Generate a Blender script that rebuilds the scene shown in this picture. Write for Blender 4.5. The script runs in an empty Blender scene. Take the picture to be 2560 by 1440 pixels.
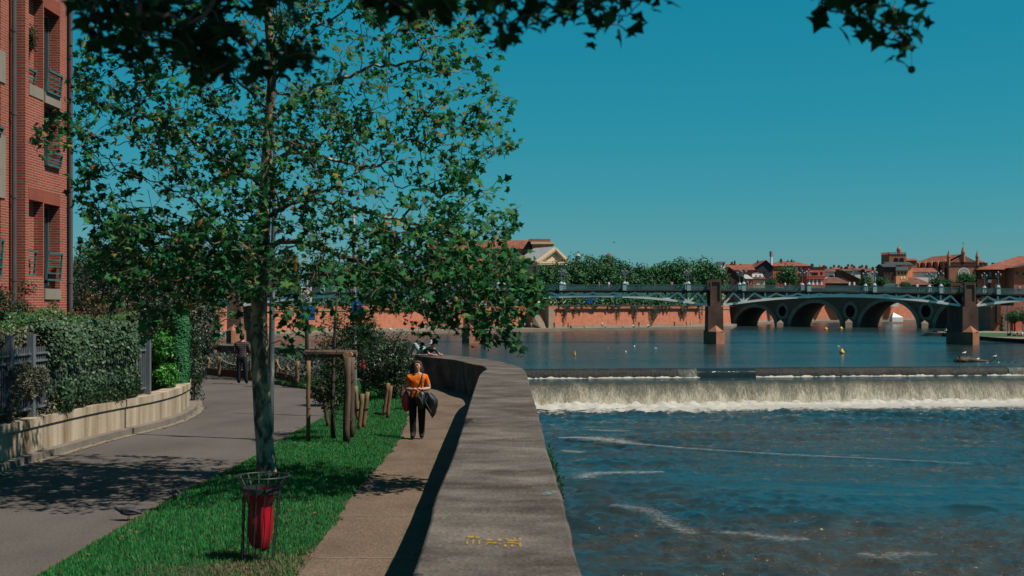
import bpy, math, random
import numpy as np
from mathutils import Vector, Matrix, noise

random.seed(7)
rng = np.random.default_rng(7)
scene = bpy.context.scene
COL = scene.collection
# camera model used to survey the photo: focal length in photo pixels, horizon row, eye height over the quay
F, HY, CX, EYE = 3200.0, 755.0, 1280.0, 2.85
POND, POOL, RIVER = -5.65, -6.81, -9.5
def W(px, py, D): return Vector(((px-CX)/F*D, D, EYE-(py-HY)/F*D))
def G(px, py, z=0.0): return W(px, py, (EYE-z)*F/(py-HY))
def PX(px, D): return (px-CX)/F*D
def PZ(py, D): return EYE-(py-HY)/F*D

# ------------------------------------------------------------------ materials
def _new(name):
    m = bpy.data.materials.new(name); m.use_nodes = True
    nt = m.node_tree; b = nt.nodes['Principled BSDF']
    return m, nt, b
def _n(nt, t, **kw):
    n = nt.nodes.new(t)
    for k, v in kw.items(): setattr(n, k, v)
    return n
ALB = .56   # overall reflectance level that goes with the exposure below
def c4(c): return (c[0]*ALB, c[1]*ALB, c[2]*ALB, 1.0)
def ramp(nt, cols, pos=None):
    r = _n(nt, 'ShaderNodeValToRGB')
    e = r.color_ramp.elements
    n = len(cols)
    pos = pos or [i/(n-1) for i in range(n)]
    e[0].color = c4(cols[0]); e[0].position = pos[0]
    e[1].color = c4(cols[-1]); e[1].position = pos[-1]
    for i in range(1, n-1):
        x = e.new(pos[i]); x.color = c4(cols[i])
    return r
def coords(nt, stretch=(1, 1, 1), obj=False):
    if obj:
        src = _n(nt, 'ShaderNodeTexCoord').outputs['Object']
    else:
        src = _n(nt, 'ShaderNodeNewGeometry').outputs['Position']
    mp = _n(nt, 'ShaderNodeMapping'); mp.inputs['Scale'].default_value = stretch
    nt.links.new(src, mp.inputs['Vector'])
    return mp.outputs['Vector']
def nz(nt, vec, scale, detail=5, rough=.6, dist=0):
    n = _n(nt, 'ShaderNodeTexNoise'); n.inputs['Scale'].default_value = scale
    n.inputs['Detail'].default_value = detail; n.inputs['Roughness'].default_value = rough
    n.inputs['Distortion'].default_value = dist
    nt.links.new(vec, n.inputs['Vector']); return n.outputs['Fac']
def bumpit(nt, b, h, strength, dist=.02):
    bp = _n(nt, 'ShaderNodeBump'); bp.inputs['Strength'].default_value = strength
    bp.inputs['Distance'].default_value = dist
    nt.links.new(h, bp.inputs['Height']); nt.links.new(bp.outputs['Normal'], b.inputs['Normal'])
def mat(name, cols, scale=3., rough=.85, bump=.0, bscale=None, stretch=(1, 1, 1), spec=.25, metal=0., pos=None, fine=0., finescale=60., obj=False, bdist=.02, detail=6):
    m, nt, b = _new(name)
    b.inputs['Roughness'].default_value = rough
    b.inputs['Specular IOR Level'].default_value = spec
    b.inputs['Metallic'].default_value = metal
    if len(cols) == 1: cols = [tuple(c*.85 for c in cols[0]), tuple(min(1, c*1.12) for c in cols[0])]
    v = coords(nt, stretch, obj)
    f = nz(nt, v, scale, detail)
    r = ramp(nt, cols, pos or [.3+.4*i/(len(cols)-1) for i in range(len(cols))])
    nt.links.new(f, r.inputs['Fac'])
    out = r.outputs['Color']
    if fine > 0:
        v2 = coords(nt, (1, 1, 1), obj)
        f2 = nz(nt, v2, finescale, 3, .7)
        mr = _n(nt, 'ShaderNodeMapRange'); mr.inputs[1].default_value = .3; mr.inputs[2].default_value = .7
        mr.inputs[3].default_value = 1-fine; mr.inputs[4].default_value = 1+fine
        nt.links.new(f2, mr.inputs[0])
        mx = _n(nt, 'ShaderNodeVectorMath', operation='SCALE')
        nt.links.new(out, mx.inputs[0]); nt.links.new(mr.outputs[0], mx.inputs['Scale'])
        out = mx.outputs[0]
    nt.links.new(out, b.inputs['Base Color'])
    if bump > 0:
        v3 = coords(nt, stretch, obj)
        bumpit(nt, b, nz(nt, v3, bscale or scale*6, 4), bump, bdist)
    return m
def leafmat(name, cols, trans=.3, rough=.45, spec=.35, pos=None):
    m, nt, b = _new(name)
    g = _n(nt, 'ShaderNodeNewGeometry')
    r = ramp(nt, cols, pos)
    nt.links.new(g.outputs['Random Per Island'], r.inputs['Fac'])
    nt.links.new(r.outputs['Color'], b.inputs['Base Color'])
    b.inputs['Roughness'].default_value = rough; b.inputs['Specular IOR Level'].default_value = spec
    if trans > 0:
        t = _n(nt, 'ShaderNodeBsdfTranslucent'); nt.links.new(r.outputs['Color'], t.inputs['Color'])
        mx = _n(nt, 'ShaderNodeMixShader'); mx.inputs[0].default_value = trans
        nt.links.new(b.outputs[0], mx.inputs[1]); nt.links.new(t.outputs[0], mx.inputs[2])
        nt.links.new(mx.outputs[0], nt.nodes['Material Output'].inputs['Surface'])
    return m
def brickmat(name, c1, c2, mortar, bw=.36, rh=.072, ms=.011, soldier=False, var=.5, rough=.85, bump=.3):
    m, nt, b = _new(name)
    g = _n(nt, 'ShaderNodeNewGeometry'); s = _n(nt, 'ShaderNodeSeparateXYZ')
    nt.links.new(g.outputs['Position'], s.inputs[0])
    a = _n(nt, 'ShaderNodeMath', operation='ADD'); nt.links.new(s.outputs[0], a.inputs[0]); nt.links.new(s.outputs[1], a.inputs[1])
    c = _n(nt, 'ShaderNodeCombineXYZ')
    if soldier:
        nt.links.new(s.outputs[2], c.inputs[0]); nt.links.new(a.outputs[0], c.inputs[1])
    else:
        nt.links.new(a.outputs[0], c.inputs[0]); nt.links.new(s.outputs[2], c.inputs[1])
    t = _n(nt, 'ShaderNodeTexBrick')
    t.inputs['Scale'].default_value = 1.; t.inputs['Brick Width'].default_value = bw
    t.inputs['Row Height'].default_value = rh; t.inputs['Mortar Size'].default_value = ms
    t.inputs['Mortar Smooth'].default_value = .1; t.inputs['Bias'].default_value = 0.
    t.inputs['Color1'].default_value = c4(c1); t.inputs['Color2'].default_value = c4(c2)
    t.inputs['Mortar'].default_value = c4(mortar)
    nt.links.new(c.outputs[0], t.inputs['Vector'])
    v = coords(nt, (1, 1, .4)); f = nz(nt, v, 1.1, 6)
    mr = _n(nt, 'ShaderNodeMapRange'); mr.inputs[1].default_value = .25; mr.inputs[2].default_value = .75
    mr.inputs[3].default_value = 1-var*.5; mr.inputs[4].default_value = 1+var*.5
    nt.links.new(f, mr.inputs[0])
    mx = _n(nt, 'ShaderNodeVectorMath', operation='SCALE')
    nt.links.new(t.outputs['Color'], mx.inputs[0]); nt.links.new(mr.outputs[0], mx.inputs['Scale'])
    nt.links.new(mx.outputs[0], b.inputs['Base Color'])
    b.inputs['Roughness'].default_value = rough; b.inputs['Specular IOR Level'].default_value = .2
    inv = _n(nt, 'ShaderNodeMath', operation='SUBTRACT'); inv.inputs[0].default_value = 1.; nt.links.new(t.outputs['Fac'], inv.inputs[1])
    bumpit(nt, b, inv.outputs[0], bump, .006)
    return m

# ------------------------------------------------------------------ mesh helpers
ORG = {}
def _link(o): COL.objects.link(o); return o
def tag(o, label, cat, group=None, kind=None):
    if label: o['label'] = label
    if cat: o['category'] = cat
    if group: o['group'] = group
    if kind: o['kind'] = kind
    return o
def thing(name, label, cat, loc=(0, 0, 0), group=None, rz=0.):
    o = bpy.data.objects.new(name, None); _link(o); o.empty_display_size = .2
    o.location = loc; o.rotation_euler = (0, 0, rz)
    ORG[o.name] = Vector(loc)
    return tag(o, label, cat, group)
def adopt(name, me, mats, parent=None, org=None):
    me.name = name
    o = bpy.data.objects.new(name, me); _link(o)
    for m in (mats if isinstance(mats, (list, tuple)) else [mats]):
        if m: me.materials.append(m)
    if parent is not None:
        o.parent = parent; ORG[o.name] = ORG[parent.name]
    else:
        ORG[o.name] = Vector(org) if org is not None else Vector((0, 0, 0))
        o.location = ORG[o.name]
    return o
def vgrid(n):
    return n
class MB:
    def __init__(s): s.v = []; s.f = []; s.mi = []; s.cur = 0
    def add(s, vs, fs):
        k = len(s.v); s.v += [Vector(x) for x in vs]
        for f in fs: s.f.append([i+k for i in f]); s.mi.append(s.cur)
        return s
    def box(s, x0, x1, y0, y1, z0, z1):
        return s.add([(x0, y0, z0), (x1, y0, z0), (x1, y1, z0), (x0, y1, z0), (x0, y0, z1), (x1, y0, z1), (x1, y1, z1), (x0, y1, z1)],
              [(0, 3, 2, 1), (4, 5, 6, 7), (0, 1, 5, 4), (1, 2, 6, 5), (2, 3, 7, 6), (3, 0, 4, 7)])
    def obox(s, c, a, b, d):
        c, a, b, d = Vector(c), Vector(a), Vector(b), Vector(d)
        P = [c-a-b-d, c+a-b-d, c+a+b-d, c-a+b-d, c-a-b+d, c+a-b+d, c+a+b+d, c-a+b+d]
        return s.add(P, [(0, 3, 2, 1), (4, 5, 6, 7), (0, 1, 5, 4), (1, 2, 6, 5), (2, 3, 7, 6), (3, 0, 4, 7)])
    def bar(s, p, q, w, h, up=(0, 0, 1)):
        p, q = Vector(p), Vector(q); d = (q-p)
        if d.length < 1e-6: return s
        u = Vector(up); x = d.cross(u)
        if x.length < 1e-5: x = d.cross(Vector((1, 0, 0)))
        x.normalize(); y = x.cross(d).normalized()
        return s.obox((p+q)/2, d/2, x*w/2, y*h/2)
    def tube(s, pts, rad, n=8, cap=True):
        pts = [Vector(p) for p in pts]
        if not hasattr(rad, '__len__'): rad = [rad]*len(pts)
        k = len(s.v); up = None
        for i, p in enumerate(pts):
            t = (pts[min(i+1, len(pts)-1)]-pts[max(i-1, 0)])
            t = t.normalized() if t.length > 1e-9 else Vector((0, 0, 1))
            if up is None:
                up = t.orthogonal().normalized()
            up = up-t*up.dot(t)
            up = up.normalized() if up.length > 1e-6 else t.orthogonal().normalized()
            b = t.cross(up)
            for j in range(n):
                a = 2*math.pi*j/n
                s.v.append(p+(up*math.cos(a)+b*math.sin(a))*rad[i])
        for i in range(len(pts)-1):
            for j in range(n):
                s.f.append([k+i*n+j, k+i*n+(j+1) % n, k+(i+1)*n+(j+1) % n, k+(i+1)*n+j]); s.mi.append(s.cur)
        if cap:
            s.f.append([k+j for j in range(n)][::-1]); s.mi.append(s.cur)
            e = k+(len(pts)-1)*n; s.f.append([e+j for j in range(n)]); s.mi.append(s.cur)
        return s
    def lathe(s, prof, c=(0, 0, 0), n=12, sx=1., sy=1., fn=None):
        c = Vector(c); k = len(s.v)
        for i, (r, z) in enumerate(prof):
            for j in range(n):
                a = 2*math.pi*j/n
                rr = r*(fn(a, i/(len(prof)-1)) if fn else 1)
                s.v.append(c+Vector((rr*math.cos(a)*sx, rr*math.sin(a)*sy, z)))
        for i in range(len(prof)-1):
            for j in range(n):
                s.f.append([k+i*n+j, k+i*n+(j+1) % n, k+(i+1)*n+(j+1) % n, k+(i+1)*n+j]); s.mi.append(s.cur)
        s.f.append([k+j for j in range(n)][::-1]); s.mi.append(s.cur)
        e = k+(len(prof)-1)*n; s.f.append([e+j for j in range(n)]); s.mi.append(s.cur)
        return s
    def ball(s, c, r, nu=10, nv=7):
        if not hasattr(r, '__len__'): r = (r, r, r)
        c = Vector(c); k = len(s.v)
        for i in range(nv+1):
            th = math.pi*i/nv
            for j in range(nu):
                a = 2*math.pi*j/nu; q = max(math.sin(th), .02)
                s.v.append(c+Vector((r[0]*q*math.cos(a), r[1]*q*math.sin(a), -r[2]*math.cos(th))))
        for i in range(nv):
            for j in range(nu):
                s.f.append([k+i*nu+j, k+i*nu+(j+1) % nu, k+(i+1)*nu+(j+1) % nu, k+(i+1)*nu+j]); s.mi.append(s.cur)
        return s
    def ext(s, poly, d):
        poly = [Vector(p) for p in poly]; d = Vector(d); n = len(poly)
        return s.add(poly+[p+d for p in poly], [list(range(n))[::-1], list(range(n, 2*n))]+[[i, (i+1) % n, n+(i+1) % n, n+i] for i in range(n)])
    def poly(s, pts): return s.add(pts, [list(range(len(pts)))])
    def build(s, name, mats, parent=None, org=None, smooth=False, local=False):
        me = bpy.data.meshes.new(name)
        if parent is not None: o = ORG[parent.name]
        else: o = Vector(org) if org is not None else Vector((0, 0, 0))
        if local: o = Vector((0, 0, 0))
        me.from_pydata([tuple(p-o) for p in s.v], [], s.f)
        if any(s.mi): me.polygons.foreach_set('material_index', s.mi)
        if smooth: me.polygons.foreach_set('use_smooth', [True]*len(me.polygons))
        me.update()
        return adopt(name, me, mats, parent, org)
def npmesh(name, V, T, mats, parent=None, org=None, smooth=False, k=3):
    """V (n,3) world coords, T (m,k) faces"""
    o = ORG[parent.name] if parent is not None else (Vector(org) if org is not None else Vector((0, 0, 0)))
    V = np.asarray(V, dtype=np.float32)-np.array(o, dtype=np.float32)
    T = np.asarray(T, dtype=np.int32)
    me = bpy.data.meshes.new(name)
    me.vertices.add(len(V)); me.vertices.foreach_set('co', V.ravel())
    me.loops.add(T.size); me.loops.foreach_set('vertex_index', T.ravel())
    me.polygons.add(len(T)); me.polygons.foreach_set('loop_start', np.arange(len(T), dtype=np.int32)*k)
    me.update(calc_edges=True)
    if smooth: me.polygons.foreach_set('use_smooth', [True]*len(T))
    return adopt(name, me, mats, parent, org)
def unit(a):
    return a/np.maximum(np.linalg.norm(a, axis=-1, keepdims=True), 1e-9)
SIMPLE = (np.array([(0, 0, 0), (.32, .5, .06), (0, 1, -.04), (-.32, .5, .06)]), np.array([(0, 1, 2), (0, 2, 3)]))
def _plane_leaf():
    pts = [(0, -.12), (.34, -.2), (.5, -.06), (.43, .14), (.86, .3), (.48, .42), (.3, .52), (.2, .7), (0, 1.05),
           (-.2, .7), (-.3, .52), (-.48, .42), (-.86, .3), (-.43, .14), (-.5, -.06), (-.34, -.2)]
    v = [(0, .2, .05)]+[(x, y, -.22*x*x-.12*max(0, y-.3)**2) for x, y in pts]
    n = len(pts)
    return np.array(v), np.array([(0, 1+i, 1+(i+1) % n) for i in range(n)])
PLANE = _plane_leaf()
def leaves(c, tip, nor, size, tmpl=SIMPLE):
    """c,tip,nor (n,3); size (n,) -> V,T"""
    tv, tf = tmpl
    tip = unit(tip); side = unit(np.cross(tip, nor)); nn = np.cross(side, tip)
    V = c[:, None, :]+size[:, None, None]*(tv[None, :, 0:1]*side[:, None, :]+tv[None, :, 1:2]*tip[:, None, :]+tv[None, :, 2:3]*nn[:, None, :])
    n = len(c); m = len(tv)
    T = (tf[None, :, :]+(np.arange(n)*m)[:, None, None]).reshape(-1, 3)
    return V.reshape(-1, 3), T
def rvec(n): return unit(rng.normal(size=(n, 3)))
def foliage(name, c, nor, size, m, parent=None, jitter=.8, tmpl=SIMPLE, droop=.3, org=None):
    n = len(c); nor = unit(nor+rvec(n)*jitter)
    t = rvec(n); t[:, 2] -= droop; t = t-nor*np.sum(t*nor, axis=1, keepdims=True)
    V, T = leaves(np.asarray(c), t, nor, size, tmpl)
    return npmesh(name, V, T, m, parent, org)
def clumps(center, radii, K, per, cr, seedshape=.75, flat=.0):
    """leaf points on many small clump balls spread through an ellipsoid crown"""
    center = np.array(center, float); radii = np.array(radii, float)
    d = rvec(K); rr = (seedshape+(1-seedshape)*rng.random(K))[:, None]*rng.random(K)[:, None]**.25
    cc = center+d*rr*radii
    cs = cr*(.6+.8*rng.random(K))
    P = []; N = []
    for i in range(K):
        q = rvec(per); q[:, 2] = q[:, 2]*.8+.12
        P.append(cc[i]+q*cs[i]*(.7+.45*rng.random((per, 1)))); N.append(q)
    return np.concatenate(P), np.concatenate(N)
def catmull(pts, n=6):
    P = [Vector(p) for p in pts]; out = []
    for i in range(len(P)-1):
        p0 = P[max(i-1, 0)]; p1 = P[i]; p2 = P[i+1]; p3 = P[min(i+2, len(P)-1)]
        for k in range(n):
            t = k/n
            out.append(.5*((2*p1)+(p2-p0)*t+(2*p0-5*p1+4*p2-p3)*t*t+(3*p1-p0-3*p2+p3)*t**3))
    out.append(P[-1]); return out
def offset2(pts, d):
    """offset a plan polyline to its left by d"""
    out = []
    for i, p in enumerate(pts):
        t = (Vector(pts[min(i+1, len(pts)-1)])-Vector(pts[max(i-1, 0)])).to_2d().normalized()
        out.append(Vector((p[0]-t.y*d, p[1]+t.x*d)))
    return out
def strip(mb, A, B, zA, zB=None):
    zB = zA if zB is None else zB
    n = len(A); k = len(mb.v)
    for a in A: mb.v.append(Vector((a[0], a[1], zA)))
    for b in B: mb.v.append(Vector((b[0], b[1], zB)))
    for i in range(n-1):
        mb.f.append([k+i, k+i+1, k+n+i+1, k+n+i]); mb.mi.append(mb.cur)
def resample(pts, n):
    pts = [Vector((p[0], p[1])) for p in pts]
    L = [0]
    for a, b in zip(pts, pts[1:]): L.append(L[-1]+(b-a).length)
    out = []; j = 0
    for i in range(n):
        s = L[-1]*i/(n-1)
        while j < len(L)-2 and L[j+1] < s: j += 1
        t = (s-L[j])/max(L[j+1]-L[j], 1e-9)
        out.append(pts[j].lerp(pts[j+1], min(max(t, 0), 1)))
    return out
def atY(pts, y):
    for a, b in zip(pts, pts[1:]):
        if a[1] <= y <= b[1]:
            t = (y-a[1])/max(b[1]-a[1], 1e-9); return a[0]+(b[0]-a[0])*t
    return pts[-1][0] if y > pts[-1][1] else pts[0][0]
def dup(root, loc, label=None, rz=None, scale=None, group=None):
    r = root.copy(); _link(r); r.location = loc
    if rz is not None: r.rotation_euler[2] = rz
    if scale is not None: r.scale = (scale,)*3 if not hasattr(scale, '__len__') else scale
    if label: r['label'] = label
    if group: r['group'] = group
    ORG[r.name] = Vector(loc)
    for ch in root.children:
        c = ch.copy(); _link(c); c.parent = r
        for g in ch.children:
            d = g.copy(); _link(d); d.parent = c
    return r

# ------------------------------------------------------------------ camera, sun, sky
cam = bpy.data.cameras.new('camera'); camo = bpy.data.objects.new('camera', cam); _link(camo)
camo.location = (0, 0, EYE); camo.rotation_euler = (math.pi/2, 0, 0)
cam.sensor_width = 36; cam.lens = 36*F/2560; cam.shift_y = (HY-720)/2560
cam.clip_start = .1; cam.clip_end = 9000
cam.dof.use_dof = True; cam.dof.focus_distance = 42; cam.dof.aperture_fstop = 2.8
scene.camera = camo
SUNV = Vector((.62, -.22, 1.0)).normalized()
sl = bpy.data.lights.new('sun', 'SUN'); sl.energy = 4.2; sl.angle = math.radians(.5); sl.color = (1., .93, .83)
so = bpy.data.objects.new('sun', sl); _link(so); so.rotation_euler = SUNV.to_track_quat('Z', 'Y').to_euler(); so.location = (20, -10, 60)
world = bpy.data.worlds.new('World'); scene.world = world; world.use_nodes = True
wn = world.node_tree; bg = wn.nodes['Background']
sky = wn.nodes.new('ShaderNodeTexSky'); sky.sky_type = 'NISHITA'; sky.sun_disc = False
sky.sun_elevation = math.asin(SUNV.z); sky.sun_rotation = math.atan2(SUNV.x, SUNV.y)
sky.altitude = 100; sky.air_density = 1.0; sky.dust_density = .3; sky.ozone_density = 3.0
# the photo's teal grade: each channel of the physical sky gets its own contrast
sep = wn.nodes.new('ShaderNodeSeparateColor'); com = wn.nodes.new('ShaderNodeCombineColor'); wn.links.new(sky.outputs[0], sep.inputs[0])
for i, (g, k) in enumerate(((2.4, .0200), (.55, 1.20), (.5, 1.52))):
    p_ = wn.nodes.new('ShaderNodeMath'); p_.operation = 'POWER'; p_.inputs[1].default_value = g
    q_ = wn.nodes.new('ShaderNodeMath'); q_.operation = 'MULTIPLY'; q_.inputs[1].default_value = k
    wn.links.new(sep.outputs[i], p_.inputs[0]); wn.links.new(p_.outputs[0], q_.inputs[0]); wn.links.new(q_.outputs[0], com.inputs[i])
wn.links.new(com.outputs[0], bg.inputs['Color']); bg.inputs['Strength'].default_value = .0555
scene.view_settings.view_transform = 'Standard'; scene.view_settings.look = 'None'
scene.view_settings.exposure = .85; scene.view_settings.gamma = 1
scene.cycles.max_bounces = 6; scene.cycles.diffuse_bounces = 2; scene.cycles.glossy_bounces = 3
scene.cycles.transmission_bounces = 3; scene.cycles.transparent_max_bounces = 6
# ------------------------------------------------------------------ setting: ground, road, path, water, weir
WIN = catmull([(-.66, -8), (-.675, 8.64), (-.72, 12.2), (-.71, 16.2), (-.78, 24.2), (-.81, 28.9), (-.82, 32.9), (-.71, 35.0)], 4)
WIN += catmull([(-.69, 35.25), (-.85, 37.2), (-1.24, 38.5), (-1.8, 41.0), (-2.4, 42.3), (-3.0, 43.5), (-3.54, 44.8), (-5.9, 48.6), (-8.66, 51.5), (-13.7, 55.8), (-22, 61)], 4)
WOUT = catmull([(.48, -8), (.4725, 8.64), (.476, 12.7), (.444, 15.8), (.437, 21.5), (.397, 28.2), (.37, 33.8), (.23, 36.5), (-.12, 38.7), (-.64, 40.8),
                (-1.48, 43.2), (-2.75, 45.7), (-5.1, 49.5), (-8.0, 52.5), (-13.2, 57), (-21.5, 62.2)], 4)
RL = catmull([(-8.6, -12), (-8.5, 14), (-8.4, 21), (-8.2, 26), (-7.85, 28.7), (-7.8, 31), (-8.1, 33.6), (-8.6, 35.5), (-9.0, 37), (-9.9, 38.6), (-12.4, 41), (-18, 45), (-32, 51)], 4)
RR = catmull([(-4.97, -12), (-4.97, 13.4), (-4.97, 18.5), (-4.88, 20.5), (-4.77, 24), (-4.78, 27), (-4.75, 29), (-4.68, 31.5), (-4.78, 33.5), (-5.1, 36.5), (-5.7, 39.3),
              (-6.1, 40.4), (-6.9, 42.2), (-8.05, 44), (-9.5, 46.8), (-12.6, 50.9), (-20, 56), (-34, 63)], 4)
PL = catmull([(-2.15, -12), (-2.25, 13), (-2.35, 18.8), (-2.31, 21.5), (-2.33, 26.4), (-2.5, 30), (-2.8, 34), (-3.3, 38), (-4.2, 42), (-6.2, 46), (-9.5, 49.9), (-13.2, 53), (-22, 58.5)], 4)

M_land = mat('bare_earth', [(.10, .085, .06), (.14, .12, .085)], 2, .95, .4)
M_asph = mat('worn_asphalt', [(.096, .082, .074), (.126, .108, .097), (.147, .126, .114)], .55, .95, .35, 90, (1, .55, 1), .12, fine=.45, finescale=45, bdist=.006)
M_path = mat('tan_exposed_aggregate', [(.115, .080, .055), (.165, .117, .081), (.195, .142, .10)], .9, .95, .5, 70, (1, .8, 1), .12, fine=.6, finescale=34, bdist=.008)
M_conc = mat('weathered_wall_concrete', [(.068, .055, .046), (.118, .098, .084), (.152, .128, .110), (.22, .186, .158)], 1.3, .95, .9, 24, (1.0, 1.5, 1.2), .08, fine=.6, finescale=30, pos=[.34, .47, .56, .72], bdist=.015, detail=12)
M_kerb = mat('kerb_stone', [(.17, .14, .115), (.26, .22, .18)], 1.6, .9, .4, 20, fine=.2)
M_gutter = mat('pale_gutter_stone', [(.2, .165, .12), (.3, .25, .19)], 2.4, .9, .4, 20, fine=.2)
M_edging = mat('reddish_edging', [(.13, .075, .052), (.19, .115, .08)], 3, .92, .3, 30, fine=.3)
M_soil = mat('planting_soil', [(.03, .035, .018), (.06, .06, .03)], 6, .95, .6, 30)

mb = MB()
land = [Vector((-900, -60)), Vector((-.1, -60))]+[(Vector(a)+Vector(b))/2 for a, b in zip(resample(WIN, 40), resample(WOUT, 40))]+[Vector((-27, 76)), Vector((-76, 276)), Vector((-900, 300))]
mb.poly([(p[0], p[1], -.03) for p in land])
tag(mb.build('ground', M_land), 'bare earth of the near quay behind the river wall', 'ground', kind='structure')
mb = MB(); n = 70
strip(mb, resample(RR, n), resample(RL, n), .004)
tag(mb.build('road', M_asph), 'grey brown asphalt lane curving left behind the hedge', 'road', kind='structure')
mb = MB()
A = resample(PL, n); B = [Vector((p[0]+.05, p[1])) for p in resample(WIN, n)]
strip(mb, B, A, .006)
tag(mb.build('pavement', M_path), 'tan footpath running along the river wall', 'pavement', kind='structure')
# thin pale joints across the path
mb = MB()
for y in (20.2, 23.1, 26.6, 29.5, 17.0, 14.2):
    x0 = atY(PL, y); mb.box(x0+.1, -.72, y, y+.03, .009, .0105)
tag(mb.build('pavement_joints', M_gutter), 'pale thin joints across the tan footpath', 'joints', kind='structure')
# grass strip soil + planted bed
mb = MB()
ys = np.linspace(-12, 33.4, 80)
Ra = [Vector((atY(RR, y)+.10, y)) for y in ys]; Pa = [Vector((atY(PL, y), y)) for y in ys]
Mi = [(a+b)/2 for a, b in zip(Ra, Pa)]
strip(mb, Mi, Ra, .05, .012); strip(mb, Pa, Mi, .008, .05)
i0 = [p for p in resample(RR, 90) if p.y >= 33.2]
bl = resample([(p.x+.12, p.y) for p in i0], 40); br = resample([(p[0], p[1]) for p in PL if p[1] >= 33.0], 40)
strip(mb, br, bl, .03, .10)
tag(mb.build('verge', M_soil), 'soil of the grass verge between lane and footpath', 'verge', kind='structure')
mb = MB()
e0 = [p for p in resample(RR, 120) if p.y < 33.6]
strip(mb, [Vector((p.x+.12, p.y)) for p in e0], e0, .014)
tag(mb.build('edging_strip', M_edging), 'flush reddish edging between asphalt lane and grass', 'edging', kind='structure')
def kerb(name, line, w, h, m, label):
    mb = MB(); ln = resample(line, 60); off = offset2(ln, w)
    strip(mb, ln, off, h) if w < 0 else strip(mb, off, ln, h)
    k = len(mb.v)
    for p in ln: mb.v += [Vector((p.x, p.y, -.02)), Vector((p.x, p.y, h))]
    for i in range(len(ln)-1): mb.f.append([k+2*i, k+2*i+2, k+2*i+3, k+2*i+1]); mb.mi.append(0)
    return tag(mb.build(name, m), label, 'kerb', kind='structure')
kerb('kerb', [p for p in resample(RR, 120) if p.y >= 33.3], -.2, .13, M_kerb, 'raised stone kerb round the rope fenced flower bed')
KB = resample(RL, 80)
KF = offset2(KB, .16)      # kerb front, away from road
kerb('kerb_at_wall', KF, .2, .13, M_kerb, 'stone kerb at the foot of the low boundary wall')
mb = MB(); strip(mb, KB, offset2(KB, .165), .012)
tag(mb.build('gutter', M_gutter), 'pale stone gutter beside the kerb', 'gutter', kind='structure')

# fallen leaves in the gutter and on the verge
nl = 420; t = rng.random(nl); pts = []
KBv = np.array([(p.x, p.y) for p in KB])
for k in range(nl):
    i = int(rng.integers(28, 68)); p = KBv[i]+(KBv[i+1]-KBv[i])*rng.random()
    pts.append((p[0]-.02-.22*rng.random()**2+.2*rng.normal()*.4, p[1], .02+.01*rng.random()))
cc = np.array(pts)
M_dry = leafmat('dry_leaf', [(.10, .05, .025), (.18, .09, .04), (.14, .10, .05)], 0)
nv_ = 260; yv = 12+20*rng.random(nv_); xv = np.array([atY(RR, v) for v in yv]); xv = xv+.15+2.3*rng.random(nv_)
cc = np.concatenate([cc, np.stack([xv, yv, np.full(nv_, .085)], 1)]); nl = len(cc)
o = foliage('fallen_leaves', cc, np.tile((0, 0, 1.), (nl, 1)), .03+.05*rng.random(nl), M_dry, jitter=.4)
tag(o, 'dry brown leaves scattered along the gutter', 'leaves', kind='stuff')

# river wall
mb = MB(); n = 160
# keep the crisp bend of the inner edge
I = [Vector(p) for p in WIN]; O = resample(WOUT, 400)
def nearest(p): return min(O, key=lambda q: (q-p.to_2d()).length)
def ray(i):
    return nearest(I[i])
I2 = [p.to_2d() for p in I]; seg = []
for i in range(len(I2)-1):
    for k in range(3): seg.append(I2[i].lerp(I2[i+1], k/3))
seg.append(I2[-1])
OO = [min(O, key=lambda q, p=p: (q-p).length) for p in seg]
for i in range(1, len(OO)):      # keep outer edge monotone
    if OO[i].y < OO[i-1].y and OO[i].x > OO[i-1].x: OO[i] = OO[i-1]
k = len(seg)
def zt(p): return 1.0+.004*noise.noise((p.x*2, p.y*1.3, 0))
rings = []
for a, b in zip(seg, OO):
    ir = .012*noise.noise((a.x, a.y*2.2, 3)); jr = .014*noise.noise((b.x, b.y*1.9, 9))
    d = (b-a).normalized() if (b-a).length > 1e-6 else Vector((1, 0))
    a1 = a+d*ir; b1 = b+d*jr
    rings.append([(a1.x, a1.y, -.1), (a1.x, a1.y, .985+ir*.4), (a1.x+d.x*.02, a1.y+d.y*.02, 1.0), (b1.x-d.x*.03, b1.y-d.y*.03, 1.0), (b1.x, b1.y, .97), (b1.x+d.x*.05, b1.y+d.y*.05, -.4), (b1.x+d.x*.6, b1.y+d.y*.6, -12)])
for r in rings: mb.v += [Vector(q) for q in r]
for i in range(k-1):
    for j in range(6): mb.f.append([i*7+j, i*7+j+1, (i+1)*7+j+1, (i+1)*7+j]); mb.mi.append(0)
mb.f.append([0, 1, 2, 3, 4, 5, 6]); mb.mi.append(0)
rw = mb.build('river_wall', M_conc); tag(rw, 'long broad concrete parapet wall curving along the river edge', 'wall')
for y_, w_j in ((27.8, .03), (23.2, .02), (19.3, .018), (33.2, .04)):
    x0 = atY([(p[0], p[1]) for p in WIN], y_); x1 = atY([(p[0], p[1]) for p in WOUT], y_); mb = MB(); nj = 24
    for q in range(nj+1):
        x = x0+.03+(x1-x0-.07)*q/nj; yy = y_+.03*noise.noise((x*4, y_, 0)); mb.v += [Vector((x, yy, 1.004)), Vector((x, yy+w_j*(.6+.8*abs(noise.noise((x*7, y_, 3)))), 1.004))]
    mb.f += [[2*q, 2*q+2, 2*q+3, 2*q+1] for q in range(nj)]; mb.mi += [0]*nj
    mb.build('mortar_joint', M_gutter, rw)
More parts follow.
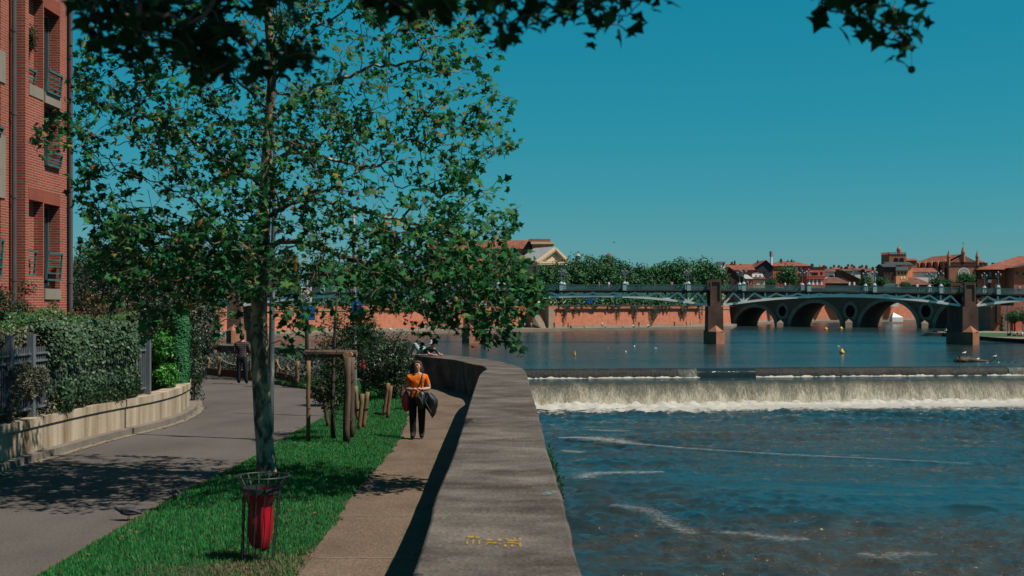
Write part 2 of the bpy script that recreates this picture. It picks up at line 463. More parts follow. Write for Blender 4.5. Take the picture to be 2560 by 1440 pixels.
# painted marks on the wall top
M_yel = mat('yellow_paint', [(.32, .19, .03), (.5, .33, .05)], 30, .8, 0)
M_teal = mat('teal_paint_smear', [(.11, .16, .15), (.17, .24, .22)], 14, .9, 0)
def mark(mb, px, py, w, h, D=None):
    p = G(px, py, 1.0); D = p.y; rx = w/2/F*D; ry = h/2*D*D/((EYE-1)*F); n = 10
    mb.poly([(p.x+rx*math.cos(2*math.pi*i/n)*(1+.2*noise.noise((px, i*2, 1))), p.y+ry*math.sin(2*math.pi*i/n)*(1+.2*noise.noise((py, i*2, 4))), 1.0055) for i in range(n)])
yc = [[(1178, 1344, 26, 4), (1192, 1345, 18, 4), (1168, 1358, 5, 9), (1183, 1356, 4, 14), (1198, 1357, 4, 11)],
      [(1224, 1351, 20, 4), (1222, 1358, 14, 3), (1236, 1359, 14, 3), (1216, 1362, 4, 5), (1249, 1351, 10, 7), (1250, 1361, 5, 3)],
      [(1267, 1349, 8, 4), (1286, 1348, 5, 4), (1300, 1349, 8, 6), (1282, 1353, 34, 3.5), (1278, 1358, 26, 3.5), (1263, 1366, 7, 7), (1280, 1366, 7, 6), (1300, 1363, 5, 13), (1292, 1361, 10, 2)]]
t = thing('painted_marking', 'faded yellow stencilled characters on the top of the river wall', 'marking', G(1235, 1358, 1.0))
for c in yc:
    mb = MB()
    for a in c: mark(mb, *a)
    mb.build('character', M_yel, t)
mb = MB()
for a in [(1372, 1234, 26, 8), (1385, 1231, 16, 6), (1362, 1237, 12, 5)]: mark(mb, *a)
tag(mb.build('paint_smear', M_teal, org=G(1374, 1234, 1.0)), 'small teal paint smear near the river edge of the wall top', 'smear')
# ---------------- water
WE = Vector((66, 8)).normalized(); WQ = Vector((WE.y, -WE.x)); W0 = Vector((2, 162.2))
def weir(u, s, z):
    p = W0+WE*u+WQ*s; return Vector((p.x, p.y, z))
def watermat(name, body, bump_big, bump_small, sx, sy, rough, dirt=None, foam=False):
    m, nt, b = _new(name)
    b.inputs['Roughness'].default_value = rough; b.inputs['IOR'].default_value = 1.33
    b.inputs['Specular IOR Level'].default_value = .5
    pos = coords(nt)
    v1 = coords(nt, (sx, sy, 1)); v2 = coords(nt, (sx*.18, sy*.18, 1)); v3 = coords(nt, (.026, .05, 1))
    f1 = nz(nt, v1, 1., 4, .62, .4); f2 = nz(nt, v2, 1., 4, .55, .5); f3 = nz(nt, v3, 1., 4, .6, .3)
    rp = ramp(nt, body, [.38, .5, .62] if len(body) == 3 else None); nt.links.new(f3, rp.inputs['Fac'])
    col = rp.outputs['Color']
    # patches of rougher chop
    ma = _n(nt, 'ShaderNodeMapRange'); ma.inputs[1].default_value = .4; ma.inputs[2].default_value = .62
    ma.inputs[3].default_value = .25; ma.inputs[4].default_value = 1.7; nt.links.new(f3, ma.inputs[0])
    mul = _n(nt, 'ShaderNodeMath', operation='MULTIPLY'); nt.links.new(f1, mul.inputs[0]); nt.links.new(ma.outputs[0], mul.inputs[1])
    b1 = _n(nt, 'ShaderNodeBump'); b1.inputs['Strength'].default_value = 1; b1.inputs['Distance'].default_value = bump_small
    b2 = _n(nt, 'ShaderNodeBump'); b2.inputs['Strength'].default_value = 1; b2.inputs['Distance'].default_value = bump_big
    nt.links.new(f2, b2.inputs['Height']); nt.links.new(b2.outputs['Normal'], b1.inputs['Normal'])
    nt.links.new(mul.outputs[0], b1.inputs['Height']); nt.links.new(b1.outputs['Normal'], b.inputs['Normal'])
    if foam:
        # aerated water: flecks everywhere, dense towards the foot of the weir
        sp = _n(nt, 'ShaderNodeVectorMath', operation='DOT_PRODUCT'); nt.links.new(pos, sp.inputs[0]); sp.inputs[1].default_value = (WQ.x, WQ.y, 0)
        sm = _n(nt, 'ShaderNodeMapRange'); s0 = WQ.dot(W0)
        sm.inputs[1].default_value = s0+12.5; sm.inputs[2].default_value = s0+23; sm.inputs[3].default_value = .52; sm.inputs[4].default_value = 0
        nt.links.new(sp.outputs['Value'], sm.inputs[0])
        vv = coords(nt, (1.0, 1.5, 1)); fa = nz(nt, vv, 1.6, 8, .75, .6)
        vw = coords(nt, (.05, .10, 1)); fb = nz(nt, vw, 1., 3, .6, .8)
        mb_ = _n(nt, 'ShaderNodeMapRange'); mb_.inputs[1].default_value = .5; mb_.inputs[2].default_value = .72
        mb_.inputs[3].default_value = 0; mb_.inputs[4].default_value = .10; nt.links.new(fb, mb_.inputs[0])
        ad = _n(nt, 'ShaderNodeMath', operation='ADD'); nt.links.new(fa, ad.inputs[0]); nt.links.new(sm.outputs[0], ad.inputs[1])
        ad2 = _n(nt, 'ShaderNodeMath', operation='ADD'); nt.links.new(ad.outputs[0], ad2.inputs[0]); nt.links.new(mb_.outputs[0], ad2.inputs[1])
        th = _n(nt, 'ShaderNodeMapRange'); th.inputs[1].default_value = .75; th.inputs[2].default_value = .88; nt.links.new(ad2.outputs[0], th.inputs[0])
        mx = _n(nt, 'ShaderNodeMix', data_type='RGBA'); nt.links.new(th.outputs[0], mx.inputs[0])
        nt.links.new(col, mx.inputs[6]); mx.inputs[7].default_value = (.27, .255, .23, 1); col = mx.outputs[2]
        rr = _n(nt, 'ShaderNodeMapRange'); rr.inputs[3].default_value = rough; rr.inputs[4].default_value = .9
        nt.links.new(th.outputs[0], rr.inputs[0]); nt.links.new(rr.outputs[0], b.inputs['Roughness'])
    nt.links.new(col, b.inputs['Base Color'])
    return m
M_pond = watermat('river_pond_water', [(.014, .032, .034), (.022, .042, .042), (.035, .045, .04)], .5, .035, .8, 1.5, .16)
M_river = watermat('river_tail_water', [(.014, .034, .038), (.028, .037, .035), (.056, .050, .038)], .0, .09, 3.6, 5.5, .07, foam=True)
mb = MB()
a0, a1 = weir(-60, .25, POND), weir(330, .25, POND)
mb.poly([a0, a1, (520, 720, POND), (-190, 720, POND)])
tag(mb.build('river_upstream', M_pond), 'calm teal river held back above the weir', 'river', kind='structure')
mb = MB()
mb.poly([weir(-60, .9, POOL), weir(-60, 8.05, POOL), weir(330, 8.05, POOL), weir(330, .9, POOL)])
tag(mb.build('weir_pool', M_pond), 'narrow shelf of water between the two steps of the weir', 'water', kind='structure')
mb = MB()
# real waves: many crossing wave trains, rougher in patches
wr = np.random.default_rng(11)
rows = [46.0]
while rows[-1] < 166.0: rows.append(rows[-1]+.24+.0026*(rows[-1]-46))
rows = np.array(rows); cols = np.arange(-3.0, 80.0, .27)
GX, GY = np.meshgrid(cols, rows); Z = np.zeros_like(GX); sl_ = np.zeros_like(GX)
def lowf(fx_, fy_, seed): return sum(np.sin(GX*fx_*a+GY*fy_*b+c) for a, b, c in np.random.default_rng(seed).normal(size=(9, 3))*np.array([1, 1, 3]))/3.2
patch = np.clip(.62+.42*lowf(.07, .11, 5)+.25*lowf(.2, .3, 6), .18, 1.5)
for q in range(84):
    lam = .62*(8/.62)**(wr.random()**1.35); th = -math.pi/2+wr.normal()*.8; kx, ky = math.cos(th)*2*math.pi/lam, math.sin(th)*2*math.pi/lam
    ph = wr.random()*6.283+.8*lowf(.15, .15, 100+q); w = kx*GX+ky*GY+ph
    A = .0165*lam**.5
    Z += A*(1-2*np.abs(np.sin(w/2))**1.0 if q % 3 == 0 else np.sin(w))*patch
Z += .05*lowf(.5, .7, 9)
ny_, nx_ = Z.shape; edge = np.clip((158-GY)/8, 0, 1); Z = Z*(.35+.65*edge)-.02
V = np.stack([GX.ravel(), GY.ravel(), RIVER+Z.ravel()], 1); ii = np.arange(ny_*nx_).reshape(ny_, nx_)
T_ = np.stack([ii[:-1, :-1].ravel(), ii[:-1, 1:].ravel(), ii[1:, 1:].ravel(), ii[1:, :-1].ravel()], 1)
tag(npmesh('river', V, T_, M_river, k=4, smooth=True), 'choppy dark teal river below the weir', 'river', kind='structure')
mb = MB(); zl = RIVER-.35
mb.poly([(-60, -40, zl), (400, -40, zl), weir(330, 11.5, zl), weir(-60, 11.5, zl)])
tag(mb.build('river_outer', M_river), 'outer sheet of the river below the weir', 'river', kind='structure')

def fallmat(name, cols, pos, sx, sz, zlo, zhi, zgain, rough=.35, seed=0., bump=.12):
    m, nt, b = _new(name)
    b.inputs['Roughness'].default_value = rough; b.inputs['Specular IOR Level'].default_value = .2
    g = coords(nt, (sx, sx*.3, sz)); mp = g.node; mp.inputs['Location'].default_value = (seed, 0, 0)
    f = nz(nt, g, 1., 7, .72, .25)
    g2 = coords(nt, (sx*.12, .1, sz*.3)); f2 = nz(nt, g2, 1., 4, .6)
    s = _n(nt, 'ShaderNodeSeparateXYZ'); nt.links.new(coords(nt), s.inputs[0])
    zr = _n(nt, 'ShaderNodeMapRange'); zr.inputs[1].default_value = zhi; zr.inputs[2].default_value = zlo; zr.inputs[3].default_value = -zgain; zr.inputs[4].default_value = zgain
    nt.links.new(s.outputs[2], zr.inputs[0])
    a = _n(nt, 'ShaderNodeMath', operation='ADD'); nt.links.new(f, a.inputs[0]); nt.links.new(zr.outputs[0], a.inputs[1])
    q = _n(nt, 'ShaderNodeMath', operation='MULTIPLY_ADD'); q.inputs[1].default_value = .7; nt.links.new(f2, q.inputs[0]); nt.links.new(a.outputs[0], q.inputs[2])
    q2 = _n(nt, 'ShaderNodeMath', operation='SUBTRACT'); nt.links.new(q.outputs[0], q2.inputs[0]); q2.inputs[1].default_value = .35
    r = ramp(nt, cols, pos); nt.links.new(q2.outputs[0], r.inputs['Fac']); nt.links.new(r.outputs['Color'], b.inputs['Base Color'])
    bumpit(nt, b, f, 1., bump)
    return m
M_fall = fallmat('cream_falling_water', [(.05, .052, .036), (.15, .135, .088), (.32, .28, .19), (.58, .53, .41)], [.30, .45, .58, .76], 8.5, 1.1, RIVER, POOL, .25)
M_sill = fallmat('dark_falling_water', [(.008, .011, .011), (.02, .02, .016), (.05, .042, .03), (.28, .26, .22)], [.36, .52, .72, .84], 4.2, 1.4, POOL, POND, .02, .5, 5., .2)
M_slide = fallmat('white_sliding_water', [(.02, .025, .024), (.07, .07, .06), (.3, .28, .24)], [.36, .52, .74], 3.2, 1.1, POOL, POND, .12, .5, 2.)
M_glass = fallmat('glassy_sliding_water', [(.01, .022, .026), (.016, .03, .034), (.03, .04, .04)], [.3, .5, .7], .7, .3, POOL, POND, .0, .12, 1., .05)
def sheet(name, m, u0, u1, prof, amp, label, cat='weir', du=.5, kind='structure', parent=None):
    mb = MB(); nu = int((u1-u0)/du)+1
    for i in range(nu+1):
        u = u0+(u1-u0)*i/nu
        for j, (s, z) in enumerate(prof):
            k = amp*noise.noise((u*1.1, j*.35, 7)) + amp*.6*noise.noise((u*3.7, j*.5, 2))
            if j == 0: k = 0
            mb.v.append(weir(u, s+k, z))
    J = len(prof)
    for i in range(nu):
        for j in range(J-1): mb.f.append([i*J+j, i*J+j+1, (i+1)*J+j+1, (i+1)*J+j]); mb.mi.append(0)
    o = mb.build(name, m, smooth=True); return tag(o, label, cat, kind=kind)
p1 = [(.1, POND+.004), (.35, POND-.03), (.6, POND-.14), (.85, POND-.42), (1.05, POND-.8), (1.15, POOL-.02)]
p2 = [(7.9, POOL+.004), (8.3, POOL-.02), (8.7, POOL-.14), (9.15, POOL-.5), (9.6, POOL-1.05), (10.0, POOL-1.7), (10.3, POOL-2.3), (10.5, RIVER-.1)]
U = lambda px, D: (PX(px, D)-W0.x)/WE.x
ua, ub, uc, ud = U(1692, 164), U(1740, 164), U(1885, 165), U(2520, 169)
sheet('weir_sill', M_sill, -60, ua, p1, .10, 'dark upper step of the weir with thin falling water')
sheet('weir_sill', M_slide, ua, ub, [(s+.12*(i > 1), z) for i, (s, z) in enumerate(p1)], .05, 'white sliding chute in the upper step of the weir')
sheet('weir_sill', M_glass, ub, uc, [(s+.12*(i > 1)+.02*i, z) for i, (s, z) in enumerate(p1)], .02, 'smooth glassy chute in the upper step of the weir')
sheet('weir_sill', M_sill, uc, ud, p1, .16, 'brown stony stretch of the upper step of the weir')
sheet('weir_sill', M_slide, ud, 330, [(s+.15*(i > 1), z) for i, (s, z) in enumerate(p1)], .14, 'white spill at the right end of the upper step beside the driftwood')
sheet('weir_fall', M_fall, -60, 330, p2, .10, 'cream curtain of water falling over the lower step of the weir', 'waterfall', .4)
# froth
M_froth = mat('white_froth', [(.42, .39, .33), (.62, .59, .53)], 1.8, .8, .6, 8)
def froth(name, u0, u1, s0, s1, z, h, du, rows, label, seed):
    nu = int((u1-u0)/du); V = []
    for i in range(nu+1):
        u = u0+(u1-u0)*i/nu
        e = .55+.6*noise.noise((u*.13, seed, 0))+.35*noise.noise((u*.7, seed, 4))
        for j in range(rows+1):
            t = j/rows; s = s0+(s1-s0)*t*max(.35, e)
            prof = (1-t)**1.2
            hh = h*prof*max(0, .55+.9*noise.noise((u*.9, s*.9, seed))+.7*noise.noise((u*2.9, s*2.9, seed+2)))-.22*t*t
            V.append(weir(u, s, z+hh))
    V = np.array([tuple(v) for v in V]); R = rows+1
    T = [(i*R+j, i*R+j+1, (i+1)*R+j+1, (i+1)*R+j) for i in range(nu) for j in range(rows)]
    o = npmesh(name, V, T, M_froth, k=4, smooth=True); return tag(o, label, 'foam', kind='stuff')
froth('froth', -30, 120, 10.25, 14.6, RIVER+.01, .45, .3, 12, 'thick white foam boiling along the foot of the lower weir step', 1.)
froth('froth_line', -30, 120, 1.0, 2.0, POOL+.01, .26, .3, 5, 'thin white foam line under the upper step of the weir', 8.)
# drifting foam trails
def foammat():
    m, nt, b = _new('drifting_foam'); b.inputs['Base Color'].default_value = (.26, .245, .225, 1); b.inputs['Roughness'].default_value = .9
    at = _n(nt, 'ShaderNodeAttribute'); at.attribute_name = 'edge'
    f = nz(nt, coords(nt, (1.6, 2.2, 1)), 1.5, 9, .9, .6)
    a = _n(nt, 'ShaderNodeMath', operation='MULTIPLY_ADD'); a.inputs[1].default_value = .36; nt.links.new(at.outputs['Fac'], a.inputs[0])
    f2 = _n(nt, 'ShaderNodeMath', operation='MULTIPLY'); f2.inputs[1].default_value = 1.5; nt.links.new(f, f2.inputs[0]); nt.links.new(f2.outputs[0], a.inputs[2])
    r = _n(nt, 'ShaderNodeMapRange'); r.inputs[1].default_value = 1.02; r.inputs[2].default_value = 1.42; nt.links.new(a.outputs[0], r.inputs[0])
    tr = _n(nt, 'ShaderNodeBsdfTransparent'); mx = _n(nt, 'ShaderNodeMixShader')
    nt.links.new(r.outputs[0], mx.inputs[0]); nt.links.new(tr.outputs[0], mx.inputs[1]); nt.links.new(b.outputs[0], mx.inputs[2])
    nt.links.new(mx.outputs[0], nt.nodes['Material Output'].inputs['Surface']); return m
M_foam = foammat()
def trail(pix, wid, label, dens=1.):
    pts = catmull([tuple(G(x, y, RIVER)) for x, y in pix], 6); V = []; E = []; F_ = []
    wid = [1.35*w for w in wid]; wd = np.interp(np.linspace(0, 1, len(pts)), np.linspace(0, 1, len(wid)), wid)
    off = [-1, -.5, 0, .5, 1]
    for i, p in enumerate(pts):
        t = (pts[min(i+1, len(pts)-1)]-pts[max(i-1, 0)]).normalized(); sd = Vector((-t.y, t.x, 0))
        for o in off:
            q = p+sd*o*wd[i]; V.append((q.x, q.y, RIVER+.10)); E.append((1-abs(o))*dens*(1 if 0 < i < len(pts)-1 else 0))
    for i in range(len(pts)-1):
        for j in range(4): F_.append((i*5+j, i*5+j+1, (i+1)*5+j+1, (i+1)*5+j))
    o = npmesh('foam_trail', np.array(V), F_, M_foam, k=4)
    at = o.data.attributes.new('edge', 'FLOAT', 'POINT'); at.data.foreach_set('value', np.array(E, dtype=np.float32))
    return tag(o, label, 'foam', kind='stuff')
trail([(1393, 1098), (1440, 1096), (1490, 1099), (1530, 1103), (1580, 1111), (1640, 1116)], [.5, 1.5, 3.4, 3.2, 1.6, .6], 'curling pale foam trail below the weir near the wall', 1.25)
trail([(1560, 1108), (1680, 1120), (1850, 1132), (2010, 1141), (2200, 1150), (2450, 1163)], [.8, 1.0, .8, .8, .6, .4], 'long thin foam line drifting right from the curling trail', 1.1)
trail([(1465, 1203), (1462, 1197), (1480, 1188), (1530, 1185), (1600, 1184), (1665, 1182)], [.8, 1.8, 2.2, 1.6, 1.8, .8], 'hook shaped foam trail in the middle of the river', 1.1)
trail([(1520, 1265), (1600, 1275), (1640, 1290), (1680, 1318), (1745, 1342)], [1.2, 2.2, 1.6, 2., 1.], 'broken foam streak slanting across the lower river', .95)
trail([(1770, 1334), (1860, 1338), (1950, 1350), (2030, 1352)], [.6, 1.8, 2.2, .8], 'short foam streak in the lower middle of the river', .95)
trail([(2140, 1385), (2200, 1396), (2260, 1388), (2350, 1392)], [.6, 2.4, 1.8, .5], 'foam fleck patch near the bottom right of the river', .95)
trail([(1400, 1128), (1430, 1131), (1460, 1135)], [.6, 1.8, .6], 'small foam patch close to the wall edge', 1.1)
trail([(1470, 1076), (1520, 1079), (1580, 1080)], [.5, 1.4, .5], 'faint foam streak just below the weir on the left', 1.1)
# ------------------------------------------------------------------ grass
M_grass = leafmat('grass_blades', [(.014, .16, .036), (.024, .25, .058), (.042, .33, .076), (.10, .33, .08), (.24, .21, .08)], .25, .55, .25, [0, .4, .7, .93, 1])
def blades(P, h, w, name, m, label, lean=.5):
    n = len(P); d = rvec(n); d[:, 2] = 0; d = unit(d); sd = np.stack([-d[:, 1], d[:, 0], np.zeros(n)], 1)
    top = P+np.array([0, 0, 1.])*h[:, None]+d*(h*lean*rng.random(n))[:, None]
    V = np.stack([P-sd*w[:, None], P+sd*w[:, None], top], 1).reshape(-1, 3)
    o = npmesh(name, V, np.arange(3*n).reshape(-1, 3), m); return tag(o, label, 'grass', kind='stuff')
def scatter_verge(n, y0, y1):
    y = y0+(y1-y0)*rng.random(n)**1.25
    L = np.array([atY(RR, v)+.09 for v in np.linspace(y0, y1, 200)]); R = np.array([atY(PL, v) for v in np.linspace(y0, y1, 200)])
    yi = np.linspace(y0, y1, 200); l = np.interp(y, yi, L); r = np.interp(y, yi, R)
    t = rng.random(n)
    wob = np.array([.14*noise.noise((v*1.3, 0, 0))+.11*noise.noise((v*4.1, 3, 0)) for v in y])
    x = l-.03+(r+wob*.9+.03-l)*t
    z = .012+.04*np.minimum(t, 1-t)*2
    return np.stack([x, y, z], 1)
P = scatter_verge(150000, 11.5, 33.4)
# worn patches near the bin
bare = np.exp(-((P[:, 0]+2.75)**2/.35+(P[:, 1]-13.6)**2/.45))+.8*np.exp(-((P[:, 0]+3.6)**2/.5+(P[:, 1]-13.2)**2/.2))
nn_ = np.array([noise.noise((p[0]*1.4, p[1]*1.1, 0)) for p in P[::1]])
keep = (rng.random(len(P)) > bare*.8+np.clip(nn_*.5-.15, 0, .4))
P = P[keep]
blades(P, .026+.04*rng.random(len(P))+.014*np.clip(nn_[keep], -1, 1), .004+.004*rng.random(len(P)), 'grass', M_grass, 'short bright green grass on the verge between lane and footpath')
M_drygrass = leafmat('dry_grass', [(.16, .11, .05), (.22, .17, .08), (.1, .09, .03)], .1, .7)
q = np.stack([-2.75+.5*rng.normal(size=5000), 13.5+.5*rng.normal(size=5000), np.full(5000, .03)], 1); q = q[(q[:, 0] < -2.2)]
blades(q, .02+.03*rng.random(len(q)), .004+.003*rng.random(len(q)), 'dry_grass', M_drygrass, 'dry straw coloured grass round the foot of the litter bin', 1.5)
# grass in the planted bed
n = 26000; y = 33.2+rng.random(n)*16
l = np.array([min(p.x for p in RR if abs(p.y-v) < .8) if any(abs(p.y-v) < .8 for p in RR) else -5 for v in np.linspace(33.2, 49.2, 60)]); r = np.array([atY(PL, v) for v in np.linspace(33.2, 49.2, 60)])
yi = np.linspace(33.2, 49.2, 60); l = np.interp(y, yi, l)+.25; r = np.interp(y, yi, r); t = rng.random(n)
P = np.stack([l+(r-l)*t, y, np.full(n, .08)], 1)
blades(P, .06+.10*rng.random(n), .006+.006*rng.random(n), 'bed_grass', M_grass, 'longer green grass filling the bed behind the raised kerb')

# ------------------------------------------------------------------ low boundary wall with fence and hedges
M_lwall = mat('stained_render', [(.24, .165, .105), (.40, .315, .22), (.56, .46, .345), (.62, .53, .41)], 1.0, .9, .25, 14, (2.2, 2.2, .22), .12, fine=.2, finescale=40, pos=[.32, .46, .58, .7])
M_iron = mat('grey_painted_iron', [(.13, .155, .18), (.175, .2, .225)], 4, .5, 0, spec=.4)
WB = [p for p in offset2(KB, .36)]
WB = resample(WB, 90)
mb = MB()
def wallstrip(mb, line, off0, off1, z0, z1):
    a = offset2(line, off0); b = offset2(line, off1); k = len(mb.v); n = len(line)
    for p, q in zip(a, b): mb.v += [Vector((p.x, p.y, z0)), Vector((p.x, p.y, z1)), Vector((q.x, q.y, z1)), Vector((q.x, q.y, z0))]
    for i in range(n-1):
        for j in range(3): mb.f.append([k+4*i+j, k+4*i+4+j, k+4*i+5+j, k+4*i+1+j]); mb.mi.append(mb.cur)
t = thing('boundary_wall', 'low pale stained garden wall with coping along the lane', 'wall', (-8.7, 21, 0))
wallstrip(mb, WB, 0, .3, -.05, .58); mb.build('wall_base', M_lwall, t)
mb = MB(); wallstrip(mb, WB, -.035, .34, .583, .74); mb.build('coping', M_lwall, t)
FL = offset2(WB, .16)
FLy = [(p.x, p.y) for p in FL]
def fx(y): return atY(FLy, y)
t = thing('iron_fence', 'grey iron picket fence standing on the low garden wall', 'fence', (fx(22), 22, .74))
mb = MB(); pts = [p for p in FL if 8 < p.y < 29.25]; pts = resample(pts, 200)
for p in pts: mb.bar((p.x, p.y, .86), (p.x, p.y, 2.02), .028, .028)
mb.build('picket_panel', M_iron, t)
for z in (.9, 1.76, 1.90):
    mb = MB(); q = resample(pts, 40)
    for a, b in zip(q, q[1:]): mb.bar((a.x+.02, a.y, z), (b.x+.02, b.y, z), .05, .035)
    mb.build('rail', M_iron, t)
for y in (12, 15, 18, 20.4, 22.55, 23.5, 28.45, 29.25):
    mb = MB(); x = fx(y)+.02; mb.box(x-.06, x+.06, y-.06, y+.06, .74, 2.26 if y < 28 else 2.05); mb.build('post', M_iron, t)

M_hedge = leafmat('hedge_leaves', [(.022, .06, .026), (.04, .105, .042), (.065, .155, .065), (.12, .2, .10), (.16, .105, .05)], .2, .55, .3, [0, .35, .7, .93, 1])
M_hedge2 = leafmat('hedge_top_leaves', [(.03, .10, .025), (.05, .16, .036), (.10, .2, .048), (.24, .14, .055)], .25, .45, .35, [0, .5, .9, 1])
M_greyleaf = leafmat('dusty_leaves', [(.075, .08, .045), (.125, .125, .075), (.18, .165, .105), (.06, .09, .038)], .2, .55)
def volume(n, f):
    """rejection free: f(u rows of 3 randoms)->points,normals"""
    return f(rng.random((n, 3)))
t = thing('hedge', 'dense dark green hedge bulging over the low garden wall', 'hedge', (fx(26), 26, .7))
def hf(u):
    y = 24.2+(28.5-24.2)*u[:, 0]; a = (u[:, 1]-.28)*np.pi*1.0
    z0, z1 = .66, 2.42
    zc = (z0+z1)/2; hz = (z1-z0)/2*(1+.05*np.sin(y*3.1)); hx = .62*(1+.12*np.sin(y*2.3+1))*np.clip(np.minimum((y-24.0)/.35, (28.8-y)/.5), .3, 1)
    s = lambda v: np.sign(v)*np.abs(v)**.55
    rr = 1-.28*u[:, 2]**2
    x = np.array([fx(v) for v in y])-.17+s(np.cos(a))*hx*.66*rr; z = zc+s(np.sin(a))*hz*rr
    lump = np.array([noise.noise((p*1.7, q*1.7, 3)) for p, q in zip(y, z)])
    x += .09*lump
    N = np.stack([np.cos(a), -.35+0*a, np.sin(a)], 1)
    return np.stack([x, y, z], 1), N
c, N = volume(15000, hf)
foliage('foliage', c, N, .055+.05*rng.random(len(c)), M_hedge, t, .75)
def hf3(u):
    y = 16+(29.5-16)*u[:, 0]; x = np.array([fx(v) for v in y])-.55-.5*(u[:, 1]-.5); top = 2.46+.12*np.sin(y*1.3)+.08*np.sin(y*4.7)+.05*(y-20)*.2
    z = top-1.75*u[:, 2]**2.2
    return np.stack([x, y, z], 1), np.stack([.6+0*x, -.3+0*x, .8+0*x], 1)
c, N = volume(15000, hf3)
foliage('foliage', c, N, .05+.05*rng.random(len(c)), M_hedge2, t, .9)
def hf4(u):
    y = 17+(24.6-17)*u[:, 0]; x = np.array([fx(v) for v in y])-.12-.3*u[:, 1]; z = .75+1.6*u[:, 2]
    return np.stack([x, y, z], 1), np.stack([.8+0*x, -.4+0*x, .4+0*x], 1)
c, N = volume(13000, hf4); nzv = np.array([noise.noise((p[1]*1.6, p[2]*1.6, 1)) for p in c]); c = c[nzv > -.3]
foliage('foliage', c, N[:len(c)], .045+.045*rng.random(len(c)), M_greyleaf, t, .9)
def hf6(u):
    y = 14+(31.5-14)*u[:, 0]; x = np.array([fx(v) for v in y])-.85-.35*u[:, 1]; z = .3+2.0*u[:, 2]
    return np.stack([x, y, z], 1), np.stack([.8+0*x, -.4+0*x, .4+0*x], 1)
c, N = volume(15000, hf6); foliage('foliage', c, N, .08+.06*rng.random(len(c)), M_hedge, t, .8)
# sprays through the fence
def hf5(u):
    y = 22.2+2.4*u[:, 0]; x = np.array([fx(v) for v in y])+.02+.16*u[:, 1]; z = .75+1.0*u[:, 2]
    return np.stack([x, y, z], 1), np.stack([.9+0*x, -.4+0*x, .2+0*x], 1)
c, N = volume(5000, hf5); nzv = np.array([noise.noise((p[1]*2.1+5, p[2]*1.8, 1)) for p in c]); c = c[nzv > .06]
foliage('foliage', c, N[:len(c)], .04+.04*rng.random(len(c)), M_greyleaf, t, .9)

def shrub(name, label, cat, ctr, rad, n, size, m, K=40, cr=.3, stem=None, jitter=.8, shell=.75, base=None):
    ctr = np.array(ctr, float); b = (ctr[0], ctr[1], base if base is not None else ctr[2]-rad[2])
    t = thing(name, label, cat, b)
    c, N = clumps(ctr, rad, K, max(1, n//K), cr, shell)
    c[:, 2] = np.maximum(c[:, 2], b[2]+.02)
    foliage('foliage', c, N, size*(.7+.6*rng.random(len(c))), m, t, jitter)
    if stem:
        mb = MB()
        for k in range(stem[1]):
            a = rng.random()*6.28; e = ctr+np.array([math.cos(a)*rad[0]*.55, math.sin(a)*rad[1]*.55, rad[2]*(.1+.6*rng.random())])
            s0 = Vector((b[0]+.15*rad[0]*math.cos(a), b[1]+.1*math.sin(a), b[2])); e = Vector(e); md = s0.lerp(e, .5)+Vector((rng.normal()*.06, 0, .1*rad[2]))
            mb.tube([s0, md, e], [stem[2], stem[2]*.75, stem[2]*.3], 5)
        mb.build('stem', stem[0], t)
    return t
M_bark = mat('dark_bark', [(.05, .04, .03), (.1, .085, .065)], 6, .9, .5, 30, (1, 1, .3))
M_bright = leafmat('bright_leaves', [(.04, .24, .03), (.07, .34, .04), (.13, .42, .06), (.03, .14, .025)], .3, .4)
M_conif = leafmat('conifer_scales', [(.016, .12, .036), (.024, .17, .05), (.036, .22, .065), (.2, .10, .04)], .15, .6, .2, [0, .45, .97, 1])
M_darkl = leafmat('dark_leaves', [(.016, .045, .018), (.028, .075, .028), (.045, .10, .038), (.075, .07, .04)], .2, .45)
M_olive = leafmat('olive_grey_leaves', [(.034, .05, .026), (.06, .075, .042), (.10, .11, .066), (.15, .145, .105), (.035, .08, .03)], .15, .5, .4, [0, .4, .8, .93, 1])
M_redtip = leafmat('red_tipped_leaves', [(.03, .075, .022), (.05, .09, .03), (.13, .075, .03), (.26, .10, .04)], .25, .5)
M_shrubg = leafmat('glossy_green_leaves', [(.012, .035, .012), (.02, .06, .018), (.035, .085, .025), (.08, .03, .02)], .2, .55, .2, [0, .5, .96, 1])
shrub('shrub', 'bright lime green shrub beside the clipped conifer on the low wall', 'shrub', (PX(407, 31.6)+.0, 31.6, 1.3), (.28, .35, .75), 3400, .085, M_bright, 26, .18, (M_bark, 4, .015), base=.7)
# clipped conifer column
D = 33.4; cx = PX(450, D); n = 14000
t = thing('conifer', 'clipped bright green conifer column at the end of the garden wall', 'conifer', (cx, D, .6))
a = rng.random(n)*6.283; z = .5+2.15*rng.random(n)**.9; r = .255*(1-.25*np.clip((z-2.3)/.4, 0, 1)**2)*(.86+.16*rng.random(n))*(1+.06*np.sin(z*7+a*2))
c = np.stack([cx+r*np.cos(a)*.95, D+r*1.5*np.sin(a), z], 1); N = np.stack([np.cos(a), np.sin(a), .5+0*a], 1)
foliage('foliage', c, N, .045+.03*rng.random(n), M_conif, t, .5, droop=-1.0)
mb = MB(); mb.tube([(cx, D, .55), (cx, D, 2.3)], [.04, .02], 6); mb.build('trunk', M_bark, t)
shrub('shrub', 'dark shrub right of the clipped conifer at the lane bend', 'shrub', (PX(484, 35.2)-.05, 35.4, 1.25), (.22, .5, 1.15), 4200, .06, M_darkl, 34, .16, (M_bark, 5, .014), base=.15)
shrub('shrub', 'dark mound of leaves between conifer and fence end', 'shrub', (PX(385, 33.6), 33.8, 1.5), (.7, .7, 1.25), 6500, .075, M_darkl, 46, .24, (M_bark, 6, .02), base=.4)
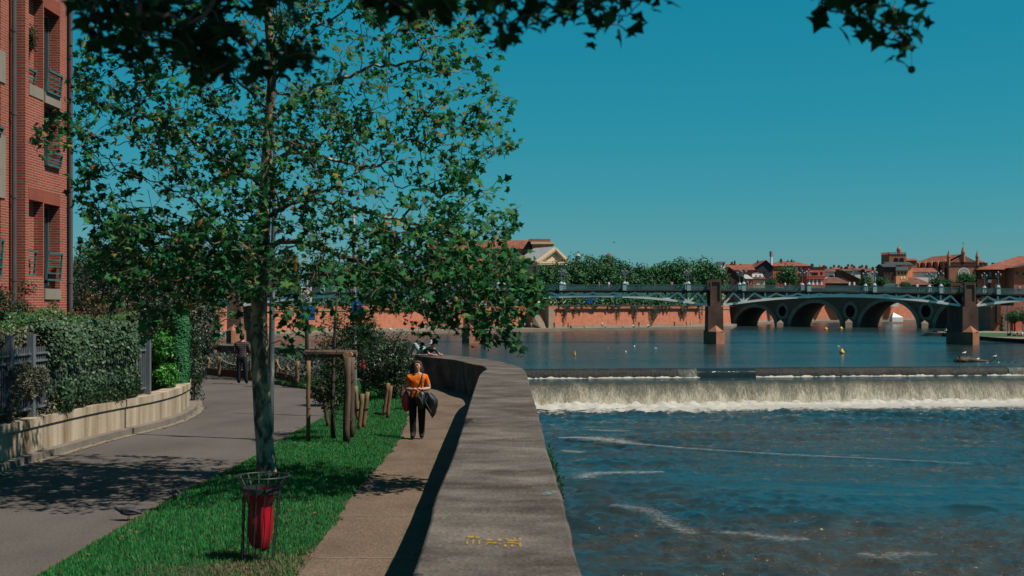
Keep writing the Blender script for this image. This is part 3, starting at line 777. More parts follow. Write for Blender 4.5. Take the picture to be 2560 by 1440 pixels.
shrub('shrub', 'red tipped shrub rising behind the hedge', 'shrub', (PX(250, 34), 34, 2.1), (1.5, 1.0, .95), 6500, .06, M_redtip, 60, .22, (M_bark, 6, .02), base=.3)
shrub('shrub', 'glossy dark shrub with red fruit in front of the brick building', 'shrub', (PX(28, 29.5), 29.5, 2.35), (.72, .8, 1.02), 8000, .06, M_shrubg, 60, .2, (M_bark, 6, .02), base=.2)
shrub('shrub', 'thin reddish shrub at the foot of the brick building corner', 'shrub', (PX(132, 32), 32, 2.05), (.42, .4, .8), 2600, .045, M_redtip, 40, .16, (M_bark, 6, .012), base=.4)
# olive grey tree mass at the bend
def broadtree(name, label, ctr, rad, K, per, cr, size, m, trunk, tr=.16, group=None, shell=.6, jitter=.9):
    t = thing(name, label, 'tree', trunk, group)
    c, N = clumps(ctr, rad, K, per, cr, shell)
    foliage('crown', c, N, size*(.65+.7*rng.random(len(c))), m, t, jitter)
    mb = MB(); b = Vector(trunk); top = Vector(ctr)
    mb.tube([b, b.lerp(top, .4)+Vector((.1, 0, 0)), top], [tr, tr*.8, tr*.35], 7)
    for k in range(7):
        d = Vector(rvec(1)[0]); d.z = abs(d.z); e = top+Vector((d.x*rad[0], d.y*rad[1], d.z*rad[2]))*.8; s = b.lerp(top, .35+.5*random.random())
        mb.tube([s, s.lerp(e, .5)+Vector((0, 0, .15*rad[2]*random.random())), e], [tr*.45, tr*.3, tr*.1], 5)
    mb.build('trunk', M_bark, t, smooth=True)
    return t
broadtree('olive_tree', 'grey green fine leaved tree beside the brick building', (PX(300, 43), 43.5, 3.1), (1.8, 1.7, 2.4), 130, 190, .5, .085, M_olive, (PX(300, 43.5), 43.5, 0))
broadtree('olive_tree', 'lower grey green tree at the bend of the lane', (PX(415, 45), 46, 2.5), (1.6, 1.7, 1.9), 110, 180, .45, .085, M_olive, (PX(415, 46), 46, 0))
broadtree('dark_tree', 'dark green tree behind the grey green trees', (PX(215, 52), 54, 2.7), (2.4, 2, 2.1), 90, 150, .55, .11, M_darkl, (PX(215, 54), 54, 0))
broadtree('dark_tree', 'dark bushy tree overhanging the rope fenced bed', (PX(505, 50), 51, 1.9), (.62, .9, 1.45), 40, 120, .3, .07, M_darkl, (PX(488, 51), 51, 0), .08)

# ------------------------------------------------------------------ brick building
B1 = brickmat('facade_brick', (.40, .080, .056), (.31, .060, .042), (.46, .31, .22), .40, .07, .0085, var=.35)
B1s = brickmat('soldier_brick', (.36, .075, .045), (.30, .06, .036), (.30, .18, .12), .40, .07, .006, True, var=.3)
M_bconc = mat('beige_concrete', [(.26, .225, .175), (.34, .30, .24)], 1.2, .9, .1, 10, fine=.1)
M_pipe = mat('grey_downpipe', [(.085, .083, .085), (.11, .108, .11)], 3, .45, 0, spec=.4)
M_tealm = mat('teal_painted_metal', [(.05, .14, .14), (.07, .18, .175)], 5, .5, 0)
M_glass2 = mat('dark_window_glass', [(.012, .03, .04), (.02, .05, .06)], 1., .08, 0, spec=.7)
bd = thing('brick_building', 'tall red brick building with deep window recesses and drainpipes', 'building', (-13, 36, 0))
XA, XB, TOP = -13.3, -12.93, 15.
# z levels seen on the facade
def wallx(mb, x0, x1, y0, y1, z0, z1): mb.box(x0, x1, y0, y1, z0, z1)
mb = MB()
back = -24.
# left wing with recessed window bays at y 29..33.6
def column_of(mb, xs, y0, y1, openings, depth):
    """wall from y0..y1 on plane xs with recess openings (z0,z1) of a depth"""
    z = -.5
    for a, b in sorted(openings)+[(TOP, TOP)]:
        mb.box(back, xs, y0, y1, z, a)
        if b > a: mb.box(back, xs-depth, y0, y1, a, b)
        z = b
r1 = [(PZ(690, 34.8), PZ(502, 34.8)), (PZ(215, 34.8), PZ(-8, 34.8))]
r2 = [(PZ(750, 36), PZ(512, 36)), (PZ(418, 36), PZ(30, 36))]
r0 = [(PZ(700, 33), PZ(494, 33)), (PZ(330, 33), PZ(205, 33)), (PZ(118, 33), PZ(-60, 33))]
wallx(mb, back, XA, 20, 32.2, -.5, TOP)
column_of(mb, XA, 32.2, 33.3, r0, .28)
wallx(mb, back, XA, 33.3, 34.0, -.5, TOP)
wallx(mb, back, XB, 34.0, 34.25, -.5, TOP)
column_of(mb, XB, 34.25, 35.3, r1, .255)
wallx(mb, back, XB, 35.3, 35.36, -.5, TOP)
column_of(mb, XB, 35.36, 36.6, r2, .33)
wallx(mb, back, XB, 36.6, 37.62, -.5, TOP)
mb.build('wall', B1, bd)
mb = MB()
for x, y0, y1, rs in ((XA, 32.2, 33.3, r0), (XB, 34.25, 35.3, r1), (XB, 35.36, 36.6, r2)):
    for a, b in rs: mb = MB(); mb.box(x-.03, x+.006, y0-.02, y1+.02, b, b+.34); mb.build('lintel', B1s, bd)
mb = MB()
for a, b in ((PZ(200, 33), PZ(120, 33)), (PZ(492, 33), PZ(332, 33))):
    mb = MB(); mb.box(XA-.1, XA+.03, 31.0, 33.55, a, b); mb.build('concrete_panel', M_bconc, bd)
def window(y0, y1, x, z0, z1):
    f = MB(); w = .05
    f.box(x, x+.05, y0, y0+w, z0, z1); f.box(x, x+.05, y1-w, y1, z0, z1); f.box(x, x+.05, y0+w, y1-w, z1-w, z1); f.box(x, x+.05, y0+w, y1-w, z0, z0+w)
    f.box(x, x+.045, (y0+y1)/2-.02, (y0+y1)/2+.02, z0+w, z1-w)
    fo = f.build('window', M_tealm, bd)
    g = MB(); g.box(x+.004, x+.02, y0+w, y1-w, z0+w, z1-w); g.build('pane', M_glass2, fo)
def sill(y0, y1, x, z): m_ = MB(); m_.box(x-.33, x+.04, y0, y1, z-.3, z); m_.build('sill', M_bconc, bd)
def rail(y0, y1, x, z0, z1, panel=True):
    m_ = MB(); nb = 3
    m_.bar((x+.1, y0, z1), (x+.1, y1, z1), .09, .06); 
    for i in range(1, nb+1): m_.bar((x+.07, y0, z1-(z1-z0)*i/(nb+1)), (x+.07, y1, z1-(z1-z0)*i/(nb+1)), .03, .03)
    m_.bar((x+.07, y0, z0), (x+.07, y1, z0), .05, .05)
    for y in (y0, y1): m_.bar((x+.04, y, z0), (x+.1, y, z1), .05, .05)
    m_.build('balcony_rail', M_tealm, bd)
window(35.42, 36.5, XB-.328, PZ(722, 36), PZ(514, 36)); sill(35.37, 36.59, XB, PZ(722, 36)); rail(35.4, 36.5, XB, PZ(700, 36), PZ(634, 36))
window(35.42, 36.5, XB-.328, PZ(236, 36), PZ(34, 36)); sill(35.37, 36.59, XB, PZ(238, 36)); rail(35.4, 36.5, XB, PZ(236, 36), PZ(185, 36))
window(35.42, 36.5, XB-.328, PZ(416, 36), PZ(272, 36)); rail(35.4, 36.5, XB, PZ(416, 36), PZ(385, 36))
rail(34.3, 34.95, XB-.16, PZ(686, 34.6), PZ(628, 34.6)); sill(34.26, 35.29, XB-.02, PZ(217, 34.8)); rail(34.3, 34.9, XB-.16, PZ(212, 34.6), PZ(175, 34.6))
window(32.3, 33.2, XA-.278, r0[0][0], r0[0][1]); rail(32.25, 33.2, XA, PZ(690, 33), PZ(600, 33)); rail(32.25, 33.2, XA, PZ(330, 33), PZ(318, 33)); window(32.3, 33.2, XA-.278, r0[1][0], r0[1][1]); window(32.3, 33.2, XA-.278, r0[2][0], r0[2][1])
for x, y in ((XA+.13, 33.86), (XB+.1, 37.2)):
    m_ = MB(); m_.tube([(x, y, 0), (x, y, TOP)], .065, 10)
    for z in np.arange(1.2, TOP, 2.2): m_.tube([(x, y, z), (x, y, z+.08)], .078, 10)
    m_.build('drainpipe', M_pipe, bd, smooth=False)
# grey end panel on the far edge
m_ = MB(); m_.box(XB-.4, XB-.1, 37.63, 37.75, 0, TOP); m_.build('edge_trim', M_pipe, bd)
shrub('creeper', 'small leafy creeper hanging in the upper window recess of the brick building', 'creeper', (PX(79, 34.9)+.02, 34.8, PZ(95, 34.8)), (.12, .2, .5), 900, .05, M_shrubg, 22, .1)
# ------------------------------------------------------------------ plane trees
M_pbark = None
def planebark(name):
    m, nt, b = _new(name)
    v = coords(nt, (1, 1, .45)); f = nz(nt, v, 5.5, 4, .6, .8); f2 = nz(nt, v, 17, 4, .6)
    r = ramp(nt, [(.11, .09, .066), (.21, .175, .12), (.46, .37, .25), (.68, .55, .38)], [.38, .47, .54, .63]); r.color_ramp.interpolation = 'EASE'
    a = _n(nt, 'ShaderNodeMath', operation='MULTIPLY_ADD'); a.inputs[1].default_value = .18; nt.links.new(f2, a.inputs[0]); nt.links.new(f, a.inputs[2])
    s = _n(nt, 'ShaderNodeMath', operation='SUBTRACT'); s.inputs[1].default_value = .09; nt.links.new(a.outputs[0], s.inputs[0])
    nt.links.new(s.outputs[0], r.inputs['Fac']); nt.links.new(r.outputs['Color'], b.inputs['Base Color'])
    b.inputs['Roughness'].default_value = .8; b.inputs['Specular IOR Level'].default_value = .2
    bumpit(nt, b, f2, .4, .02); return m
M_pbark = planebark('mottled_plane_bark')
M_twig = mat('grey_brown_twigs', [(.11, .075, .062), (.19, .135, .11), (.26, .19, .15)], 3, .85, .2, 20)
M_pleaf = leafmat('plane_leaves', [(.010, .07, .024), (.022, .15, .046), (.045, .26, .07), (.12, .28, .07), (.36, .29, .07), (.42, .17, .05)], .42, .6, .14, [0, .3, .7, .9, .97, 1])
M_nearleaf = leafmat('shaded_plane_leaves', [(.014, .055, .02), (.024, .09, .03), (.04, .13, .036), (.13, .11, .04)], .2, .75, .08, [0, .5, .95, 1])  # darker copy of the plane leaves, shade put into the colour
def inpoly(px, py, poly):
    r = np.zeros(len(px), bool); j = len(poly)-1
    for i in range(len(poly)):
        xi, yi = poly[i]; xj, yj = poly[j]
        c = ((yi > py) != (yj > py)) & (px < (xj-xi)*(py-yi)/(yj-yi+1e-9)+xi)
        r ^= c; j = i
    return r
def grow(trunk, att, wpath=.35, order=None):
    """greedy branching: every attractor joins the cheapest existing node. trunk: list of Vector."""
    N = len(trunk)+len(att); pos = np.zeros((N, 3)); par = np.full(N, -1); path = np.zeros(N)
    for i, p in enumerate(trunk): pos[i] = p; par[i] = i-1; path[i] = 0
    k = len(trunk); tp = np.array([tuple(p) for p in trunk])
    d0 = np.min(np.linalg.norm(att[:, None, :]-tp[None], axis=2), axis=1)
    for a in att[np.argsort(d0)]:
        v = a-pos[:k]; d = np.linalg.norm(v, axis=1)
        down = np.clip(-(v[:, 2]/np.maximum(d, 1e-6)), 0, 1)   # branches prefer to rise
        cost = d*(1+.35*down)+wpath*path[:k]
        j = int(np.argmin(cost)); pos[k] = a; par[k] = j; path[k] = path[j]+d[j]; k += 1
    return pos, par
def branch_mesh(pos, par, nt, r0, rt, p=2.35, nseg=2, jit=.06):
    N = len(pos); ch = [[] for _ in range(N)]
    for i in range(N):
        if par[i] >= 0: ch[par[i]].append(i)
    rad = np.zeros(N)
    for i in range(N-1, nt-1, -1):
        s = sum(rad[c]**p for c in ch[i]); rad[i] = max(r0, s**(1/p)) if s > 0 else r0
    rad = np.minimum(rad, .062)
    mb = MB(); big = {}; root = {}
    for i in range(nt, N):
        a = Vector(pos[par[i]]); b = Vector(pos[i]); L = (b-a).length
        ra = min(rad[i]*1.12, rt[par[i]]*.6 if par[i] < nt else rad[par[i]]); pts = [a]
        for s in range(1, nseg):
            t = s/nseg; q = a.lerp(b, t)+Vector(rng.normal(size=3)*jit*L); q.z += .05*L; pts.append(q)
        pts.append(b)
        root[i] = root[par[i]] if par[i] >= nt else i
        (big.setdefault(root[i], MB()) if rad[i] > .022 else mb).tube(pts, np.linspace(ra, rad[i], len(pts)), 6 if rad[i] > .02 else 4, cap=False)
    return mb, big, rad, ch
def leaf_at(pos, par, nodes, per, spread, smin, smax, ztip=-.6):
    P = np.repeat(pos[nodes], per, 0); Q = np.repeat(pos[par[nodes]], per, 0); n = len(P)
    t = rng.random((n, 1)); c = P+(Q-P)*t*.45+rng.normal(size=(n, 3))*spread
    nor = unit(rng.normal(size=(n, 3))*.75+np.array([.25, -.35, .8])); tip = unit(P-Q)*.7+rng.normal(size=(n, 3))*.7; tip[:, 2] += ztip*rng.random(n)
    tip = tip-nor*np.sum(tip*nor, 1, keepdims=True)
    return c, tip, nor, smin+(smax-smin)*rng.random(n)**1.5

# --- main plane tree
TB = G(668, 1192, 0); TD = TB.y
def T(px, py, dd=0): return W(px, py, TD+dd)
trunk_pts = catmull([Vector((TB.x, TB.y, -.05)), T(664, 1130), T(655, 1000), T(648, 850), T(648, 740), T(655, 640), T(660, 560), T(662, 470), T(668, 380), T(674, 280), T(680, 180), T(672, 80), T(665, -30), T(660, -160), T(664, -300)], 3)
tr = np.interp(np.arange(len(trunk_pts)), [0, 3, 9, 15, 18, 24, 30, 36, 42], [.19, .152, .14, .125, .11, .085, .07, .055, .03])
t = thing('plane_tree', 'young plane tree with mottled trunk standing on the grass verge', 'tree', (TB.x, TB.y, 0))
mb = MB(); mb.tube(trunk_pts, list(tr), 14)
for i, v in enumerate(mb.v): v += Vector((noise.noise(v*5), noise.noise(v*5+Vector((9, 0, 0))), 0))*.008
mb.build('trunk', M_pbark, t, smooth=True)
crown = [(205, 585), (170, 470), (185, 380), (60, 370), (50, 320), (170, 290), (185, 180), (190, 90), (240, -60), (420, -330), (700, -420), (960, -330), (1130, -60), (1200, 70), (1262, 150), (1240, 225), (1290, 250), (1255, 300), (1292, 360), (1230, 400), (1195, 455), (1285, 450), (1235, 520), (1322, 510), (1280, 570), (1262, 640),
         (1372, 735), (1330, 800), (1362, 850), (1300, 872), (1190, 860), (1130, 800), (1040, 870), (1010, 800), (940, 780), (900, 845), (850, 790), (740, 850), (700, 790), (690, 740), (560, 760), (600, 690), (520, 760), (440, 770), (360, 830), (300, 760), (200, 690), (240, 640)]
def sample(poly, n, dmax):
    xs = [p[0] for p in poly]; ys = [p[1] for p in poly]; out = []
    while len(out) < n:
        x = min(xs)+(max(xs)-min(xs))*rng.random(n*3); y = min(ys)+(max(ys)-min(ys))*rng.random(n*3)
        ok = inpoly(x, y, poly); x, y = x[ok], y[ok]
        cxp, cyp = 690, 330; rx, ry = 640, 620
        q = np.clip(1-((x-cxp)/rx)**2*.85-((y-cyp)/ry)**2*.5, .08, 1)**.5
        u = rng.normal(size=len(x))*.5; u = np.clip(u, -1, 1)
        for a, b, c, w in zip(x, y, u, q):
            out.append(tuple(W(a, b, TD-1.5+c*dmax*w)))
    return np.array(out[:n])
att = sample(crown, 3600, 3.0)
att = np.concatenate([att, sample([(900, 560), (1270, 560), (1350, 740), (1330, 840), (1120, 820), (900, 750)], 420, 2.6), sample([(200, 560), (640, 560), (640, 730), (440, 750), (270, 700)], 330, 2.6)])
# thin it: clumpy density, leaving sky gaps
nv = np.array([noise.noise((a[0]*.85, a[1]*.85, a[2]*.85)) for a in att])
att = att[nv > -.27]
low = att[:, 2] > 1.6
att = att[low]
# principal limbs seen in the photo
limbs = [[(655, 430), (720, 383), (830, 400), (930, 420), (985, 380), (1060, 290)], [(655, 620), (600, 600), (520, 600), (430, 590), (330, 560)], [(655, 650), (560, 680), (470, 690)],
         [(660, 470), (560, 420), (480, 350), (380, 300), (250, 270)], [(655, 600), (760, 610), (880, 650), (1000, 700), (1150, 720), (1290, 760)],
         [(670, 300), (760, 230), (900, 180), (1050, 150)], [(670, 280), (600, 210), (480, 170), (330, 130)], [(660, 560), (750, 500), (880, 520), (1020, 560), (1180, 600)], [(655, 640), (700, 690), (840, 690), (960, 740), (1090, 800)],
         [(678, 200), (760, 90), (880, 20)], [(676, 180), (600, 80), (480, 10)], [(655, 560), (540, 540), (420, 470), (300, 430)]]
nodes = [Vector(p) for p in trunk_pts]; par0 = [-1]+list(range(len(nodes)-1))
lim = []
for L in limbs:
    dsign = rng.normal()*1.0-1.4; pts = catmull([W(x, y, TD+dsign*i/len(L)) for i, (x, y) in enumerate(L)], 3)
    lim.append(pts)
lv = [];
for pts in lim: lv += [tuple(p) for p in pts[2:]]
# trunk nodes above first fork only
first = 16
tk = nodes[first:]
allatt = np.concatenate([np.array(lv), att])
# limbs go in first, in order
N = len(tk)+len(allatt); pos = np.zeros((N, 3)); par = np.full(N, -1); path = np.zeros(N); k = 0
for i, p in enumerate(tk): pos[k] = p; par[k] = k-1 if i else -1; k += 1
NT = k
for pts in lim:
    prev = int(np.argmin(np.linalg.norm(pos[:NT]-np.array(pts[0]), axis=1)))
    for p in pts[2:]:
        pos[k] = p; par[k] = prev; path[k] = path[prev]+.6*np.linalg.norm(pos[k]-pos[prev]); prev = k; k += 1
d0 = np.linalg.norm(att-np.array(tuple(T(660, 480))), axis=1)
for a in att[np.argsort(d0)]:
    v = a-pos[:k]; d = np.linalg.norm(v, axis=1); down = np.clip(-(v[:, 2]/np.maximum(d, 1e-6)), 0, 1)
    cost = d*(1+.25*down)+.22*path[:k]+(np.arange(k) < NT)*.12
    j = int(np.argmin(cost)); pos[k] = a; par[k] = j; path[k] = path[j]+d[j]; k += 1
mb, big, rad, ch = branch_mesh(pos[:k], par[:k], NT, .0048, tr[first:], nseg=3, jit=.07)
for b_ in big.values(): b_.build('limb', M_pbark, t, smooth=True)
mb.build('twig', M_twig, t)
tips = np.array([i for i in range(NT, k) if rad[i] < .02]); tips2 = np.array([i for i in range(NT, k) if not ch[i] and rng.random() < .4])
c, tip, nor, sz = leaf_at(pos, par, np.concatenate([tips[rng.random(len(tips)) < .55], tips2]), 8, .075, .05, .112)
V, Tt = leaves(c, tip, nor, sz, PLANE)
npmesh('crown', V, Tt, M_pleaf, t)
# seed balls
for i in rng.choice(tips, 70, replace=False):
    mb = MB(); p = Vector(pos[i]); mb.tube([p, p-Vector((0, 0, .08))], .003, 3); mb.ball(p-Vector((0, 0, .09)), .017, 6, 4); mb.build('seed_ball', M_twig, t)
# big bright near leaves on the low front boughs
P = []
for x, y in ((300, 695), (285, 740), (330, 735), (400, 770), (420, 760), (250, 800), (345, 815), (400, 830), (540, 810), (330, 690), (455, 660), (600, 780), (520, 640), (380, 690), (700, 860), (735, 880), (760, 800)):
    for q in range(4): P.append(tuple(W(x+rng.normal()*22, y+rng.normal()*16, TD-2.6+rng.normal()*.4)))
P = np.array(P); src = np.array([tuple(T(600, 640)), tuple(T(560, 660)), tuple(T(690, 700))])
pos2, par2 = grow([T(655, 640), W(600, 655, TD-.9), W(540, 680, TD-1.7), W(450, 700, TD-2.3), W(380, 700, TD-2.5)], P, .3)
mb2, big2, rad2, _ = branch_mesh(pos2, par2, 5, .004, np.array([.05, .04, .03, .02, .015]), nseg=3)
mb2.tube([tuple(p) for p in pos2[:5]], [.045, .035, .026, .02, .012], 6); mb2.build('twig', M_twig, t); 
c, tip, nor, sz = leaf_at(pos2, par2, np.arange(5, len(pos2)), 3, .09, .06, .13)
V, Tt = leaves(c, tip, nor, sz, PLANE); npmesh('crown', V, Tt, M_pleaf, t)

# --- nearer plane tree: trunk on the verge beside the camera, boughs reaching into the top of the picture
nt_ = thing('plane_tree', 'nearer plane tree whose shaded boughs hang into the top of the view', 'tree', (-3.7, 2.6, 0))
trunk2 = catmull([(-3.7, 2.6, -.05), (-3.65, 2.62, 1.2), (-3.6, 2.7, 2.6), (-3.5, 2.9, 4.2), (-3.3, 3.2, 5.6), (-3.1, 3.5, 7.2), (-3.0, 3.6, 8.6)], 3)
mb = MB(); mb.tube(trunk2, list(np.linspace(.24, .07, len(trunk2))), 12); mb.build('trunk', M_pbark, nt_, smooth=True)
ND = 6.4
def blob(n, poly, d0, d1):
    out = []
    while len(out) < n:
        x = rng.random(n*4)*(max(p[0] for p in poly)-min(p[0] for p in poly))+min(p[0] for p in poly); y = rng.random(n*4)*(max(p[1] for p in poly)-min(p[1] for p in poly))+min(p[1] for p in poly)
        ok = inpoly(x, y, poly)
        for a, b in zip(x[ok], y[ok]): out.append(tuple(W(a, b, d0+(d1-d0)*rng.random())))
    return np.array(out[:n])
SZ0, SZ1 = .046, .092
A = np.concatenate([blob(75, [(180, -40), (560, -40), (560, 80), (490, 160), (330, 160), (250, 140), (220, 60)], 5.9, 6.9), blob(48, [(400, 90), (560, 50), (640, 110), (800, 115), (800, 150), (650, 180), (590, 225), (490, 200), (430, 150)], 6.0, 6.8), blob(20, [(560, -60), (860, -80), (800, 0), (700, 30), (600, 20)], 6, 6.8)])
B = blob(74, [(920, -40), (1640, -50), (1645, 70), (1590, 85), (1560, 90), (1470, 50), (1400, 30), (1330, 90), (1240, 100), (1180, 75), (1080, 60), (960, 35)], 5.9, 6.9)
Cc = blob(24, [(1970, -40), (2300, -40), (2335, 70), (2335, 110), (2250, 150), (2190, 130), (2170, 75), (2080, 40)], 6.2, 6.8)
lim2 = [[trunk2[9], Vector((-2.8, 4.6, 4.7)), W(330, -90, 6.4), W(560, -30, 6.4), W(760, 60, 6.4)], [trunk2[11], Vector((-1.9, 4.6, 5.3)), W(950, -120, 6.4), W(1200, -50, 6.4), W(1420, -20, 6.4), W(1560, 10, 6.4)],
        [trunk2[12], Vector((-1.0, 4.9, 5.9)), W(1500, -330, 6.5), W(1900, -120, 6.5), W(2120, 5, 6.5), W(2210, 62, 6.5), W(2265, 100, 6.5)]]
up = []
for k_ in range(360):   # unseen crown added overhead so its shade falls on the hanging boughs
    d = rvec(1)[0]; r = rng.random()**.4
    up.append((.5+d[0]*5.0*r, 4.3+d[1]*3.2*r, 6.9+d[2]*1.7*r))
up = np.array(up); up = up[(up[:, 2]-EYE)/np.maximum(up[:, 1], .1)*F > 800]
extra = []
base = [Vector(p) for p in trunk2]; pos = [tuple(p) for p in base]; par = [-1]+list(range(len(base)-1)); NT2 = len(base)
for L in lim2:
    pts = catmull(L, 4); prev = min(range(NT2), key=lambda i: (base[i]-L[0]).length)
    for p in pts[1:]: pos.append(tuple(p)); par.append(prev); prev = len(pos)-1
n0 = len(pos); att = np.concatenate([A, B, Cc, up]); pos = np.concatenate([np.array(pos), np.zeros((len(att), 3))]); par = np.array(par+[-1]*len(att)); k = n0
for a in att[np.argsort(np.linalg.norm(att-np.array([-2.6, 4, 5.]), axis=1))]:
    d = np.linalg.norm(a-pos[:k], axis=1); j = int(np.argmin(d+(np.arange(k) < NT2)*.6)); pos[k] = a; par[k] = j; k += 1
mb, big, rad, ch = branch_mesh(pos, par, NT2, .0035, np.linspace(.24, .07, NT2), nseg=3)
[b_.build('limb', M_twig, nt_, smooth=True) for b_ in big.values()]; mb.build('twig', M_twig, nt_)
isup = pos[:, 2]-EYE > 800/F*pos[:, 1]
lo = np.array([i for i in range(n0, k) if not isup[i]]); hi = np.array([i for i in range(n0, k) if isup[i]])
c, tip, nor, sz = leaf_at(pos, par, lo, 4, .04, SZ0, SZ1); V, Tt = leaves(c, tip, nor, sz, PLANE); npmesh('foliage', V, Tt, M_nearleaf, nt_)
c, tip, nor, sz = leaf_at(pos, par, hi, 18, .34, .10, .19); ok = ((c[:, 2]-EYE-.25)/np.maximum(c[:, 1], .5)*F > 770); c, tip, nor, sz = c[ok], tip[ok], nor[ok], sz[ok]; nor = unit(nor*.4+np.array([.3, -.1, 1])); V, Tt = leaves(c, tip, nor, sz, PLANE); npmesh('crown', V, Tt, M_nearleaf, nt_)  # last mesh: leaves of the unseen crown added to shade the boughs below
mb = MB(); p = W(2279, 120, 6.5); mb.tube([p, W(2279, 165, 6.5)], .0012, 4); mb.ball(W(2279, 174, 6.5), .02, 10, 8); mb.build('seed_ball', M_twig, nt_, smooth=True)
# ------------------------------------------------------------------ litter bin
M_binm = mat('dark_green_bin_metal', [(.022, .032, .032), (.035, .05, .05)], 9, .45, 0, spec=.4)
M_bag = mat('red_plastic_bag', [(.34, .006, .018), (.62, .012, .03)], 5, .32, .25, 9, (1, 1, .25), .5, bdist=.03)
bp = G(643, 1409, 0); bx, by = bp.x, bp.y
bin_ = thing('litter_bin', 'dark metal rod litter bin with flared rim on the grass verge', 'litter bin', (bx, by, 0))
LEAN = Vector((.065, 0, 1))
def bp_(r, a, z): return Vector((bx+LEAN.x*z+r*math.cos(a), by+r*math.sin(a), z))
def ring(mb, r, z, th, n=28, a0=0, a1=2*math.pi):
    mb.tube([bp_(r, a0+(a1-a0)*i/n, z) for i in range(n+1)], th, 6)
for i in range(14):
    a = 2*math.pi*(i+.3)/14; m_ = MB()
    m_.tube([bp_(.175, a, .02), bp_(.19, a, .5), bp_(.208, a, .80), bp_(.215, a, .845), bp_(.285, a, .955)], .0065, 6); m_.build('rod', M_binm, bin_)
m_ = MB(); ring(m_, .285, .955, .008); m_.build('rim', M_binm, bin_, smooth=True)
m_ = MB(); ring(m_, .175, .025, .008); m_.build('base_ring', M_binm, bin_, smooth=True)
m_ = MB(); k = 0
for i in range(33):
    a = 2*math.pi*i/32
    for r, z in ((.196, .775), (.202, .775), (.204, .835), (.198, .835)): m_.v.append(bp_(r, a, z))
for i in range(32):
    for j in range(4): m_.f.append([4*i+j, 4*i+(j+1) % 4, 4*i+4+(j+1) % 4, 4*i+4+j]); m_.mi.append(0)
m_.build('band', M_binm, bin_)
m_ = MB(); rs = np.random.default_rng(3); nA = 56
prof = [(.19, .80), (.195, .775), (.185, .735), (.150, .70), (.128, .65), (.125, .58), (.130, .46), (.128, .36), (.118, .28), (.10, .21), (.075, .172), (.045, .16), (.01, .158)]
for i, (r, z) in enumerate(prof):
    for j in range(nA):
        a = 2*math.pi*j/nA; w = min(1, i/4)
        q = 1+w*(.06*math.sin(5*a+i*.25)+.05*math.sin(9*a+1-i*.12)+.03*math.sin(15*a+i*.3))
        m_.v.append(Vector((bx+LEAN.x*.8-.02+r*q*math.cos(a), by+r*q*math.sin(a), z+.012*math.sin(3*a+1)*w-(.02 if i > 8 else 0)*math.cos(a))))
for i in range(len(prof)-1):
    for j in range(nA): m_.f.append([i*nA+j, i*nA+(j+1) % nA, (i+1)*nA+(j+1) % nA, (i+1)*nA+j]); m_.mi.append(0)
tag(m_.build('rubbish_bag', M_bag, org=(bx, by, .5), smooth=True), 'red plastic rubbish bag hanging inside the metal litter bin', 'bag')

# ------------------------------------------------------------------ pigeons
M_pig = mat('pigeon_slate_feathers', [(.02, .022, .028), (.05, .052, .06), (.085, .085, .095)], 16, .6, 0, obj=True)
M_pigh = mat('pigeon_neck_green', [(.014, .03, .03), (.03, .035, .05)], 20, .35, 0, obj=True)
M_beak = mat('dark_beak', [(.02, .02, .02)], 5, .5, 0)
M_leg = mat('pink_legs', [(.25, .07, .06)], 5, .6, 0)
def pigeon(label, loc, heading, sc=1., head_up=0.):
    c, s = math.cos(heading), math.sin(heading)
    r = thing('pigeon', label, 'pigeon', loc, rz=heading)
    b = MB(); b.tube([(-.17, 0, .085), (-.12, 0, .095), (-.05, 0, .105), (.02, 0, .11), (.08, 0, .115), (.12, 0, .135+head_up*.5), (.145, 0, .155+head_up), (.165, 0, .155+head_up)], [.012, .028, .052, .06, .05, .03, .026, .012], 10)
    o = b.build('body', M_pig, r, local=True, smooth=True)
    for sg in (1, -1):
        w = MB(); w.ext([(.07, sg*.05, .135), (.0, sg*.062, .14), (-.10, sg*.045, .115), (-.16, sg*.02, .095), (-.08, sg*.058, .085), (.03, sg*.064, .09)], (0, sg*.008, 0)); w.build('wing', M_pig, r, local=True)
        l = MB(); l.tube([(.0, sg*.022, .06), (.005, sg*.024, .0)], .004, 5); l.bar((.0, sg*.024, .003), (.035, sg*.026, .003), .012, .005); l.build('leg', M_leg, r, local=True)
    bk = MB(); bk.tube([(.165, 0, .155+head_up), (.192, 0, .147+head_up)], [.006, .001], 5); bk.build('beak', M_beak, r, local=True)
    r.scale = (sc,)*3
    return r
p = G(322, 1301, .005); pigeon('dark pigeon pecking on the asphalt at the edge of the grass', (p.x, p.y, .012), math.pi-.1, 1.05, -.02)
p = G(437, 1250, .02); pigeon('grey pigeon with pale head standing at the grass edge in the tree shadow', (p.x, p.y, .02), math.pi*.62, 1.0, .03)

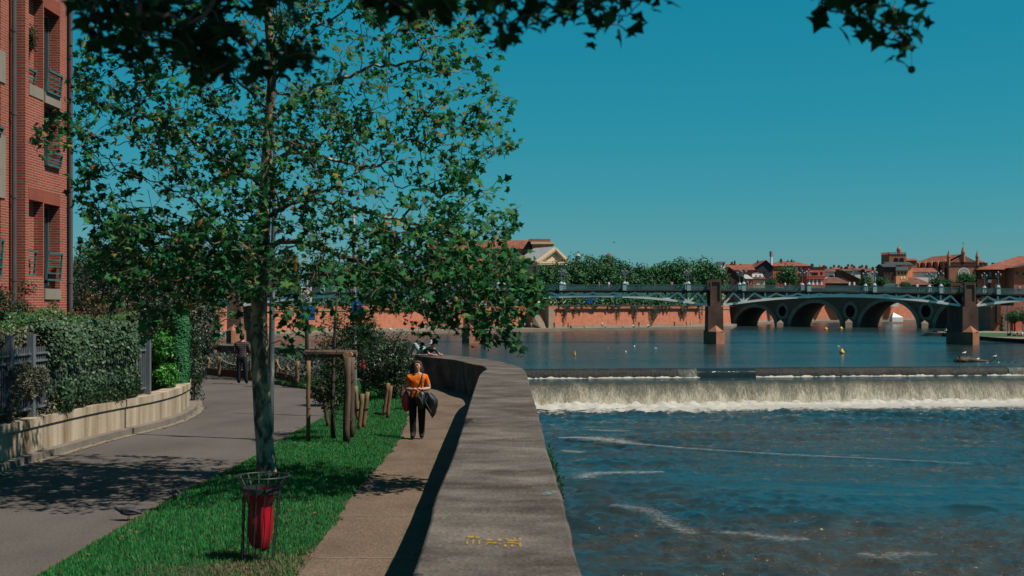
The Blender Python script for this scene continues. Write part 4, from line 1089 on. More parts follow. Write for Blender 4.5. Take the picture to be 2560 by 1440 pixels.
# ------------------------------------------------------------------ stakes and young tree
M_wood = mat('round_timber', [(.15, .085, .045), (.24, .145, .08), (.30, .2, .12)], 4, .8, .3, 20, (3, 3, .35), .15, fine=.25)
M_woodd = mat('grey_weathered_timber', [(.075, .05, .034), (.13, .09, .062), (.19, .14, .1)], 5, .85, .4, 20, (3, 3, .4), .15, fine=.3)
M_endg = mat('sawn_end_grain', [(.36, .2, .1), (.46, .28, .15)], 30, .8, 0)
M_strap = mat('black_rubber_strap', [(.012, .012, .013)], 5, .6, 0)
def stake(label, p0, p1, r, m=M_wood, group=None):
    mb = MB(); pts = [Vector(p0).lerp(Vector(p1), i/5) for i in range(6)]
    pts = [pts[0]]+[q+Vector((noise.noise(q*3), noise.noise(q*3+Vector((5, 0, 0))), 0))*r*.35 for q in pts[1:-1]]+[pts[-1]]
    mb.tube(pts, [r*(1+.06*noise.noise(Vector((i, r*40, p0[0])))) for i in range(6)], 9)
    o = mb.build('stake', m, org=p0, smooth=False)
    for pl in o.data.polygons: pl.use_smooth = len(pl.vertices) == 4
    return tag(o, label, 'stake', group)
SG = 'timber stakes round the young trees'
def gs(px, y0, pxt, yt, D=None):
    b = G(px, y0, .02); D = b.y; return (b.x, b.y, 0.), tuple(W(pxt, yt, D))
a, b = gs(770, 1108, 771, 902); stake('slim orange brown stake left of the dark sapling stem', a, b, .042, M_wood, SG)
a, b = gs(866, 1112, 869, 893); stake('thick round stake in front of the pair under the log rail', a, b, .072, M_woodd, SG)
a, b = gs(878, 1100, 880, 893); stake('slightly thinner stake behind the thick one under the log rail', a, b, .062, M_woodd, SG)
a, b = gs(821, 1070, 804, 962); stake('short leaning stake near the lane edge', a, b, .045, M_woodd, SG)
a, b = gs(897, 1078, 906, 985); stake('short stake left of the leaning pair behind the log rail', a, b, .048, M_wood, SG)
a, b = gs(908, 1074, 919, 980); stake('short stake right of the leaning pair behind the log rail', a, b, .046, M_wood, SG)
a, b = gs(895, 1055, 889, 965); stake('bent stake standing beside the pale lamp post foot', a, b, .048, M_wood, SG)
a, b = gs(958, 1043, 971, 958); stake('left stake of the pair next to the dark laurel', a, b, .048, M_wood, SG)
a, b = gs(968, 1049, 977, 964); stake('right stake of the pair next to the dark laurel', a, b, .046, M_wood, SG)
a, b = gs(1001, 1008, 1008, 966); stake('stake half hidden behind the walking woman', a, b, .05, M_wood, SG)
D = G(866, 1112, 0).y
mb = MB(); mb.tube([W(763, 883, D+.4), W(820, 884, D+.2), W(892, 884, D+.1)], [.072, .076, .072], 10)
log = mb.build('log_rail', M_woodd, org=W(826, 884, D+.2)); tag(log, 'horizontal round log rail tied across the stakes', 'rail')
mb = MB(); mb.tube([W(864, 887, D-.12), W(867, 887, D-.02)], [.055, .055], 12); mb.tube([W(873, 887, D-.11), W(876, 887, D-.02)], [.058, .058], 12); mb.build('log_end', M_endg, log)
for lab, x0, x1, y, d, r in (('black strap between leaning stake and sapling stem', 803, 835, 1021, 29.0, 0), ('black strap round the leaning pair of short stakes', 882, 920, 1025, 28.2, 0), ('black strap on the stakes next to the laurel', 936, 970, 1034, 31.3, 0)):
    mb = MB(); mb.bar(W(x0, y-1, d), W((x0+x1)/2, y+1, d-.03), .02, .05); mb.bar(W((x0+x1)/2, y+1, d-.03), W(x1, y-1, d), .02, .05)
    tag(mb.build('strap', M_strap, org=W(x0, y, d)), lab, 'strap')
# young staked tree: dark stem, loose small leaves
sp = G(833, 1104, .02); t = thing('young_tree', 'staked sapling with dark stem and loose small leaves', 'tree', (sp.x, sp.y, 0), )
mb = MB(); mb.tube([(sp.x, sp.y, -.02), W(831, 1000, sp.y), W(834, 900, sp.y), W(838, 800, sp.y), W(846, 700, sp.y)], [.05, .045, .038, .026, .01], 8)
for q in range(26):
    z0 = .75+.9*rng.random(); s = W(834, 1000-200*rng.random(), sp.y); d = Vector(rvec(1)[0]); d.z = abs(d.z)*.8; L = .35+.5*rng.random()
    mb.tube([s, s+d*L*.5+Vector((0, 0, .05)), s+d*L], [.012, .008, .003], 4)
mb.build('trunk', M_bark, t, smooth=True)
pts, N = clumps((PX(835, sp.y), sp.y+.2, 1.05), (.5, .5, .85), 46, 46, .16, .3)
foliage('crown', pts, N, .035+.035*rng.random(len(pts)), M_shrubg, t, .9)
pts, N = clumps((PX(862, sp.y), sp.y+1.2, 2.05), (.85, .8, .75), 60, 50, .2, .3)
foliage('crown', pts, N, .035+.035*rng.random(len(pts)), M_shrubg, t, .9)
# laurel mass by the path
def G2(px, py): return G(px, py, .05)
b = G2(950, 1012); shrub('laurel', 'large dark evergreen laurel beside the footpath', 'shrub', (b.x+.15, b.y+.9, 1.02), (.83, 1.0, 1.08), 15000, .06, M_darkl, 110, .2, (M_bark, 12, .02), base=.02, shell=.5)
b = G2(895, 1000); shrub('laurel', 'taller evergreen shrub left of the big laurel by the pale lamp post', 'shrub', (b.x, b.y+1.1, 1.45), (.62, .8, 1.25), 9000, .055, M_shrubg, 80, .2, (M_bark, 9, .016), base=.05, shell=.4)
b = G2(800, 1010); shrub('shrub', 'low green bush behind the sapling at the lane edge', 'shrub', (b.x+.1, b.y, .6), (.38, .5, .6), 3500, .05, M_shrubg, 40, .15, (M_bark, 5, .01), base=.02)
mb = MB(); M_rag = mat('red_cloth', [(.4, .03, .03)], 9, .8, .3)
for x, y, w in ((908, 905, 9), (899, 912, 7), (909, 918, 10), (906, 897, 5)):
    q = W(x, y, 34.6); mb.ball(q, (w/2/92, .03, w/1.3/92), 8, 5)
tag(mb.build('red_cloth', M_rag, org=W(905, 910, 34.6)), 'scrap of red cloth caught in the evergreen shrub', 'cloth')

# ------------------------------------------------------------------ rope fenced flower bed
M_lav = leafmat('silvery_lavender', [(.035, .06, .035), (.06, .085, .06), (.11, .115, .125), (.03, .075, .024)], .2, .6)
M_rope = mat('pale_rope', [(.32, .23, .14), (.42, .32, .2)], 30, .9, .3)
M_plank = mat('stained_timber_board', [(.10, .035, .018), (.18, .07, .034)], 3, .8, .2, 20, (4, 4, .6))
BD = [(500, 931, 891), (520, 932, 893), (547, 937, 891), (627, 941, 897), (691, 944, 898), (716, 950, 912), (743, 957, 903)]
FG = 'stakes of the rope fence round the flower bed'
wd = ['leftmost rope fence stake at the bed corner', 'second rope fence stake from the left', 'orange rope fence stake at the plank corner', 'rope fence stake right of the standing man', 'rope fence stake between lamp post and sign pole', 'short rope fence stake near the sign pole', 'last rope fence stake before the green sapling']
bps = []
for (x, yb, yt), lb in zip(BD, wd):
    g0 = G(x, yb+3, .13); p1 = W(x+1, yt, g0.y); bps.append((g0, p1)); stake(lb, (g0.x, g0.y, .1), p1, .06, M_wood, FG)
for x, yb, yt, lb in ((538, 925, 875, 'rope fence stake at the back of the bed under the wall'), (750, 915, 893, 'rear rope fence stake in front of the parapet')):
    D = 52.5; stake(lb, W(x-4, yb, D), W(x, yt, D), .07, M_wood, FG)
ropes = ((0, 1), (1, 2), (2, 3), (3, 4), (4, 5), (5, 6))
for i, (a, b) in enumerate(ropes):
    p = bps[a][1]-Vector((0, 0, .05)); q = bps[b][1]-Vector((0, 0, .05)); pts = []
    for k in range(13):
        s = k/12; v = p.lerp(q, s); v.z -= .22*4*s*(1-s); pts.append(v)
    mb = MB(); mb.tube(pts, .022, 6); tag(mb.build('rope', M_rope, org=p, smooth=True), 'pale sagging rope span between '+['the first two bed stakes', 'the second stake and the plank corner', 'the plank corner and the standing man', 'the man and the lamp post stake', 'the lamp post stake and the short stake', 'the short stake and the last stake'][i], 'rope', 'ropes of the flower bed')
for i, (a, b) in enumerate(((0, 2), (2, 3), (3, 4), (4, 6))):
    p = bps[a][0]; q = bps[b][0]; mb = MB(); mb.bar((p.x, p.y+.1, .24), (q.x, q.y+.1, .24), .05, .26)
    tag(mb.build('edging_board', M_plank, org=p), 'reddish timber board edging the bed '+['at its left corner', 'beside the standing man', 'between man and lamp post', 'near the sign pole'][i], 'board', 'boards edging the flower bed')
n = 9000; u = rng.random(n); xs = 495+(780-495)*u; dd = .3+2.0*rng.random(n)
bx0 = np.array([b[0].x for b in bps]); by0 = np.array([b[0].y for b in bps])
px_ = np.interp(xs, [q[0] for q in BD]+[790], list(bx0)+[bx0[-1]+.7]); py_ = np.interp(xs, [q[0] for q in BD]+[790], list(by0)+[by0[-1]-1.2])
h = .15+.55*rng.random(n)**1.3; nv = np.array([noise.noise((a*1.6, b*1.2, 0)) for a, b in zip(px_, py_+dd)])
pts = np.stack([px_+.15*rng.normal(size=n), py_+dd, .1+h*(1+.5*nv)], 1)
o = foliage('lavender', pts, np.tile((.3, -.5, .4), (n, 1)), .05+.07*rng.random(n), M_lav, jitter=.9, droop=-1.2); tag(o, 'silvery lavender like plants filling the rope fenced bed', 'flowers', kind='stuff')

# ------------------------------------------------------------------ posts and signs
M_post = mat('peeling_grey_paint', [(.07, .085, .095), (.10, .12, .13), (.34, .36, .36)], 3, .6, .2, 14, (2, 2, .5), .3, pos=[.38, .58, .68])
M_dpost = mat('dark_blue_grey_post', [(.03, .045, .055), (.045, .06, .07)], 3, .5, 0, spec=.4)
M_lpost = mat('pale_galvanised_post', [(.2, .22, .22), (.32, .34, .34)], 4, .5, .1, 12, (2, 2, .5))
M_white = mat('white_sign_face', [(1.0, .98, .94), (1.15, 1.13, 1.1)], 2, .5, 0)
M_blue = mat('blue_sign_face', [(.02, .16, .5), (.026, .2, .6)], 3, .4, 0)
M_redp = mat('red_sign_paint', [(.4, .02, .03)], 3, .5, 0)
M_blackp = mat('black_sign_paint', [(.01, .01, .012)], 3, .5, 0)
M_signshade = mat('brown_grey_sign_shade', [(.10, .085, .08), (.14, .12, .11)], 3, .6, 0)  # brown grey stands in for the shade on the ringed sign's face
g0 = G(674, 1100, 0); D = g0.y
t = thing('lamp_post', 'grey peeling lamp post standing right behind the plane tree trunk', 'lamp post', (g0.x, g0.y, 0))
mb = MB(); mb.tube([(g0.x, D, 0), (g0.x, D, .9), W(678, 960, D), W(681, 700, D), W(684, 560, D), W(686, 430, D), W(687, 330, D)], [.085, .085, .06, .055, .045, .035, .03], 12); mb.build('pole', M_post, t, smooth=True)
mb = MB(); q = W(687, 330, D); mb.tube([q, q+Vector((-.3, .05, .18)), q+Vector((-.75, .1, .22))], .025, 8); mb.build('arm', M_post, t, smooth=True)
mb = MB(); mb.obox(q+Vector((-.95, .12, .2)), (.28, 0, .01), (0, .09, 0), (0, 0, .04)); mb.build('lamp_head', M_post, t)
mb = MB(); c = W(678, 688, D-.1); w, h = 12/118, 36/118
mb.obox(c, (w, 0, 0), (0, .012, 0), (0, 0, h)); so_ = mb.build('sign_panel', M_signshade, t)
def ringface(mb, c, r0, r1, n=28, dy=-.014):
    k = len(mb.v)
    for i in range(n):
        a = 2*math.pi*i/n
        for r in (r0, r1): mb.v.append(Vector((c[0]+r*math.cos(a), c[1]+dy, c[2]+r*math.sin(a))))
    for i in range(n): mb.f.append([k+2*i, k+2*i+1, k+2*((i+1) % n)+1, k+2*((i+1) % n)]); mb.mi.append(mb.cur)
mb = MB(); ringface(mb, c+Vector((0, 0, .14)), .065, .09); ringface(mb, c-Vector((0, 0, .12)), .065, .09); mb.build('red_ring', M_redp, so_)
g0 = G(767, 962, .1); D = g0.y
t = thing('sign_post', 'dark blue grey post carrying a white turn ban sign above a blue sign', 'sign post', (g0.x, g0.y, .1))
mb = MB(); mb.tube([(g0.x, D, .05), W(767, 700, D)], .062, 12); mb.build('post', M_dpost, t, smooth=True)
c = W(766, 737, D-.09); s = D/F
mb = MB(); mb.obox(c, (13*s, 0, 0), (0, .012, 0), (0, 0, 20*s)); f_ = mb.build('sign_panel', M_white, t)
mb = MB(); ringface(mb, c+Vector((0, 0, 5*s)), 9.2*s, 11.4*s); mb.bar(c+Vector((-7*s, -.0145, 12*s)), c+Vector((7*s, -.0145, -2*s)), .004, 2*s, (0, 1, 0)); mb.build('red_ring', M_redp, f_)
mb = MB(); k = c+Vector((0, -.016, 5*s)); mb.bar(k+Vector((-2*s, 0, -6*s)), k+Vector((-2*s, 0, 2*s)), .004, 2*s, (0, 1, 0)); mb.bar(k+Vector((-2*s, 0, 2*s)), k+Vector((4*s, 0, 3*s)), .004, 2*s, (0, 1, 0)); mb.build('arrow', M_blackp, f_)
for dz in (-10, -14, -17):
    mb = MB(); mb.box(c.x-9*s, c.x+9*s, c.y-.016, c.y-.0135, c.z+dz*s-.6*s, c.z+dz*s+.6*s); mb.build('text_line', M_blackp, f_)
c = W(770, 783, D-.09); mb = MB(); mb.obox(c, (18*s, 0, 0), (0, .012, 0), (0, 0, 18*s)); f_ = mb.build('sign_panel', M_blue, t)
mb = MB()
for x, z, w in ((-4, 9, 9), (3, 3, 11), (-2, -4, 12)): mb.box(c.x+(x-w/2)*s, c.x+(x+w/2)*s, c.y-.016, c.y-.0135, c.z+(z-.9)*s, c.z+(z+.9)*s)
mb.build('text_line', M_white, f_)
g0 = G(886, 1040, .03); D = g0.y
t = thing('lamp_post', 'pale galvanised post with a blue sign behind the laurel', 'lamp post', (g0.x, g0.y, 0))
mb = MB(); mb.tube([(g0.x, D, 0), W(886, 900, D), W(885, 640, D), W(884, 520, D)], [.07, .06, .045, .04], 10); mb.build('pole', M_lpost, t, smooth=True)
c = W(891, 771, D-.07); s = D/F; mb = MB(); mb.obox(c, (13*s, 0, 0), (0, .012, 0), (0, 0, 26*s)); f_ = mb.build('sign_panel', M_blue, t)
mb = MB()
for a0, a1 in (((-6, 18), (-2, 22)), ((-2, 22), (2, 15)), ((2, 15), (6, 20)), ((-6, 8), (6, 10)), ((-5, 2), (3, 3))): mb.bar(c+Vector((a0[0]*s, -.0145, a0[1]*s)), c+Vector((a1[0]*s, -.0145, a1[1]*s)), .004, 1.6*s, (0, 1, 0))
mb.build('text_line', M_white, f_)
# slim stay cable fixed to a hidden net on the river side of the parapet
M_ivy = leafmat('ivy_leaves', [(.01, .05, .02), (.02, .08, .03), (.03, .1, .05)], .2, .4)
n = 1500; yy = 13.5+4.0*rng.random(n)
pts = np.stack([np.array([atY([(p.x, p.y) for p in WOUT], v) for v in yy])+.03+.05*rng.random(n), yy, 1.0-.35*rng.random(n)**.8*(1+0*yy)-.03], 1)
nv = np.array([noise.noise((p[1]*2.5, p[2]*3, 0)) for p in pts]); pts = pts[nv > .0]
tg = thing('ivy', 'green creeper clinging to the river side edge of the parapet', 'creeper', (.5, 15.5, .8))
foliage('foliage', pts, np.tile((1, 0, .4), (len(pts), 1)), .03+.03*rng.random(len(pts)), M_ivy, tg, .7)
# ------------------------------------------------------------------ people
M_skin = mat('skin', [(.56, .29, .19), (.66, .36, .25)], 12, .5, 0, obj=True)
M_orange = mat('orange_jersey', [(.85, .155, .005), (1.0, .205, .008)], 9, .85, .9, 11, obj=True, bdist=.03)
M_black = mat('black_cloth', [(.008, .009, .011), (.018, .019, .022)], 8, .8, .5, 14, obj=True)
M_shoe = mat('dark_shoe', [(.012, .013, .015), (.03, .032, .036)], 14, .6, 0, obj=True)
M_hair = mat('brown_hair', [(.035, .014, .008), (.09, .035, .018)], 30, .5, .6, 60, (1, 1, .25), obj=True)
M_hairb = mat('dark_hair', [(.008, .006, .005), (.02, .015, .012)], 30, .5, .5, 60, obj=True)
M_jean = mat('dark_denim', [(.008, .014, .022), (.018, .032, .045)], 7, .85, .4, 16, obj=True)
M_ljean = mat('pale_denim', [(.28, .34, .37), (.42, .5, .53)], 9, .85, .4, 20, obj=True)
M_hat = mat('white_hat', [(.9, .9, .92), (1.05, 1.05, 1.05)], 9, .8, .2, obj=True)
M_redbag = mat('glossy_red_bag', [(.7, .01, .035), (.95, .02, .05)], 7, .3, .3, 9, spec=.5, obj=True)
M_blackbag = mat('black_nylon', [(.01, .011, .012), (.025, .027, .03)], 9, .45, .5, 12, spec=.4, obj=True)
M_trim = mat('pale_piping', [(.25, .25, .25)], 9, .6, 0)
M_lip = mat('lips', [(.3, .08, .07)], 9, .5, 0)
M_eye = mat('dark_eye', [(.02, .015, .012)], 9, .3, 0)
def plaid():
    m, nt, b = _new('dark_plaid_cloth'); v = coords(nt, (1, 1, 1), True); s = _n(nt, 'ShaderNodeSeparateXYZ'); nt.links.new(v, s.inputs[0]); outs = []
    for i in (0, 2):
        a = _n(nt, 'ShaderNodeMath', operation='MULTIPLY'); a.inputs[1].default_value = 14; nt.links.new(s.outputs[i], a.inputs[0])
        f = _n(nt, 'ShaderNodeMath', operation='FRACT'); nt.links.new(a.outputs[0], f.inputs[0])
        g = _n(nt, 'ShaderNodeMath', operation='GREATER_THAN'); g.inputs[1].default_value = .62; nt.links.new(f.outputs[0], g.inputs[0]); outs.append(g)
    ad = _n(nt, 'ShaderNodeMath', operation='ADD'); nt.links.new(outs[0].outputs[0], ad.inputs[0]); nt.links.new(outs[1].outputs[0], ad.inputs[1])
    h = _n(nt, 'ShaderNodeMath', operation='MULTIPLY'); h.inputs[1].default_value = .5; nt.links.new(ad.outputs[0], h.inputs[0])
    r = ramp(nt, [(.02, .016, .02), (.06, .04, .046), (.14, .09, .092)]); nt.links.new(h.outputs[0], r.inputs['Fac']); nt.links.new(r.outputs['Color'], b.inputs['Base Color'])
    b.inputs['Roughness'].default_value = .9; return m
M_plaid = plaid()
def skin_mesh(J, E, root, sub=2):
    names = list(J); idx = {n: i for i, n in enumerate(names)}
    me = bpy.data.meshes.new('body'); me.from_pydata([J[n][0] for n in names], [(idx[a], idx[b]) for a, b in E], [])
    o = bpy.data.objects.new('body', me); _link(o)
    o.modifiers.new('Skin', 'SKIN')
    if not me.skin_vertices: me.skin_vertices.new()
    sv = me.skin_vertices[0].data
    for n in names:
        r = J[n][1]; sv[idx[n]].radius = r if hasattr(r, '__len__') else (r, r)
    sv[idx[root]].use_root = True
    ss = o.modifiers.new('Sub', 'SUBSURF'); ss.levels = sub; ss.render_levels = sub
    dg = bpy.context.evaluated_depsgraph_get(); dg.update()
    out = bpy.data.meshes.new_from_object(o.evaluated_get(dg))
    bpy.data.objects.remove(o); bpy.data.meshes.remove(me)
    out.polygons.foreach_set('use_smooth', [True]*len(out.polygons))
    return out
def mesh_to_mb(mb, me):
    k = len(mb.v); mb.v += [v.co.copy() for v in me.vertices]
    for p in me.polygons: mb.f.append([k+i for i in p.vertices]); mb.mi.append(mb.cur)
def hand(mb, wrist, palm_dir, normal, curl=.9, sc=1., thumb=1):
    d = Vector(palm_dir).normalized(); n = Vector(normal).normalized(); s = d.cross(n).normalized(); w = Vector(wrist)
    mb.tube([w, w+d*.03*sc, w+d*.085*sc], [.026*sc, .034*sc, .036*sc], 8)
    for k, L in enumerate((.068, .078, .072, .056)):
        b = w+d*.085*sc+s*(k-1.5)*.019*sc; p = [b]; dd = d.copy()
        for j in range(3):
            dd = (dd+n*curl*.55).normalized(); p.append(p[-1]+dd*L/3*sc*1.1)
        mb.tube(p, [.0095*sc, .009*sc, .008*sc, .006*sc], 6)
    b = w+d*.035*sc-s*thumb*.03*sc; mb.tube([b, b+(d*.5-s*thumb*.8)*.035*sc, b+(d*.9-s*thumb*.7+n*.4)*.062*sc], [.012*sc, .010*sc, .007*sc], 6)
def paint(me, fn):
    me.polygons.foreach_set('material_index', [fn(p.center) for p in me.polygons]); me.update()
def person_body(name, parent, J, E, root, mats, fn, hands=(), sub=2, head=None):
    me = skin_mesh(J, E, root, sub); mb = MB(); mesh_to_mb(mb, me); bpy.data.meshes.remove(me)
    for h in hands: hand(mb, *h[0], **h[1])
    if head: head(mb)
    m2 = bpy.data.meshes.new(name); m2.from_pydata([tuple(v) for v in mb.v], [], mb.f); m2.polygons.foreach_set('use_smooth', [True]*len(m2.polygons)); m2.update()
    paint(m2, fn); return adopt(name, m2, mats, parent)
LEGE = [('pel', 'hl'), ('hl', 'kl'), ('kl', 'al'), ('al', 'tl'), ('pel', 'hr'), ('hr', 'kr'), ('kr', 'ar'), ('ar', 'tr')]
TORE = [('pel', 'wai'), ('wai', 'che'), ('che', 'upc'), ('upc', 'nec'), ('nec', 'hea'), ('hea', 'fac'), ('fac', 'top'), ('upc', 'sl'), ('sl', 'el'), ('el', 'wl'), ('upc', 'sr'), ('sr', 'er'), ('er', 'wr')]
# --- the woman (facing the camera, looking to her left)
wf = G(1043, 1098, .0); wo = thing('person', 'woman in an orange top and black trousers walking along the footpath towards the viewer', 'person', (wf.x, wf.y, .008))
J = dict(pel=((0, 0, .87), (.15, .12)), wai=((0, .0, 1.0), (.145, .11)), che=((0, -.005, 1.16), (.16, .12)), upc=((0, .0, 1.285), (.135, .09)), nec=((.0, .0, 1.375), .046),
         hea=((.0, -.012, 1.43), (.058, .06)), fac=((.005, -.015, 1.505), (.075, .088)), top=((0, .0, 1.58), (.055, .06)),
         hl=((-.09, 0, .80), .112), kl=((-.088, -.05, .45), .082), al=((-.08, -.06, .10), .066), tl=((-.09, -.20, .045), (.052, .042)),
         hr=((.09, 0, .80), .112), kr=((.092, .0, .45), .082), ar=((.09, .06, .11), .066), tr=((.10, -.09, .045), (.052, .042)),
         sl=((-.175, 0, 1.285), .068), el=((-.235, .02, 1.03), .052), wl=((-.075, -.20, 1.035), .027), sr=((.175, 0, 1.285), .068), er=((.245, .02, 1.04), .052), wr=((.105, -.21, 1.045), .027))
def wfn(c):
    arm = abs(c.x) > .15 or c.y < -.115
    if c.z > 1.345: return 0
    if c.z < .075: return 3
    if arm and .93 < c.z: 
        return 1 if (c.z > 1.15 and abs(c.x) > .12) else 0
    return 1 if c.z > .885 else 2
def whead(mb):
    mb.ball((.006, -.082, 1.487), (.013, .022, .022), 8, 6); mb.ball((.004, -.075, 1.44), (.026, .02, .016), 8, 6)
    for s in (-1, 1): mb.ball((s*.078, .005, 1.49), (.012, .02, .03), 6, 5)
person_body('body', wo, J, LEGE+TORE, 'pel', [M_skin, M_orange, M_black, M_shoe], wfn,
            [(((-.075, -.20, 1.035), (.8, -.35, .12), (.2, -.3, -1)), dict(sc=.9, thumb=-1)), (((.105, -.21, 1.045), (-.8, -.3, .1), (-.2, -.3, -1)), dict(sc=.9))], head=whead)
mb = MB()
mb.lathe([(.10, -.125), (.138, -.11), (.142, -.05), (.128, .0), (.116, .06), (.10, .11), (.062, .142), (.01, .152)], (-.006, .045, 1.478), 22, .95, .86, lambda a, t: 1+.06*math.sin(a*7+t*5)+.05*math.sin(a*13))
hv = []
for v in mb.v:
    if v.y < -.01 and v.z < 1.555: v.y = -.01+.12*(v.y+.01); v.x *= 1.04   # open at the face
hr_ = mb.build('hair', M_hair, wo, local=True, smooth=True)
mb = MB()
for s in (-1, 1): mb.ball((s*.034, -.082, 1.585), (.028, .012, .017), 8, 6)
mb.bar((-.07, -.075, 1.588), (.07, -.075, 1.588), .008, .006); mb.build('sunglasses', M_blackp, wo, local=True)
for s in (-1, 1):
    mb = MB(); mb.ball((s*.029+.004, -.0885, 1.508), (.013, .006, .006), 8, 5); mb.build('eye', M_eye, wo, local=True)
mb = MB(); mb.ball((.005, -.0935, 1.452), (.022, .006, .006), 8, 5); mb.build('mouth', M_lip, wo, local=True)
def at(o, p): return Vector(o.location)+Vector(p)
def blobbag(name, m, label, cat, pts, rad, flat, trims=(), org=None, tilt=0, parent_extra=None, seed=0, drop=()):
    mb = MB(); mb.tube(pts, rad, 14)
    c = sum((Vector(p) for p in pts), Vector())/len(pts)
    for v in mb.v:
        v.y = c.y+(v.y-c.y)*flat+.02*noise.noise(v*9+Vector((seed, 0, 0))); v.x += .018*noise.noise(v*13+Vector((0, seed, 0)))
    o = mb.build(name, m, org=c, smooth=True); tag(o, label, cat)
    for tr_ in trims:
        mb = MB(); mb.tube(catmull(tr_, 4), .005, 5); mb.build('piping', M_trim, o)
    return o
A_ = lambda x, y, z: at(wo, (x, y, z))
blobbag('red_bag', M_redbag, 'glossy red plastic bag hanging from the arm of the walking woman', 'bag', [A_(-.235, .03, 1.0), A_(-.24, .04, .92), A_(-.245, .05, .8), A_(-.23, .05, .68), A_(-.215, .05, .60), A_(-.20, .05, .57)], [.02, .055, .088, .10, .075, .03], .6, seed=1)
blobbag('shoulder_bag', M_blackbag, 'black shoulder bag carried against the hip of the walking woman', 'bag', [A_(.12, -.20, 1.0), A_(.10, -.21, .94), A_(.085, -.20, .82), A_(.09, -.19, .70), A_(.10, -.18, .64)], [.03, .085, .105, .085, .03], .55,
        [[A_(.03, -.27, .98), A_(.05, -.275, .9), A_(.10, -.28, .84), A_(.13, -.27, .74)], [A_(.12, -.27, .97), A_(.13, -.28, .86), A_(.12, -.27, .76)]], seed=2)
mb = MB(); mb.tube(catmull([A_(.095, -.19, 1.0), A_(.10, -.16, 1.12), A_(.105, -.11, 1.24), A_(.115, -.04, 1.345), A_(.115, .06, 1.32), A_(.08, .12, 1.15), A_(.05, .12, 1.0)], 4), .017, 6)
tag(mb.build('bag_strap', M_blackbag, org=A_(.1, -.1, 1.2), smooth=True), 'wide black strap over the left shoulder of the walking woman', 'strap')
jk = MB(); rows = 9; cols = 13
for i in range(rows):
    t_ = i/(rows-1)
    for j in range(cols):
        a = 2*math.pi*j/cols; w = [.10, .155, .175, .17, .16, .14, .11, .07, .02][i]; cxx = .19+.10*t_+.04*math.sin(t_*3)
        jk.v.append(A_(cxx+w*math.cos(a)*(1+.14*math.sin(3*a+i)), -.12+.085*math.sin(a)*(1+.2*math.sin(5*a+i*.7))*(1-.5*t_), .99-.50*t_-.05*math.cos(a)+.02*math.sin(4*a)))
for i in range(rows-1):
    for j in range(cols): jk.f.append([i*cols+j, i*cols+(j+1) % cols, (i+1)*cols+(j+1) % cols, (i+1)*cols+j]); jk.mi.append(0)
jk.f.append(list(range(cols))[::-1]); jk.mi.append(0)
jo = jk.build('jacket', M_blackbag, org=A_(.25, -.1, .8), smooth=True); tag(jo, 'crumpled black jacket slung over the arm of the walking woman', 'jacket')
for tr_ in ([A_(.24, -.225, .93), A_(.19, -.22, .80), A_(.23, -.215, .70), A_(.30, -.17, .57)], [A_(.30, -.215, .92), A_(.36, -.2, .84), A_(.36, -.18, .74)]):
    mb = MB(); mb.tube(catmull(tr_, 4), .005, 5); mb.build('piping', M_trim, jo)

# --- the man seen from behind
mf = G(605, 961, 0); mo = thing('person', 'man in dark plaid shirt and jeans standing in the lane, back turned', 'person', (mf.x, mf.y, .008))
J = dict(pel=((0, 0, .93), (.155, .12)), wai=((0, .0, 1.06), (.16, .12)), che=((0, 0, 1.24), (.19, .13)), upc=((0, .0, 1.40), (.16, .10)), nec=((.0, .0, 1.495), .052), hea=((.0, .008, 1.555), (.06, .066)), fac=((.004, .01, 1.635), (.078, .095)), top=((.0, .0, 1.715), (.055, .062)),
         hl=((-.095, 0, .86), .118), kl=((-.11, .01, .48), .088), al=((-.12, .03, .10), .07), tl=((-.13, .13, .045), (.052, .044)), hr=((.095, 0, .86), .118), kr=((.12, .01, .48), .088), ar=((.14, .03, .10), .07), tr=((.155, .13, .035), (.04, .034)),
         sl=((-.20, 0, 1.40), .082), el=((-.265, -.03, 1.13), .064), wl=((-.28, .06, .90), .036), sr=((.20, 0, 1.40), .082), er=((.275, -.01, 1.14), .064), wr=((.20, .16, 1.0), .031))
def mfn(c):
    if c.z > 1.475: return 0
    if c.z < .08: return 3
    if abs(c.x) > .205: return 1 if c.z > 1.08 else 0
    if c.y > .12 and c.z > .85: return 0
    return 1 if c.z > .96 else 2
person_body('body', mo, J, LEGE+TORE, 'pel', [M_skin, M_plaid, M_jean, M_shoe], mfn, [(((-.27, .06, .90), (-.05, .25, -1), (.8, .2, 0)), dict(curl=.35)), (((.20, .16, 1.0), (-.5, .7, .2), (-.2, -.2, -1)), dict(curl=.7, thumb=-1))],
            head=lambda mb: [mb.ball((s*.082, .0, 1.615), (.012, .02, .03), 6, 5) for s in (-1, 1)]+[mb.ball((.005, .1, 1.61), (.013, .02, .022), 6, 5)])
mb = MB(); mb.lathe([(.05, -.10), (.082, -.075), (.094, -.02), (.094, .03), (.078, .075), (.045, .1), (.005, .108)], (.002, -.012, 1.648), 18, .92, 1.02)
for v in mb.v:
    if v.y > .04 and v.z < 1.68: v.y = .04
mb.build('hair', M_hairb, mo, local=True, smooth=True)
mb = MB(); mb.lathe([(.148, 0), (.15, .03), (.147, .10)], (0, 0, .90), 20, 1., .78, lambda a, t: 1+.03*math.sin(a*6)); mb.build('shirt_tail', M_plaid, mo, local=True, smooth=True)

